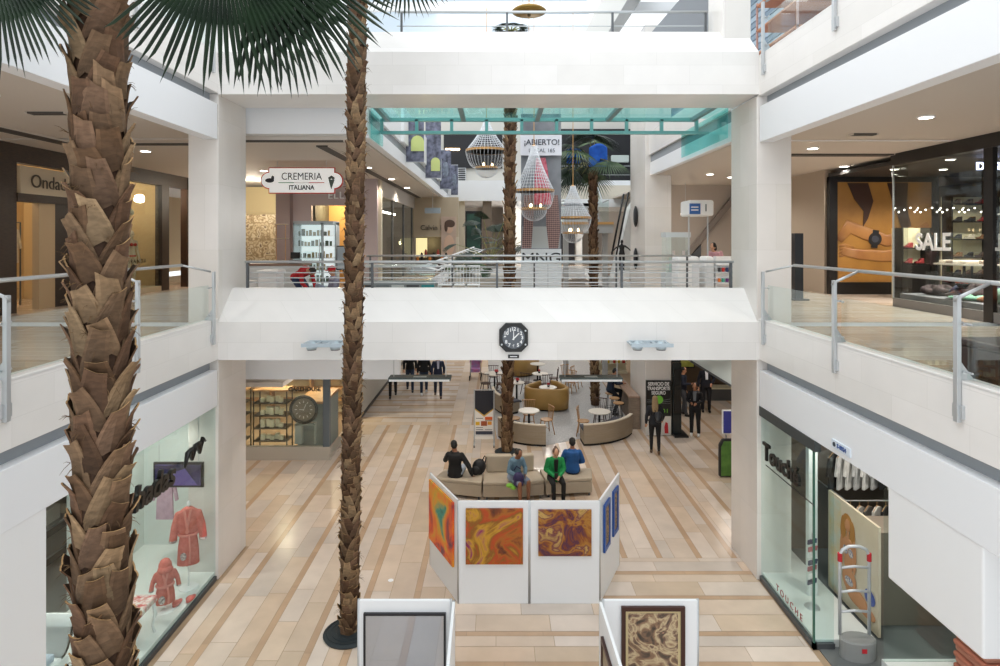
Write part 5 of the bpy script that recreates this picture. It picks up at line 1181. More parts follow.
# curved glass display cases right of the palm
t = thing('ice_cream_case', 'long curved-glass counter case with grey base behind the railing, right of the slim palm', 'display case', (-2.5,14.8,F2))
b = MB(); b.box(-3.3,-1.5,14.4,15.2,F2,5.15); b.build('base', mat('case_grey','#8d9496',.4,.3), t, bevel=.02)
b = MB(); b.grid(lambda u, v: (-3.3+1.8*u, 14.4+.55*(1-math.cos(v*math.pi/2)), 5.15+.42*math.sin(v*math.pi/2)), 6, 10); b.build('curved_glass', glass, t, smooth=True)
b = MB(); b.box(-3.3,-1.5,14.95,15.2,5.5,5.56); b.build('top_shelf', white, t)
for k, c in enumerate(('#3c4146','#777f84','#c9cfd0','#4a5055','#2f8f96')):
    b = MB(); b.obox((-3.1+.36*k,14.39,4.88), .15,.01,.22); b.build('front_panel', mat('panel'+c.strip('#'), c, .4), t)
for k in range(3):
    x = -1.25+.32*k; t = thing('white_chair', 'white lattice-backed metal chair behind the railing, near the ice cream case', 'chair', (x,15.0,F2), 'white chairs beside the ice cream case')
    for sx in (-.17,.17):
        for sy in (-.17,.17): b = MB(); b.cyl((x+sx,15+sy,F2),(x+sx*.9,15+sy*.9,F2+.45),.012,n=6); b.build('leg', white, t)
    b = MB(); b.box(x-.18,x+.18,14.82,15.18,F2+.45,F2+.47); b.build('seat', white, t)
    for q in range(5): b = MB(); b.cyl((x-.16+.08*q,15.17,F2+.47),(x-.16+.08*q,15.19,F2+.92),.008,n=5); b.build('slat', white, t)
    b = MB(); b.box(x-.18,x+.18,15.17,15.2,F2+.9,F2+.94); b.build('top_rail', white, t)
# ---------- left void-side glass shop and the shops at its end ----------
t = setting('window_2', (-4.1,25,F2))
cream = mat('cream_pier','#cfc3ac',.6)
b = MB(); b.box(-4.2,-4.0,20.7,20.95,F2,8.26); b.build('pier', cream, t)
for y in (23.4,26.2,28.8): b = MB(); b.box(-4.14,-4.06,y,y+.1,F2,7.7); b.build('mullion', darksteel, t)
b = MB(); b.box(-4.16,-4.04,20.95,29.4,7.7,8.26); b.build('header', ceilm, t)
b = MB(); b.box(-4.11,-4.09,20.95,29.4,F2,7.7); b.build('glass', darkglass, t)
plate('wall_glass_shop_inner', -6.4, -6.3, 20.8, 29.4, F2, 8.2, mat('dim_green_wall','#5b5c50',.7))
t = thing('light_track', 'row of tiny bright bulbs on a track inside the dark glazed shop', 'lights', (-4.9,25,8.2))
b = MB(); b.box(-5.0,-4.9,21.3,29.2,7.42,7.46); b.cyl((-4.95,22,7.46),(-4.95,22,8.26),.01,n=5); b.cyl((-4.95,28,7.46),(-4.95,28,8.26),.01,n=5); b.build('track', darksteel, t)
for k in range(16): b = MB(); b.ell((-4.95, 21.5+.5*k, 7.38), .05,.05,.05); b.build('bulb', emitw, t)
for k in range(7):
    mannequin(['first','second','third'][k]+' dark dummy from the slim palm inside the dark glazed shop', (-4.9,21.8+1.1*k,F2), 70+20*(k%2), m=mat('dummy_blue','#263a55',.7) if k%2 else mat('dummy_brown','#5a4a3a',.7), bikini=False) if k < 3 else None
plate('wall_shop_end', -4.2, -1.9, 29.6, 29.8, 6.3, 8.26, mat('shop_beige','#bfae94',.6)); plate('wall_shop_end', -2.4, -1.9, 29.6, 29.8, F2, 6.3, cream)
plate('wall_shop_end_inner', -4.2, -2.4, 31, 31.1, F2, 6.4, mat('dark_inner','#2e241e',.6)); point('lamp_light', (-3.4,30.4,6.0), 25, (1,.85,.4))
t = thing('wall_lettering', 'thin dark letters on the beige shop at the end of the left void walkway', 'lettering', (-3.0,29.55,6.75))
text('Calvin', .34, mat('letter_char','#3a3632',.5), 'word', .02, (-3.35,29.57,6.75), (90,0,0), t); text('Klein', .34, _M['letter_char'], 'word', .02, (-2.45,29.57,6.75), (90,0,0), t)
t = thing('shop_window_display', 'lit yellowish shop window with dark goods at the end of the left void walkway', 'shop window', (-3.4,29.6,F2))
b = MB(); b.box(-4.0,-3.45,29.6,29.65,5.3,6.25); b.build('lit_panel', mat('lit_yellow','#e8d9a0',.6, emit=.7), t); b = MB(); b.box(-4.1,-2.4,29.6,29.8,F2,4.9); b.build('base', mat('dark_base','#3a2c22',.6), t)
for k in range(8): b = MB(); b.ell((-3.9+.2*k,29.5,5.2+.15*(k%3)), .07,.05,.2); b.build('goods', (mat('goods_orange','#c8782e',.6), blackm, mat('goods_red','#9a3a2a',.6))[k%3], t, smooth=True)
t = thing('woman_poster', 'large pale poster of a person with dark hair, end of the left void walkway', 'poster', (-2.2,29.5,6)); b = MB(); b.box(-2.75,-2.02,29.5,29.58,5.4,7.3); b.build('print', mat('poster_blush','#cdb4a2',.5,c2='#bda28f',scale=2), t)
b = MB(); b.ell((-2.35,29.49,6.75), .2,.01,.28); b.ell((-2.35,29.49,5.9), .26,.01,.5); b.build('figure', mat('poster_skin','#d9b59b',.5), t); b = MB(); b.ell((-2.32,29.485,6.95), .26,.01,.2); b.ell((-2.5,29.485,6.8), .09,.01,.25); b.build('printed_hair', mat('poster_hair','#5a4234',.5), t)
t = thing('grey_sign_box', 'small pale blue-grey sign box hanging at the end of the left void walkway', 'sign', (-3.1,27.5,7.4)); b = MB(); b.box(-3.3,-2.6,27.4,27.6,7.38,7.62); b.build('box', mat('blue_grey','#9aa8b2',.5), t); b = MB(); b.cyl((-2.95,27.5,7.62),(-2.95,27.5,8.26),.01,n=6); b.build('rod', steel, t)
t = thing('dark_poster', 'tall dark green poster in the far lobby behind the palms', 'poster', (-1,33.2,6)); b = MB(); b.box(-1.75,-.85,33.3,33.4,5.0,7.75); b.build('frame', black, t); b = MB(); b.box(-1.68,-.92,33.27,33.3,5.1,7.6); b.build('print', mat('deep_green','#14332c',.4,c2='#2c5546',scale=1.5), t)
plate('wall_far_pier', -2.4, -1.8, 33.3, 33.6, F2, 8.3, cream); plate('wall_far_pier', -.8, -.3, 33.3, 33.6, F2, 8.3, mat('brown_pier','#7a6a5a',.6))
plate('wall_far_lobby', .4, 5.4, 38, 38.2, F2, 8.3, mat('bright_lobby','#efeeea',.6)); point('lamp_light', (3,35,7.5), 260, (1,.98,.95))
for x, lb in ((3.85,'dark doorway in the far bright lobby, left of the far palm trunk'), (4.6,'dark doorway in the far bright lobby, right of the far palm trunk')):
    t = thing('dark_doorway', lb, 'doorway', (x,37.9,F2)); b = MB(); b.box(x-.3,x+.3,37.8,38.0,F2,6.7); b.build('frame', black, t); b = MB(); b.box(x-.25,x+.25,37.78,37.8,F2,6.6); b.build('door', mat('door_ink','#1d1c22',.4), t)
# white ladder-like balustrade in the void
t = thing('white_balustrade', 'white slatted sloping balustrade rising away beyond the bridge railing', 'railing', P(445,256,24))
a0, a1 = P(421,267,19), P(474,247,30); d_ = Vector((.0,0,-.28)); b = MB(); b.tube([a0,a1], .03, 6); b.build('top_rail', white, t); b = MB(); b.tube([a0+Vector((.5,0,-.12)),a1+Vector((.55,0,-.12))], .03, 6); b.build('lower_rail', white, t)
for k in range(13): q = a0.lerp(a1, (k+.3)/13); b = MB(); b.obox(q+Vector((.26,0,-.06)), .27,.06,.02, (0,.23,0)); b.build('slat', white, t)
# plants beyond the bridge
def bush(x, y, z, h, label, n=12, rad=.35, m=leafm, seed=1):
    rr_ = random.Random(seed); t = thing('potted_plant', label, 'plant', (x,y,z-h*.4))
    b = MB(); b.lathe((x,y,z-.35), [(.16,0),(.24,.35),(.21,.35)], 16); b.build('pot', mat('pot_grey','#8a8781',.6), t); b = MB(); s2 = MB()
    for k in range(n):
        a = k*2.4; el = rr_.uniform(.1,1.3); L = h*rr_.uniform(.5,1); d = Vector((math.cos(a)*math.cos(el), math.sin(a)*math.cos(el), math.sin(el))); c = Vector((x,y,z))+d*L
        s2.tube([(x,y,z-.1), Vector((x,y,z))+d*L*.5+Vector((0,0,.05)), c], .012, 5); fan_leaf(b, c, d+Vector((0,0,-.2)), (-d.x,-d.y-.4,1), rad, nseg=18, spread=120, droop=.4, web=.75, rnd=rr_)
    b.build('leaves', m, t); s2.build('stems', petm, t)
bush(-.2, 21.5, 5.5, 1.5, 'broad-leaved dark plant just left of the tall palm trunk, beyond the bridge', 20, .50, leafm, 2)
bush(-1.05, 21.6, 4.95, .7, 'paler spreading plant left of the dark broad-leaved one, beyond the bridge', 14, .40, leaf2, 3)
plate('floor_planter_ledge', -1.6, .25, 20.8, 24.2, 4.3, 4.84, mat('planter_stone','#b9b4aa',.6))
# ---------- hanging banners, chandeliers, big banner ----------
bphoto = mat('banner_photo','#3a3d4c',.5,c2='#7c8096',scale=5)
lime = mat('lime_print','#cdd98a',.5)
for u0, u1, v0, v1, Y, lb, lu in ((406,424,118,162,17.5,'nearest of the four grey photo banners hanging at the left void edge',(411,424,148)), (425.5,441,118,178,22,'second grey photo banner from the front at the left void edge',(431,440,168)), (440,451,150,189,27.9,'third grey photo banner from the front at the left void edge',None), (451,458,165,195,31.5,'farthest of the four grey photo banners at the left void edge',None)):
    a, c = P(u0,v1,Y), P(u1,v0,Y); t = thing('hanging_banner', lb, 'banner', ((a.x+c.x)/2,Y,a.z), 'grey photo banners')
    b = MB(); b.box(a.x,c.x,Y-.01,Y+.01,a.z,c.z); b.build('print', bphoto, t); b = MB(); b.cyl((a.x-.28,Y,c.z),(c.x,Y,c.z),.015); b.cyl((a.x-.28,Y,a.z),(c.x,Y,a.z),.012); b.build('rod', steel, t)
    if not lu: b = MB(); b.ell(((a.x+c.x)/2,Y-.02,(a.z+c.z)/2), (c.x-a.x)*.3,.005,(c.z-a.z)*.2); b.build('pale_shape', mat('banner_pale','#8f98a6',.5,c2='#5a6270',scale=6), t)
    if lu:
        p_, q_ = P(lu[0],lu[2]+3,Y-.03), P(lu[1],lu[2]-6,Y-.03); b = MB(); b.box(p_.x,q_.x,Y-.03,Y-.02,p_.z,q_.z); b.cyl(((p_.x+q_.x)/2,Y-.036,q_.z),((p_.x+q_.x)/2,Y-.015,q_.z),(q_.x-p_.x)/2,n=20); b.build('lime_tag', lime, t)
for q, (x, y) in enumerate(((-2.62,17.5),(-2.62,22),(-2.62,27.9))):
    b = MB(); b.box(-2.66,-2.60+.02,y-.9,y+.9,8.9,9.9); struct('trim_stepped_parapet', b, white)
t = thing('fashion_banner', 'tall hanging fashion banner, lower legs in fishnet over a white lettered block', 'banner', (1.4,19.2,5))
x0, x1 = .77, 2.05
b = MB(); b.box(x0,x1,19.2,19.23,5.88,10.2); b.build('print', mat('banner_grey','#8e9298',.6,c2='#6b7077',scale=1.2), t)
b = MB(); b.box(x0,x1,19.1,19.35,3.4,5.88); b.build('white_block', mat('block_white','#e8eef2',.4), t)
for x in (1.18,1.62): b = MB(); b.box(x-.006,x+.006,19.09,19.1,3.4,5.4); b.build('block_joint', recess, t)
for x in (x0+.05,x1-.05): b = MB(); b.cyl((x,19.2,10.2),(x,19.05,13.9),.008,n=5); b.build('cord', steel, t)
text('MNG', .50, black, 'lettering', .01, (1.41,19.09,5.57), (90,0,0), t, sx=1.12)
fish = mat('fishnet_print','#b49a94',.6); 
nt = fish.node_tree; L_ = nt.links; N_ = nt.nodes; ck = N_.new('ShaderNodeTexChecker'); ck.inputs['Scale'].default_value = 22; ck.inputs[1].default_value = (*col3('#b09088'),1); ck.inputs[2].default_value = (*col3('#5a4448'),1)
tc_ = N_.new('ShaderNodeTexCoord'); mp_ = N_.new('ShaderNodeMapping'); mp_.inputs['Rotation'].default_value = (0,R(45),0); L_.new(tc_.outputs['Object'], mp_.inputs[0]); L_.new(mp_.outputs[0], ck.inputs[0]); L_.new(ck.outputs[0], N_['Principled BSDF'].inputs['Base Color'])
b = MB()
b.prism([(.80,19.19,5.9),(1.10,19.19,5.9),(1.14,19.19,6.5),(1.22,19.19,7.6),(.86,19.19,7.6),(.84,19.19,6.6)], (0,-.01,0)); b.prism([(1.66,19.19,5.9),(1.96,19.19,5.9),(2.02,19.19,6.5),(1.95,19.19,7.6),(1.55,19.19,7.6),(1.58,19.19,6.6)], (0,-.01,0)); b.build('printed_legs', fish, t)
b = MB(); b.prism([(1.18,19.185,7.3),(1.75,19.185,7.3),(1.62,19.185,8.4),(1.55,19.185,8.8),(1.25,19.185,8.8),(1.2,19.185,8.2)], (0,-.01,0)); b.build('printed_dress', mat('pink_red_print','#c9435c',.6,c2='#e58a9a',scale=12), t)
b = MB(); b.box(x0+.05,x1-.05,19.19,19.2,5.9,6.6); b.build('printed_floor', mat('print_pale','#b9bdbc',.6), t)
t = thing('notice_banner', 'white notice reading Abierto Local 165 in front of the fashion banner', 'sign', (1.4,19.0,8.9)); b = MB(); b.box(.74,2.05,19.02,19.05,8.85,9.5); b.build('sheet', mat('notice_white','#e6e8f0',.5), t)
text('¡ABIERTO!', .25, mat('notice_ink','#4a4d5a',.5), 'lettering', .003, (1.42,19.01,9.26), (90,0,0), t, bold=.004); text('LOCAL 165', .17, _M['notice_ink'], 'lettering', .003, (1.42,19.01,9.0), (90,0,0), t)
for x in (.8,2.0): b = MB(); b.cyl((x,19.03,9.5),(x,19.03,13.9),.006,n=5); b.build('cord', steel, t)
bead = mat('glass_beads','#e9edf2',.15,.1); gold = mat('gold_ring','#cfa064',.35,.35)
def chandelier(u, Y, va, v1, v2, vb, r1, r2, label):
    X = (u-U0)/FPX*Y; za, z1, z2, zb = [EYE-(v-V0)/FPX*Y for v in (va,v1,v2,vb)]
    t = thing('chandelier', label, 'chandelier', (X,Y,zb), 'beaded chandeliers')
    for nm, r, z in (('upper_ring', r1, z1), ('lower_ring', r2, z2)):
        b = MB(); b.lathe((X,Y,z-.03), [(r-.03,0),(r,0),(r,.07),(r-.03,.07),(r-.03,0)], 40); b.build(nm, gold, t, smooth=False)
    n = 34; b = MB()
    for i in range(n):
        a = 2*math.pi*i/n; pts = []
        for k in range(9):
            q = k/8; r = r1*(.14+.86*q**1.35); pts.append((X+math.cos(a)*r, Y+math.sin(a)*r, za+(z1-za)*q))
        b.tube(pts, .007, 4)
    for k in range(1,14):
        q = k/14; r = r1*(.14+.86*q**1.35); b.tube([(X+math.cos(a)*r,Y+math.sin(a)*r,za+(z1-za)*q) for a in [2*math.pi*i/28 for i in range(28)]], .006, 3, True)
    b.build('bead_tent', bead, t)
    b = MB()
    for i in range(n):
        a = 2*math.pi*i/n; b.tube([(X+math.cos(a)*(r1+(r2-r1)*(k/6)**1.5), Y+math.sin(a)*(r1+(r2-r1)*(k/6)**1.5), z1+(z2-z1)*math.sin(k/6*math.pi/2)) for k in range(7)], .006, 4)
        b.tube([(X+math.cos(a)*r2*math.cos(k/5*math.pi/2*.97), Y+math.sin(a)*r2*math.cos(k/5*math.pi/2*.97), z2+(zb-z2)*math.sin(k/5*math.pi/2)) for k in range(6)], .006, 4)
    b.build('bead_bowl', bead, t)
    for k in range(3): a = 2.1*k; b = MB(); b.ell((X+math.cos(a)*r2*.5, Y+math.sin(a)*r2*.5, z2+.1), .035,.035,.06); b.build('candle_bulb', emitwarm, t, smooth=True)
    b = MB(); b.cyl((X,Y,za),(X,Y,13.9),.012,n=6); b.lathe((X,Y,za-.03), [(.02,0),(r1*.14,.02),(.03,.07)], 16); b.build('rod', gold, t)
chandelier(534, 18.3, 146, 191, 209, 221, .62, .40, 'beaded chandelier with gold rings right of the tall palm trunk, before the fashion banner')
chandelier(486.5, 20.0, 122, 151, 168, 178, .70, .38, 'beaded chandelier hanging highest, left of the tall palm trunk')
chandelier(573, 20.5, 186, 218, 233, 243, .62, .36, 'beaded chandelier with wide gold ring hanging lowest, behind the far palm trunk')
t = thing('gold_pendant', 'round gold pendant dish hanging at the top centre', 'lamp', P(529,12,15)); c = P(529,12,15)
b = MB(); b.lathe(c, [(.02,-.06),(.30,-.05),(.42,-.01),(.43,.02),(.35,.08),(.05,.12)], 36); b.build('dish', mat('antique_gold','#9c7c3e',.4,.5), t, smooth=True); b = MB(); b.cyl(c,c+Vector((0,0,2.5)),.012,n=6); b.cyl(c-Vector((0,0,.05)),c-Vector((0,0,1.0)),.008,n=6); b.build('rod', gold, t); b = MB(); b.ell(c-Vector((0,0,.08)),.04,.04,.04); b.build('bulb', mat('dark_bulb','#5a4a28',.4), t, smooth=True)
# ---------- upper storey behind the void ----------
plate('wall_end_upper', -16, 18, 34.0, 34.2, F3, 15, mat('end_wall_cream','#dcd8cf',.6))
t = thing('dark_shop_opening', 'dark shop opening on the top storey behind the left chandelier', 'shop front', (-1.3,33.8,10.2)); b = MB(); b.box(-3.0,.3,33.8,33.99,10.2,12.2); b.build('opening', mat('opening_dark','#1e1d20',.5), t); b = MB(); b.box(-2.9,-2.1,33.75,33.8,11.2,11.3); b.build('light_strip', emitwarm, t)
t = thing('slatted_grille', 'small black slatted grille beside the farthest photo banner', 'grille', (-1.9,33.7,9.8)); b = MB(); b.box(-2.2,-1.75,33.75,33.78,9.45,10.2)
b.build('frame', white, t)
for k in range(6): b = MB(); b.box(-2.17,-1.78,33.70,33.75,9.5+.12*k,9.56+.12*k); b.build('slat', black, t)
t = thing('dark_gallery', 'dark gallery opening with thin rail on the top storey behind the far palm crown', 'shop front', (5,33.8,10)); b = MB(); b.box(2.6,7.8,33.8,33.99,9.0,12.4); b.build('opening', _M['opening_dark'], t)
b = MB(); b.cyl((3.0,33.7,10.3),(7.8,33.7,10.3),.02,n=6); b.cyl((3.0,33.7,9.8),(7.8,33.7,9.8),.015,n=6); b.box(3.0,3.03,33.68,33.8,10.28,10.32); b.build('rail', steel, t)
t = thing('pale_shop_sign', 'small rounded pale sign in the dark top storey gallery', 'sign', (6.8,33.5,10.7)); b = MB(); b.box(6.4,7.4,33.6,33.8,10.5,10.9); b.build('plate', mat('pale_sign','#c9d2cc',.5), t, bevel=.05)
for u, v, hw, hh, lb in ((574,155,.26,.30,'left'),(598,155,.33,.42,'right')):
    c = P(u, v, 21.75); t = thing('blue_cloth', 'bright blue cloth patch glimpsed '+lb+' of the far palm stem among its fronds', 'cloth', c); b = MB(); b.grid(lambda p, q: (c.x-hw+2*hw*p, 21.75+.05*math.sin(8*p+5*q), c.z-hh+2*hh*q*(.8+.2*math.sin(3*p))), 10, 10); b.build('cloth', mat('vivid_blue','#1f5fd0',.7,c2='#2a74e2',scale=5), t, solid=.01, smooth=True)
# staircase with landing, and escalator, beyond the void
t = thing('far_staircase', 'grey staircase with gold-edged landing beyond the far palm trunk', 'staircase', (3.9,27,6.4))
grs = mat('stair_grey','#b4b4b2',.6)
b = MB(); b.box(2.8,4.95,25.6,27.0,6.45,6.9); b.build('landing', grs, t); b = MB(); b.box(2.78,4.97,25.55,25.62,6.82,6.93); b.build('gold_edge', gold, t)
for k in range(14): b = MB(); b.box(2.9,4.7,27.0+.3*k,27.32+.3*k,6.9+.17*k,7.05+.17*k); b.build('step', grs, t)
b = MB(); b.prism([(4.75,25.6,6.9),(4.75,27.0,6.9),(4.75,31.2,9.3),(4.75,31.2,10.2),(4.75,27.0,7.8),(4.75,25.6,7.8)], (.02,0,0)); b.prism([(2.85,25.6,6.9),(2.85,27.0,6.9),(2.85,31.2,9.3),(2.85,31.2,10.2),(2.85,27.0,7.8),(2.85,25.6,7.8)], (.02,0,0)); b.build('glass_sides', railglass, t)
b = MB(); b.tube([(4.76,25.6,7.85),(4.76,27.0,7.85),(4.76,31.2,10.25)], .03, 6); b.tube([(2.86,25.6,7.85),(2.86,27.0,7.85),(2.86,31.2,10.25)], .03, 6); b.build('handrails', steel, t)
b = MB(); b.box(2.9,3.1,26,26.3,0,6.45); b.box(4.6,4.8,26,26.3,0,6.45); b.build('posts', grs, t)
t = thing('escalator', 'white-sided escalator with black handrail left of the far pillar', 'escalator', (5,27,F2))
a, c = P(604,288,26), P(630,215,26)
b = MB(); b.prism([(a.x+.1,24.4,F2),(a.x+1.2,24.4,F2),(5.9,24.4,7.6),(5.9,24.4,8.2),(5.4,24.4,7.4)], (0,.9,0)); b.build('side_panel', mat('escalator_white','#e4e6e4',.4), t)
b = MB(); b.tube([(a.x+.2,24.38,F2+.9),(5.35,24.38,8.1)], .04, 8); b.tube([(a.x+.2,25.32,F2+.9),(5.35,25.32,8.1)], .04, 8); b.build('handrails', black, t, smooth=True)
mannequin('black headed dummy with open arms standing in the far bright lobby', (4.95,23.8,F2+.35), 0, dict(elL=(.36,0,1.22), elR=(-.36,0,1.22), wrL=(.52,-.05,1.05), wrR=(-.52,-.05,1.05)), m=black, bikini=False, scale=.72)
t = thing('white_plinth', 'white plinth under the black dummy with open arms', 'plinth', (5.05,23.8,F2)); b = MB(); b.box(4.88,5.2,23.6,24.05,F2-.0,F2+.34); b.build('block', white, t, bevel=.01)
# ---------- right of the void: kiosk ----------
plate('wall_grey_right', 6.2, 10.0, 22.5, 22.7, F2, 8.22, mat('taupe_plaster','#b5aaa0',.7))
plate('wall_right_return', 9.6, 9.8, 17.6, 22.5, F2, 8.22, mat('beige_return','#b9aa98',.6))
t = thing('stair_stringer', 'grey sloping stair edge on the taupe wall behind the nail kiosk', 'staircase', (7.7,22,6.5)); b = MB(); b.prism([(6.8,22.3,5.4),(6.9,22.3,5.25),(9.2,22.3,8.0),(9.0,22.3,8.1)], (0,.15,0)); b.build('stringer', mat('stair_dark','#857c76',.6), t); b = MB(); b.prism([(6.9,22.35,F2),(7.6,22.35,F2),(7.6,22.35,6.0),(6.9,22.35,5.2)], (0,.1,0)); b.build('dark_side', darksteel, t)
t = thing('kiosk_sign', 'rounded white sign box with blue end, raised on posts over the white kiosk', 'sign', (6.1,17,6.8))
b = MB(); b.box(5.40,6.12,16.9,17.7,6.85,7.30); b.build('box', mat('sign_box_white','#eef0f0',.4), t, bevel=.06); b = MB(); b.box(5.42,5.72,16.87,16.9,6.9,7.2); b.build('blue_face', mat('sign_blue','#2f62a8',.4), t)
text('1', .3, mat('sign_grey_ink','#6d7478',.4), 'lettering', .004, (5.88,16.88,7.07), (90,0,0), t); b = MB(); b.box(5.46,5.66,16.86,16.87,7.08,7.11); b.box(5.46,5.66,16.86,16.87,7.0,7.03); b.build('white_lines', white, t)
for x in (5.5,6.04): b = MB(); b.cyl((x,17.2,F2),(x,17.2,6.86),.025,n=10); b.build('post', steel, t)
for x, lb in ((5.46,'left'),(5.86,'right')):
    t = thing('kiosk_pod', 'rounded white kiosk pod, the '+lb+' one beside the dark gap', 'kiosk', (x,16.6,F2)); b = MB(); b.box(x-.13 if x > 5.7 else x-.5,x+.13,16.5,17.1,F2+.01,5.72); b.build('shell', white, t, bevel=.08); b = MB(); b.box(x-.1,x+.1,16.49,16.5,4.9,5.5); b.build('inset', mat('pod_grey','#d9dde2',.4), t)
t = thing('glass_cabinet', 'glass cabinet with pale bottles beside the far pillar', 'cabinet', (5.2,18,F2)); b = MB(); b.box(5.0,5.75,17.8,18.3,F2,5.2); b.box(5.0,5.75,17.8,18.3,6.25,6.4); b.build('body', mat('cabinet_pale','#d5dcde',.4), t); b = MB(); b.box(5.02,5.73,17.82,18.28,5.2,6.25); b.build('glass_case', glass, t)
for k in range(6): b = MB(); b.cyl((5.1+.1*k,18,5.2),(5.1+.1*k,18,5.45+.2*(k%3)),.04); tag(b.build('bottle', mat('bottle%d'%(k%3), ['#e8eee8','#c3d8d2','#e2ccc6'][k%3], .3)), 'pale bottle inside the glass cabinet beside the far pillar', 'bottle', 'bottles in the glass cabinet')
t = thing('polish_display', 'white rack of colourful nail polish bottles at the right end of the bridge', 'display rack', (6.6,16.4,F2)); b = MB(); b.box(6.02,6.62,16.5,16.7,F2,5.72); b.build('back', white, t)
for z in (4.72,5.0,5.3,5.5): b = MB(); b.box(6.02,6.62,16.4,16.5,z-.02,z); b.build('shelf', white, t)
rs = random.Random(3)
for z in (4.72,5.0,5.3):
    for k in range(5):
        x = 6.05+.11*k; b = MB(); b.box(x,x+.07,16.41,16.47,z+.001,z+.15); tag(b.build('polish_bottle', mat('pol%d'%((k+int(z*10))%6), ['#c9302c','#233a6a','#e2792f','#2f9a86','#6a2a7a','#2a2a30'][(k+int(z*10))%6], .3), bevel=.01), 'small colourful polish bottle on the white rack at the right end of the bridge', 'bottle', 'nail polish bottles')
person('person with dark bob and pink top leaning over the polish rack', (6.35,17.5,F2+.68), -30, dict(chest=(0,-.08,.44), neck=(0,-.18,.58), head=(0,-.28,.70), look=(-.5,-.8,-.5)), base=SIT, top='#d8a6ae', bottom='#34343c', hair='#1d1512', hairstyle='bob', female=True, skin='c', topname='shirt')
for z, lb in ((6.95,'upper'),(5.55,'lower')):
    t = thing('wall_speaker', 'oval black speaker on the left face of the far pillar, the '+lb+' one', 'speaker', (4.68,20,z)); b = MB(); b.ell((4.62,20.0,z), .07,.13,.36); b.build('shell', black, t, smooth=True); b = MB(); b.ell((4.57,19.96,z), .03,.09,.28); b.build('grille', mat('grille_dark','#3a3c40',.6,bump=.5,bscale=120), t, smooth=True)
t = thing('lamp_globe', 'pale round lamp seen below the ceiling left of the kiosk sign', 'lamp', (6.6,21.5,7)); b = MB(); b.ell((6.75,21.5,7.1),.17,.17,.1); b.build('globe', emitw, t, smooth=True); b = MB(); b.cyl((6.75,21.5,7.2),(6.75,21.5,8.22),.01,n=5); b.build('rod', steel, t)
# ---------- right: SALE shop ----------
GX = 9.45; blk = mat('shop_black','#191614',.3)
t = setting('window_3', (GX,11,F2))
b = MB(); b.box(GX-.04,GX+.16,2,14.34,7.95,8.22); b.build('header', blk, t)
b = MB(); b.box(GX-.03,GX+.06,11.40,11.62,F2,7.95); b.build('post', blk, t); b = MB(); b.box(GX-.01,GX+.02,14.3,14.33,F2+.2,7.95); b.build('corner_mullion', steel, t); 
b = MB(); b.box(GX-.03,GX+.05,6.9,7.05,F2+.2,7.95); b.build('mullion', blk, t)
for y0, y1 in ((2,6.9),(7.05,11.35),(11.7,14.3)): b = MB(); b.box(GX-.006,GX+.006,y0,y1,F2+.2,7.95); b.build('glass_pane', darkglass, t)
b = MB(); b.box(GX-.02,GX+.06,2,14.3,F2,F2+.2); b.build('plinth', mat('plinth_grey','#7b7977',.5), t)
b = MB(); b.box(GX,GX+.35,14.3,14.312,F2,8.0); b.build('return_glass', darkglass, t)
wtext('SALE', .52, white, GX-.02, 13.52, 6.12, -1, t, align='LEFT', depth=.004, bold=.012, sx=.95)
wtext('SALE', .44, white, GX+.02, 10.78, 6.12, 1, t, align='LEFT', depth=.004, bold=.012, sx=.95)
dl = mat('blue_white_light','#cfd8ff',.5, emit=3); text('DIESEL', .24, dl, 'shop_lettering', .02, (10.7,13.4,7.82), (90,0,0), None, sx=1.1, bold=.004, align='LEFT')
for o in bpy.data.objects:
    if o.name.startswith('shop_lettering') and 'label' not in o: tag(o, 'blue-white glowing letters inside the SALE shop, behind the black post', 'lettering')
plate('wall_sale_back', 15.5, 15.6, 2, 17.4, F2, 8.2, mat('shop_olive','#6f6750',.7)); plate('floor_sale_shop', GX+.1, 15.5, 2, 14.2, F2, F2+.02, mat('shop_floor_dark','#4a4540',.3))
plate('ceiling_sale_shop', GX+.16, 15.5, 2, 17.4, 8.0, 8.1, mat('shop_ceiling_dark','#2c2a29',.6))
for k in range(9):
    x, y = 10.2+1.25*(k%3), 11.6+1.9*(k//3); downlight(x, y, 8.0, 'small bright lamp in the dark ceiling of the SALE shop', r=.09, power=170, group='SALE shop ceiling lamps')
t = thing('string_lights', 'sagging string of tiny bulbs inside the SALE shop', 'lights', (12.2,12.6,7))
pts = [(10.25+.095*k, 15.5+.1*math.sin(k), 6.97+.06*math.sin(k*2.1)) for k in range(26)]
b = MB(); b.tube([(10.2,15.5,8.0)]+pts+[(12.8,15.5,8.0)], .006, 4); b.build('cord', blackm, t)
for q in pts: b = MB(); b.ell((q[0],q[1],q[2]-.02), .018,.018,.018, nu=8, nv=5); b.build('bulb', emitw, t, smooth=True)
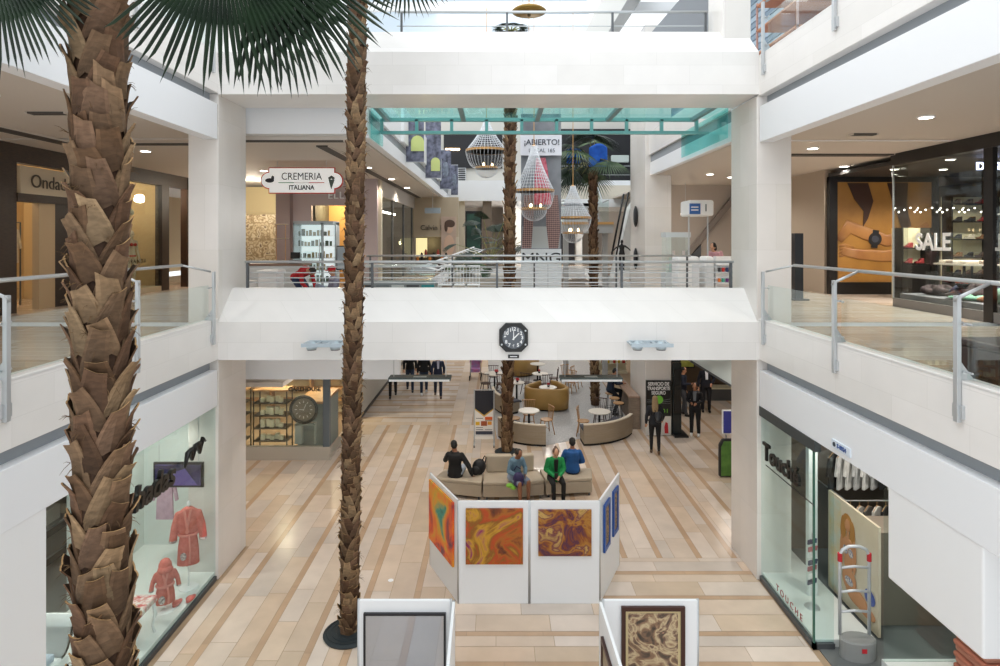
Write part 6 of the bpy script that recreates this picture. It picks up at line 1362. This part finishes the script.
def goods_shelf(x0, x1, y, z0, z1, label, seed, step=.5):
    t = thing('goods_shelf', label, 'shelf', ((x0+x1)/2,y,F2)); b = MB(); b.box(x0,x1,y,y+.04,F2,z1); b.build('back', mat('shelf_cream2','#d6cda8',.6), t)
    for x in (x0,x1-.05): b = MB(); b.box(x,x+.05,y-.36,y,F2,z1); b.build('side', blk, t)
    b = MB(); b.box(x0,x1,y-.36,y,F2,z0-.04); b.build('base', blk, t)
    rr_ = random.Random(seed); z = z0
    while z < z1-.15:
        b = MB(); b.box(x0,x1,y-.36,y,z-.03,z); b.build('shelf', blk, t)
        x = x0+.12
        while x < x1-.32:
            L = rr_.uniform(.2,.28); c_ = rr_.choice(['#2a2a2c','#7b5a3c','#c9bfa8','#4a3a30','#8a2a2a']); b = MB(); b.prism([(x,y-.3,z+.001),(x+L,y-.3,z+.001),(x+L,y-.3,z+.14),(x+L*.7,y-.3,z+.13),(x+L*.4,y-.3,z+.06),(x,y-.3,z+.04)], (0,.11,0)); tag(b.build('shoe', mat('shoe'+c_.strip('#'), c_, .5), bevel=.012), 'shoe on the shelves inside the SALE shop', 'shoe', 'shoes in the SALE shop'); x += L+.10
        z += step
goods_shelf(12.75, 13.95, 17.2, 5.2, 7.4, 'cream-backed shelf of shoes at the back of the SALE shop, beside the black panel', 1); goods_shelf(14.05, 15.3, 17.2, 5.2, 7.4, 'cream-backed shelf of shoes at the back of the SALE shop, behind the black post', 2)
goods_shelf(10.75, 11.55, 16.3, 5.55, 6.5, 'low cream-backed shoe shelf standing before the watch billboard, behind the glass', 3, .42)
t = thing('glass_table', 'dark-legged display table with pale goods behind the SALE glass', 'table', (11.7,14.9,F2)); b = MB(); b.box(11.2,12.2,14.4,15.4,5.55,5.59); b.build('top', mat('table_pale','#b9b4a6',.4), t)
for x in (11.25,12.15):
    for y in (14.45,15.35): b = MB(); b.cyl((x,y,F2),(x,y,5.55),.03); b.build('leg', blk, t)
for k in range(8): b = MB(); b.box(11.28+.44*(k%2), 11.62+.44*(k%2), 14.45+.23*(k//2), 14.64+.23*(k//2), 5.591, 5.67); tag(b.build('folded_garment', mat('fold%d'%(k%3), ['#cfc3ae','#8a7a6a','#d8d2c6'][k%3], .8), bevel=.02), 'folded pale garment on the dark-legged table behind the SALE glass', 'garment', 'garments on the display table')
t = thing('display_platform', 'low grey platform with piled clothes behind the SALE shop glass', 'platform', (10.1,12.2,F2)); b = MB(); b.box(GX+.08,10.9,8.6,14.2,F2+.02,F2+.32); b.build('deck', mat('platform_grey','#77787c',.5), t, bevel=.01)
rs = random.Random(21)
for k in range(26):
    c_ = ['#c9a98a','#8fbfa6','#c0392b','#27304a','#e2ddd0','#9a6a4a','#3a2c2c','#d9875a'][rs.randrange(8)]; x, y = rs.uniform(9.75,10.4), rs.uniform(9.6,13.9); w1, w2 = rs.uniform(.18,.32), rs.uniform(.16,.28); h0 = rs.uniform(.10,.28)
    b = MB(); ph_ = rs.random()*6
    n_ = 14; vs = [(x,y,F2+.32+h0)]; 
    b.grid(lambda u, v: (x+w1*math.sin(math.pi*v)*math.cos(2*math.pi*u), y+w2*math.sin(math.pi*v)*math.sin(2*math.pi*u)*(1+.15*math.sin(5*u+ph_)), F2+.325+h0*(.5-.5*math.cos(math.pi*v))*(1+.25*math.sin(9*u+4*v+ph_))), 16, 8)
    tag(b.build('crumpled_garment', mat('crumple_'+c_.strip('#'), c_, .85), smooth=True, solid=.01), 'crumpled garment in the pile on the low grey platform', 'garment', 'clothes piled on the low platform')
spot('lamp_light', (9.9,12.0,7.9), 260, (1,.95,.88), 90)  # added spot without a fixture, brightens the piled clothes
# billboard; its prints get a faint glow of their own to brighten them
t = thing('watch_billboard', 'large amber billboard of folded arms wearing a black watch', 'billboard', (11,17.4,F2))
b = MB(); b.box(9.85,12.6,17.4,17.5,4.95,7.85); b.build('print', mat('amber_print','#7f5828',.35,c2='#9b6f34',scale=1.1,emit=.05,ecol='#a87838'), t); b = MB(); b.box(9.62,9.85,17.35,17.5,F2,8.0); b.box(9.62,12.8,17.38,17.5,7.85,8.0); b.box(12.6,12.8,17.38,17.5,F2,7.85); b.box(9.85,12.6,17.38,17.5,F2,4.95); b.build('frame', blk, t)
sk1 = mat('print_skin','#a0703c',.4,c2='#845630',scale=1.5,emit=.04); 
b = MB(); b.tube([(9.9,17.41,6.15),(10.2,17.41,6.55),(10.7,17.41,6.35),(11.3,17.41,6.15),(12.1,17.41,6.3),(12.55,17.41,6.5)], [.12,.22,.19,.17,.2,.22], 12); b.tube([(12.5,17.40,5.7),(11.9,17.40,5.75),(11.2,17.40,5.7),(10.5,17.40,5.75),(10.0,17.40,5.85)], [.2,.2,.17,.15,.12], 12)
for k in range(4): b.tube([(10.35,17.395,5.92-.02*k),(10.1,17.395,6.02-.09*k),(9.92,17.395,6.0-.10*k)], [.05,.045,.03], 8)
ob = b.build('printed_arms', sk1, t, smooth=True); 
for v_ in ob.data.vertices: v_.co.y = max(-.03, min(.0, v_.co.y*.1-.01))
b = MB(); b.cyl((10.95,17.39,6.2),(10.95,17.37,6.2),.19,n=24); b.obox((10.95,17.38,6.2),.09,.01,.26,(0,.1,0)); b.build('printed_watch', black, t); b = MB(); b.cyl((10.95,17.368,6.2),(10.95,17.362,6.2),.10,n=20); b.build('watch_dial', mat('dial_dark','#3a3c44',.3), t)
hairm = mat('print_hair','#3a2012',.4)
b = MB(); b.prism([(10.15,17.385,7.82),(10.75,17.385,7.82),(10.9,17.385,7.3),(10.75,17.385,6.8),(10.6,17.385,6.55),(10.62,17.385,7.0),(10.35,17.385,7.35)], (0,-.01,0)); b.prism([(11.3,17.385,7.82),(11.9,17.385,7.82),(11.85,17.385,7.2),(12.0,17.385,6.6),(11.75,17.385,6.4),(11.6,17.385,6.9),(11.45,17.385,7.3)], (0,-.01,0)); b.build('printed_hair', hairm, t)
spot('lamp_light', (10.6,14.9,8.1), 110, (1,.85,.6), 120)  # added lamp with no fitting, lifts the billboard
t = thing('dark_totem', 'narrow dark totem against the beige wall, just right of the right pillar', 'totem', (7.6,16,F2)); b = MB(); b.box(7.75,7.97,15.6,15.8,F2,6.35); b.build('body', mat('totem_ink','#1a1d24',.3), t, bevel=.01); b = MB(); b.box(7.7,8.1,15.55,15.85,F2,F2+.04); b.build('foot', black, t)
# dark bench by the right rail
t = thing('dark_bench', 'dark brown upholstered bench against the right glass balustrade, bottom right', 'bench', (6,6.5,F2)); dbm = mat('dark_brown_leather','#3a2b28',.45)
b = MB(); b.box(5.35,7.2,6.15,7.0,F2+.08,F2+.38); b.build('base', dbm, t, bevel=.02); b = MB(); b.box(5.33,7.22,6.13,7.02,F2+.38,F2+.46); b.build('seat', dbm, t, bevel=.03); b = MB(); b.box(5.4,7.15,6.2,6.95,F2,F2+.08); b.build('plinth', black, t)
t = thing('small_table', 'small black pedestal standing among the clothes on the low platform', 'table', (9.85,12.7,F2)); b = MB(); b.lathe((9.85,12.7,F2+.33), [(.12,0),(.12,.02),(.02,.04),(.02,.20),(.12,.22),(.12,.24)], 20); b.build('pedestal', black, t); 
t = thing('flower_bowl', 'bowl of orange and red flowers on the black pedestal table', 'flowers', (9.85,12.7,F2+.57)); b = MB(); b.lathe((9.85,12.7,F2+.57), [(.06,0),(.13,.08),(.12,.09)], 16); b.build('bowl', black, t); 
for k in range(6): b = MB(); b.ell((9.85+.09*math.cos(k),12.7+.09*math.sin(k),F2+.70),.05,.05,.04); b.build('bloom', (red, mat('orange_bloom','#e0692a',.6))[k%2], t, smooth=True)
# ---------- top storey ----------
plate('wall_level_three_left', -9.2, -9.0, 1.5, 33, F3, 15, mat('level_three_wall','#e9e7e2',.6)); 
slatm = mat('shutter_slats','#7f93a5',.5)
plate('wall_level_three_right', 8.4, 8.6, 1.5, 33, F3, 15, slatm)
t = thing('roller_shutter', 'blue-grey slatted shutter behind the topmost right balustrade', 'shutter', (8.3,12,F3))
for k in range(26): b = MB(); b.box(8.3,8.38,6,24,F3+.2*k,F3+.17+.2*k); b.build('slat', (slatm, mat('shutter_light','#a9bccb',.5))[k%2], t)
t = thing('orange_shelving', 'orange-edged shelving behind the topmost right glass', 'shelf', (7.2,13.4,F3))
for z in (F3+.15,F3+.7,F3+1.25,F3+1.8,F3+2.4): b = MB(); b.box(6.3,7.6,12.6,14.6,z,z+.04); b.build('board', mat('orange_edge','#c98a63',.5), t)
for x, y in ((6.3,12.6),(7.56,12.6),(6.3,14.56),(7.56,14.56)): b = MB(); b.box(x,x+.04,y,y+.04,F3,F3+2.5); b.build('upright', mat('pink_wood','#c7a39a',.5), t)
t = thing('notice_board', 'white notice with blue print behind the topmost right glass', 'sign', (6.3,12,F3+1)); b = MB(); b.box(6.25,6.75,12.5,12.54,11.6,12.3); b.build('sheet', white, t); b = MB(); b.box(6.3,6.7,12.49,12.5,12.0,12.15); b.build('print', mat('notice_blue','#8aa6cc',.5), t)
t = thing('yellow_bag', 'yellow and white packet on the orange-edged shelving', 'bag', (6.4,12.3,F3)); b = MB(); b.box(6.25,6.62,12.1,12.4,F3+.0,F3+.55); b.build('bag', mat('pale_yellow','#d9cf7a',.6), t, bevel=.04); b = MB(); b.box(6.3,6.57,12.09,12.1,F3+.12,F3+.4); b.build('patch', white, t)
# pale louvred roof and slanted beams seen over the top beam
t = thing('roof_louvres', 'pale blue-white roof louvres above the topmost white beam', 'louvres', (0,24,13)); lv = mat('louvre_pale','#dfeaf4',.5)
for k in range(13): b = MB(); b.obox((-.8,24+.15*k,12.2+.52*k), 4.6,.02,.22,(.35,0,0)); b.build('louvre', lv, t)
for x in (-5,-2.2,.6,3.4): b = MB(); b.cyl((x,24.1,11.5),(x,26,19),.035,n=8); b.build('support', mat('support_pale','#c3c8d0',.5), t)
t = thing('slanted_beam', 'broad white slanted roof beam left of the grey soffit, top right of centre', 'beam', (3,20,14)); a, c = P(584,36,19), P(622,-20,19)
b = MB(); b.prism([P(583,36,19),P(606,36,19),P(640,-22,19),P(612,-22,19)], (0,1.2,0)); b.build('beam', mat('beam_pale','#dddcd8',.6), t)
b = MB(); b.prism([P(606,36,19),P(616,36,19.2),P(655,-22,19.2),P(640,-22,19)], (0,1.0,0)); b.build('shaded_side', mat('beam_shade','#b4b3b1',.6), t)  # side of the same beam, its shade put into a greyer colour
b = MB(); b.prism([P(650,34,16),P(736,34,16),P(760,-30,16),P(705,-30,16)], (0,.5,0)); struct('wall_grey_soffit', b, mat('soffit_grey','#9b9fa4',.6))
# ================= GROUND FLOOR SHOPS AT THE SIDES =================
winf = mat('window_deck','#e6e9e6',.3)
t = setting('window_4', (-5.1,8.9,0))
b = MB(); b.box(-5.14,-5.09,6.8,10.9,0,.08); b.build('sill', darksteel, t)
b = MB(); b.box(-7.0,-5.14,6.8,12.1,0,.14); b.build('deck', winf, t)
for y0, y1 in ((6.8,8.75),(8.77,10.88)): b = MB(); b.box(-5.12,-5.105,y0,y1,.08,3.15); b.build('glass_pane', shopglass, t)
L3 = mat('black_letters','#161412',.3); 
wtext('hadas', .47, L3, -5.06, 8.34, 2.53, 1, t, align='LEFT', depth=.03, shear=.25, bold=.012, sx=.98)
b = MB(); b.tube([(-5.05,9.70,2.50),(-5.05,9.80,2.70),(-5.05,9.90,2.72),(-5.05,9.93,2.56),(-5.05,10.05,2.74),(-5.05,10.16,2.74),(-5.05,10.18,2.58),(-5.05,10.30,2.78),(-5.05,10.40,2.70)], [.02,.045,.05,.035,.045,.05,.035,.04,.015], 10); b.build('ornament', L3, t, smooth=True)
plate('wall_window_back_left', -7.1, -7.0, 6.8, 9.0, 0, 3.2, mat('pale_mint_wall','#d7dedb',.5)); 
plate('wall_window_back_left', -7.1, -7.0, 9.9, 12.1, 0, 3.2, _M['pale_mint_wall'])
t = thing('framed_cushion_picture', 'black-framed picture of purple cushions hanging in the left shop window', 'picture', (-5.6,10.2,2)); 
b = MB(); b.obox((-5.62,10.6,2.04), .44,.02,.22); b.build('frame', black, t); b = MB(); b.obox((-5.62,10.57,2.04), .40,.012,.18); b.build('print', mat('violet_print','#4a3f78',.5,c2='#2e2850',scale=3), t); b = MB(); b.prism([(-5.97,10.555,1.87),(-5.67,10.555,2.10),(-5.49,10.555,2.16),(-5.27,10.555,1.87)], (0,-.004,0)); b.build('purple_mound', mat('purple_mound','#6a58a8',.6), t)
b = MB(); 
for x in (-5.97,-5.27): b.cyl((x,10.6,2.26),(x,10.6,3.2),.005,n=5)
b.build('cords', steel, t)
robe_m = mat('coral_towel','#d4746a',.9,c2='#c46259',scale=14,bump=.4,bscale=60); trim_m = mat('floral_trim','#e8d8d4',.8,c2='#6a5a60',scale=30)
def robe(x, y, z, h, w_, label, rot, hood=False):
    t = thing('bathrobe', label, 'bathrobe', (0,0,0))
    b = MB(); F_ = Vector((0,-1,0)); Rt = Vector((1,0,0))
    rings(b, [((0,0,0), w_*.36, .11, F_), ((0,0,h*.3), w_*.33, .10, F_), ((0,0,h*.52), w_*.27, .085, F_), ((0,0,h*.8), w_*.34, .10, F_), ((0,0,h*.93), w_*.32, .08, F_), ((0,0,h), w_*.12, .06, F_)], Rt)
    for s_ in (1,-1): limb(b, [(s_*w_*.32,0,h*.88), (s_*w_*.42,.0,h*.68), (s_*w_*.47,-.02,h*.46)], [.06*h, .062*h, .066*h])
    put('robe', fuse(b, .012, 2), robe_m, t)
    b = MB(); b.prism([(-w_*.14,-.10,h*.98),(-w_*.06,-.12,h*.98),(w_*.06,-.13,h*.6),(w_*.0,-.13,h*.56)], (0,.03,0)); b.prism([(w_*.14,-.10,h*.98),(w_*.06,-.12,h*.98),(-w_*.06,-.125,h*.6),(w_*.0,-.125,h*.56)], (0,.03,0)); b.build('lapels', mat('coral_lapel','#dc877d',.9), t)
    b = MB(); b.tube([(math.cos(a)*w_*.29, math.sin(a)*.10, h*.53) for a in [2*math.pi*i/24 for i in range(24)]], .022, 8, True); b.tube([(.03,-.115,h*.53),(.05,-.14,h*.3),(.04,-.13,h*.05)], .016, 6); b.build('belt', mat('coral_lapel','#dc877d',.9), t, smooth=True)
    for s_ in (1,-1): b = MB(); b.ell((s_*w_*.47,-.02,h*.44), .072*h,.072*h,.04*h); b.build('cuff', trim_m, t, smooth=True)
    b = MB(); b.ell((-w_*.12,-.115,h*.18), .05,.02,.07); b.build('pocket', trim_m, t, smooth=True)
    if hood: b = MB(); b.ell((0,.0,h*1.08), w_*.24,.12,.12); b.ell((0,-.05,h*1.02), w_*.28,.10,.07); b.build('hood', robe_m, t, smooth=True)
    b = MB(); b.cyl((0,.02,-.42 if not hood else -.12),(0,.02,h*1.02),.014,n=8); b.lathe((0,.02,-.43 if not hood else -.13), [(.16,0),(.15,.015),(.02,.03)], 16); b.ell((0,.02,h*1.05),.03,.03,.05); b.build('stand', white, t)
    t.location = (x,y,z); t.rotation_euler = (0,0,R(rot)); return t
robe(-5.36,10.42,.57,.98,.50,'adult coral bathrobe with floral cuffs on a white stand in the left shop window', 18)
robe(-5.42,9.8,.27,.55,.42,'child-size hooded coral bathrobe on a low stand in the left shop window', 30, True)
for dx, lb in ((0,'left'),(.16,'right')):
    t = thing('slipper', 'coral slipper with patterned strap, the '+lb+' of the pair by the child robe', 'slipper', (-5.38+dx,9.9,.14)); b = MB(); b.ell((-5.30+dx,9.95+dx*.8,.165),.055,.13,.02); b.build('sole', robe_m, t, smooth=True); b = MB(); b.ell((-5.30+dx,9.91+dx*.8,.19),.06,.07,.04); b.build('strap', robe_m, t, smooth=True)
garment((-6.1,11.0,1.85), '#c7a6b8', label='lilac towelling garment hanging behind the adult bathrobe', L=.8, W=.4)
t = thing('floral_stool', 'white curved-leg stool with flowery seat beside the nearest palm trunk', 'stool', (-5.55,9.1,.14)); fl_m = mat('flowery_cloth','#efe9e2',.8,c2='#d04a4a',scale=14)
b = MB(); b.box(-5.85,-5.25,8.75,9.3,.60,.70); b.build('seat', fl_m, t, bevel=.03)
for x in (-5.8,-5.3):
    for y in (8.8,9.25): b = MB(); b.tube([(x,y,.60),(x+.03,y,.42),(x-.01,y,.25),(x+.02,y,.14)], [.03,.026,.018,.014], 8); b.build('leg', white, t, smooth=True)
t = thing('white_chaise', 'white curved-end daybed with pale cover at the back of the left shop', 'daybed', (-6.3,7.6,.14)); b = MB(); b.box(-6.9,-5.8,7.0,8.15,.14,.62); b.build('base', white, t, bevel=.04); b = MB(); b.grid(lambda u, v: (-6.9+1.1*u, 8.0+.22*math.sin(v*math.pi), .62+.5*(1-abs(math.cos(v*math.pi)))), 3, 12); b.build('curved_end', white, t, smooth=True, solid=.06); b = MB(); b.box(-6.85,-5.85,7.05,7.95,.62,.72); b.build('cover', mat('pale_blue_cover','#c3cfe0',.8), t, bevel=.03)
b = MB(); b.box(-5.55,-5.40,6.95,7.25,.14,.95); tag(b.build('patterned_roll', mat('red_white_pattern','#ece2de',.8,c2='#a8323c',scale=26), bevel=.03), 'red and white speckled rolled cloth standing at the lower left window edge', 'cloth roll')
t = thing('linen_shelf', 'dark shelf of folded linen at the back of the left shop', 'shelf', (-8,8,0))
b = MB(); b.box(-8.6,-8.5,6.9,11.9,0,2.9); b.build('back', mat('shelf_dark','#5a5048',.6), t)
for z in (.5,1.0,1.5,2.0,2.5): b = MB(); b.box(-8.5,-8.0,6.9,11.9,z,z+.04); b.build('board', mat('board_grey','#9a9894',.5), t)
rs = random.Random(6)
for z in (1.04,1.54,2.04):
    for k in range(9): b = MB(); y = 7.1+.52*k; b.box(-8.45,-8.08,y,y+.38,z+.001,z+rs.uniform(.12,.3)); tag(b.build('folded_linen', mat('linen%d'%rs.randrange(4), ['#e6e2da','#8a8fa0','#b0a898','#5a5e6a'][rs.randrange(4)], .85), bevel=.03), 'stack of folded linen on the dark shelf of the left shop', 'linen', 'linen stacks in the left shop')
for x, y in ((-6.2,8.2),(-6.2,10.6),(-9.5,9)): downlight(x, y, 3.2, 'recessed lamp in the ceiling of the left homeware shop', power=75, group='lamps of the left homeware shop')
plate('wall_shop_mirror', -7.05, -6.0, 11.9, 12.0, .14, 3.2, _M['pale_mint_wall'])
# ---- right: fashion shop ----
t = setting('window_5', (4.8,9.6,0))
b = MB(); b.box(4.77,4.83,9.05,10.9,0,.09); b.box(4.77,5.1,9.05,9.1,0,.09); b.build('sill', darksteel, t)
b = MB(); b.box(4.83,5.75,9.1,12.0,0,.13); b.build('deck', winf, t, bevel=.01)
b = MB(); b.box(4.79,4.805,9.08,10.88,.09,3.0); b.build('front_glass', shopglass, t); b = MB(); b.box(4.80,5.1,9.08,9.095,.09,3.0); b.build('side_glass', shopglass, t)
b = MB(); b.box(4.76,4.86,9.0,10.9,3.0,3.17); b.build('top_rail', mat('rail_dark','#4f5658',.4,.4), t)
b = MB(); b.box(4.785,4.81,9.07,9.10,.09,3.0); b.build('corner_edge', mat('glass_edge','#3f6a5c',.2), t)
b = MB(); b.box(5.30,5.45,10.2,10.3,.13,3.2); b.build('door_jamb', mat('jamb_white','#dfe4e2',.5), t)
wtext('Touché', .42, L3, 4.76, 10.72, 2.42, -1, t, align='LEFT', depth=.02, bold=.008, sx=1.0)
b = MB(); b.box(4.745,4.755,9.0,10.6,2.20,2.215); b.build('underline', L3, t)
wtext('TOUCHE', .16, mat('red_letters','#b5404a',.5), 4.84, 10.4, .17, -1, t, align='LEFT', depth=.004, spacing=1.6)
plate('wall_boutique_column', 4.85, 5.25, 10.95, 12.1, .13, 3.2, mat('pale_column','#dbe2dd',.5))
plate('wall_boutique_back', 5.3, 8.6, 12.0, 12.1, 0, 3.2, mat('boutique_taupe','#6f655a',.7)); plate('wall_boutique_side', 8.6, 8.7, 4, 12.1, 0, 3.2, mat('boutique_dark','#4a443f',.7))
plate('floor_boutique', 4.86, 8.6, 3, 12.0, -.02, .012, mat('boutique_floor','#686c6c',.45)); plate('floor_homeware', -12, -7.0, 6.1, 12.1, -.02, .012, mat('homeware_floor','#c6c5c0',.35))
t = thing('security_gate', 'silver ladder-like security gate with grey round base and red accents', 'security gate', (5.35,8.95,0)); gm = mat('gate_silver','#c9ccd0',.35,.4)
b = MB(); b.tube([(5.13,8.98,.28),(5.13,8.98,1.46),(5.17,8.98,1.55),(5.27,8.98,1.60),(5.42,8.98,1.60),(5.53,8.98,1.55),(5.57,8.98,1.46),(5.57,8.98,.28)], .024, 10); b.build('frame', gm, t, smooth=True)
for z in (.62,.92,1.28): b = MB(); b.tube([(5.13,8.98,z),(5.35,8.98,z+.02),(5.57,8.98,z)], .02, 8); b.build('rung', gm, t, smooth=True)
b = MB(); b.lathe((5.35,8.90,0), [(.26,0),(.26,.27),(.24,.29)], 32, 1, .6); b.build('base', mat('gate_grey','#8e908e',.5), t)
for x in (5.13,5.57): b = MB(); b.cyl((x,8.98,1.38),(x,8.98,1.50),.032); b.build('red_cap', mat('gate_red','#c02430',.4), t)
b = MB(); b.box(5.32,5.39,8.735,8.745,.16,.22); b.build('red_mark', _M['gate_red'], t)
t = thing('beach_poster', 'tall standing poster of a fair-haired person in bikini on the beach', 'poster', (5.9,9.9,0))
def pq(y, z): return (5.88, y, z)
b = MB(); b.prism([pq(10.65,.05),pq(9.25,.05),pq(9.25,1.75),pq(10.65,1.75)], (.04,0,0)); b.build('sheet', mat('beach_print','#d9d0bc',.5,c2='#cdbfa0',scale=1.2), t)
b = MB(); b.prism([(5.875,10.6,.1),(5.875,10.2,.1),(5.875,10.25,1.7),(5.875,10.6,1.7)], (.004,0,0)); b.build('printed_sea', mat('print_pale_gold','#d8c48e',.5,c2='#c9d3c8',scale=3), t)
def flat(name, parts, m, off=0):
    b = MB()
    for (y, z, ry, rz) in parts: b.ell((5.872-off, y, z), .004, ry, rz)
    b.build(name, m, t, smooth=True)
flat('printed_skin', [(10.05,1.40,.075,.11),(10.04,1.24,.04,.08),(10.03,1.05,.17,.16),(10.02,.80,.13,.2),(10.0,.52,.20,.2),(9.8,.35,.3,.14),(9.55,.28,.25,.10),(9.86,.95,.06,.28),(10.22,.92,.05,.26)], mat('print_tan','#c98f63',.5), .004)
flat('printed_hair', [(10.06,1.45,.14,.14),(9.92,1.25,.08,.27),(10.18,1.25,.08,.27)], mat('print_blond','#b5813e',.5), 0)
flat('printed_bikini', [(10.10,.98,.07,.07),(9.95,.98,.07,.07),(10.0,.50,.12,.07)], mat('print_bikini','#4c5a86',.5,c2='#e8e0d8',scale=30), .008)
flat('printed_towel', [(9.45,.55,.14,.12)], mat('print_blue','#4a5fa8',.5), .004)
def hang_row(x0, y, z, n, cols, label, group, L=.7):
    t = thing('garment_rail', label+' rail', 'clothes rail', (x0,y,z+.15)); b = MB(); b.cyl((x0-.1,y+.025,z+.155),(x0+.16*n,y+.025,z+.155),.012); b.cyl((x0-.1,y+.025,z+.155),(x0-.1,12.0,z+.155),.012); b.build('bar', steel, t)
    t['label'] = label
    for k in range(n): garment((x0+.16*k,y,z), cols[k%len(cols)], label='garment hanging '+group, group='garments hanging '+group, rot=38, L=L, W=.42)
hang_row(6.35, 11.3, 2.1, 9, ['#1d1d20','#d9d9d6','#e4e2dd','#c9c9c8','#e9e7e2','#b9b9b8'], 'upper clothes bar with grey and white tops in the right boutique', 'on the upper bar of the boutique', .6)
hang_row(6.45, 10.9, 1.28, 9, ['#2a2a2e','#cfcac2','#6a6660','#e2ded6'], 'lower clothes bar with black and pale dresses in the right boutique', 'on the lower bar of the boutique', 1.0)
t = thing('accessory_rack', 'thin rack of small striped items on the white deck of the boutique window', 'rack', (5.2,9.9,.13)); b = MB(); b.cyl((5.2,9.9,.13),(5.2,9.9,1.35),.01,n=6); b.lathe((5.2,9.9,.13), [(.12,0),(.11,.01),(.01,.02)], 16); b.build('stem', steel, t)
for k in range(7): b = MB(); b.obox((5.2,9.9-.02*(k%2),.55+.11*k), .13,.01,.035,(0,.15,.6)); b.build('item', (mat('item_navy','#3a4060',.6), white, mat('item_rose','#b56a70',.6))[k%3], t)
t = thing('orange_picture', 'small orange glowing picture high on the boutique back wall', 'picture', (6.7,11.95,2.5)); b = MB(); b.box(6.9,7.4,11.93,11.99,2.30,2.60); b.build('print', mat('glow_orange','#c86a28',.5,c2='#5a2c14',scale=3,emit=.25), t); b = MB(); b.box(6.87,7.43,11.96,12.0,2.27,2.63); b.build('frame', black, t)
t = thing('exit_notice', 'small white notice with blue print fixed to the white right fascia', 'sign', (4.75,8.0,3.5)); b = MB(); b.box(4.75,4.77,8.08,8.52,3.25,3.37); b.build('plate', mat('notice_pale','#dfe8f2',.5), t); wtext('S-8024', .08, mat('notice_blue_ink','#3c5a9a',.5), 4.745, 8.38, 3.31, -1, t, align='LEFT', depth=.002, bold=.003); b = MB(); b.cyl((4.75,8.45,3.31),(4.742,8.45,3.31),.032); b.build('dot', mat('notice_dark','#3a4450',.5), t)
t = setting('window_6', (5.2,6,0)); b = MB(); b.box(5.55,8.0,7.9,8.66,.012,.14); b.build('deck', winf, t); b = MB(); b.box(5.55,8.0,8.60,8.615,.14,3.19); b.build('glass', shopglass, t)
b = MB(); b.box(6.1,8.4,9.6,10.2,.012,1.5); tag(b.build('low_cabinet', mat('cabinet_taupe','#8d7f70',.6), bevel=.01), 'taupe cabinet behind the glass under the hanging white box at the bottom right', 'cabinet')
for k in range(7): b = MB(); b.box(6.45+.03*(k%2),7.2+.03*(k%2),7.95,8.5,.142+.085*k,.222+.085*k); tag(b.build('folded_throw', mat('terracotta%d'%(k%2), ['#b5705a','#c98a74'][k%2], .85), bevel=.03), 'folded terracotta throw in the stack at the bottom right corner', 'throw', 'terracotta throws')
for x, y in ((5.6,9.6),(7.2,10.4),(6.2,7.6)): downlight(x, y, 3.2, 'recessed lamp in the ceiling of the right boutique', power=55, group='lamps of the right boutique')
# reflection of a lamp in the floor, painted as a small white disc
for x, y, lb in ((-1.93,10.9,'small round glint of a lamp painted on the floor left of the art panels'),):
    t = thing('floor_glint', lb, 'lamp', (x,y,0)); b = MB(); b.lathe((x,y,.0), [(.05,.0),(.05,.003),(.0,.004)], 20); b.build('lens', white, t)
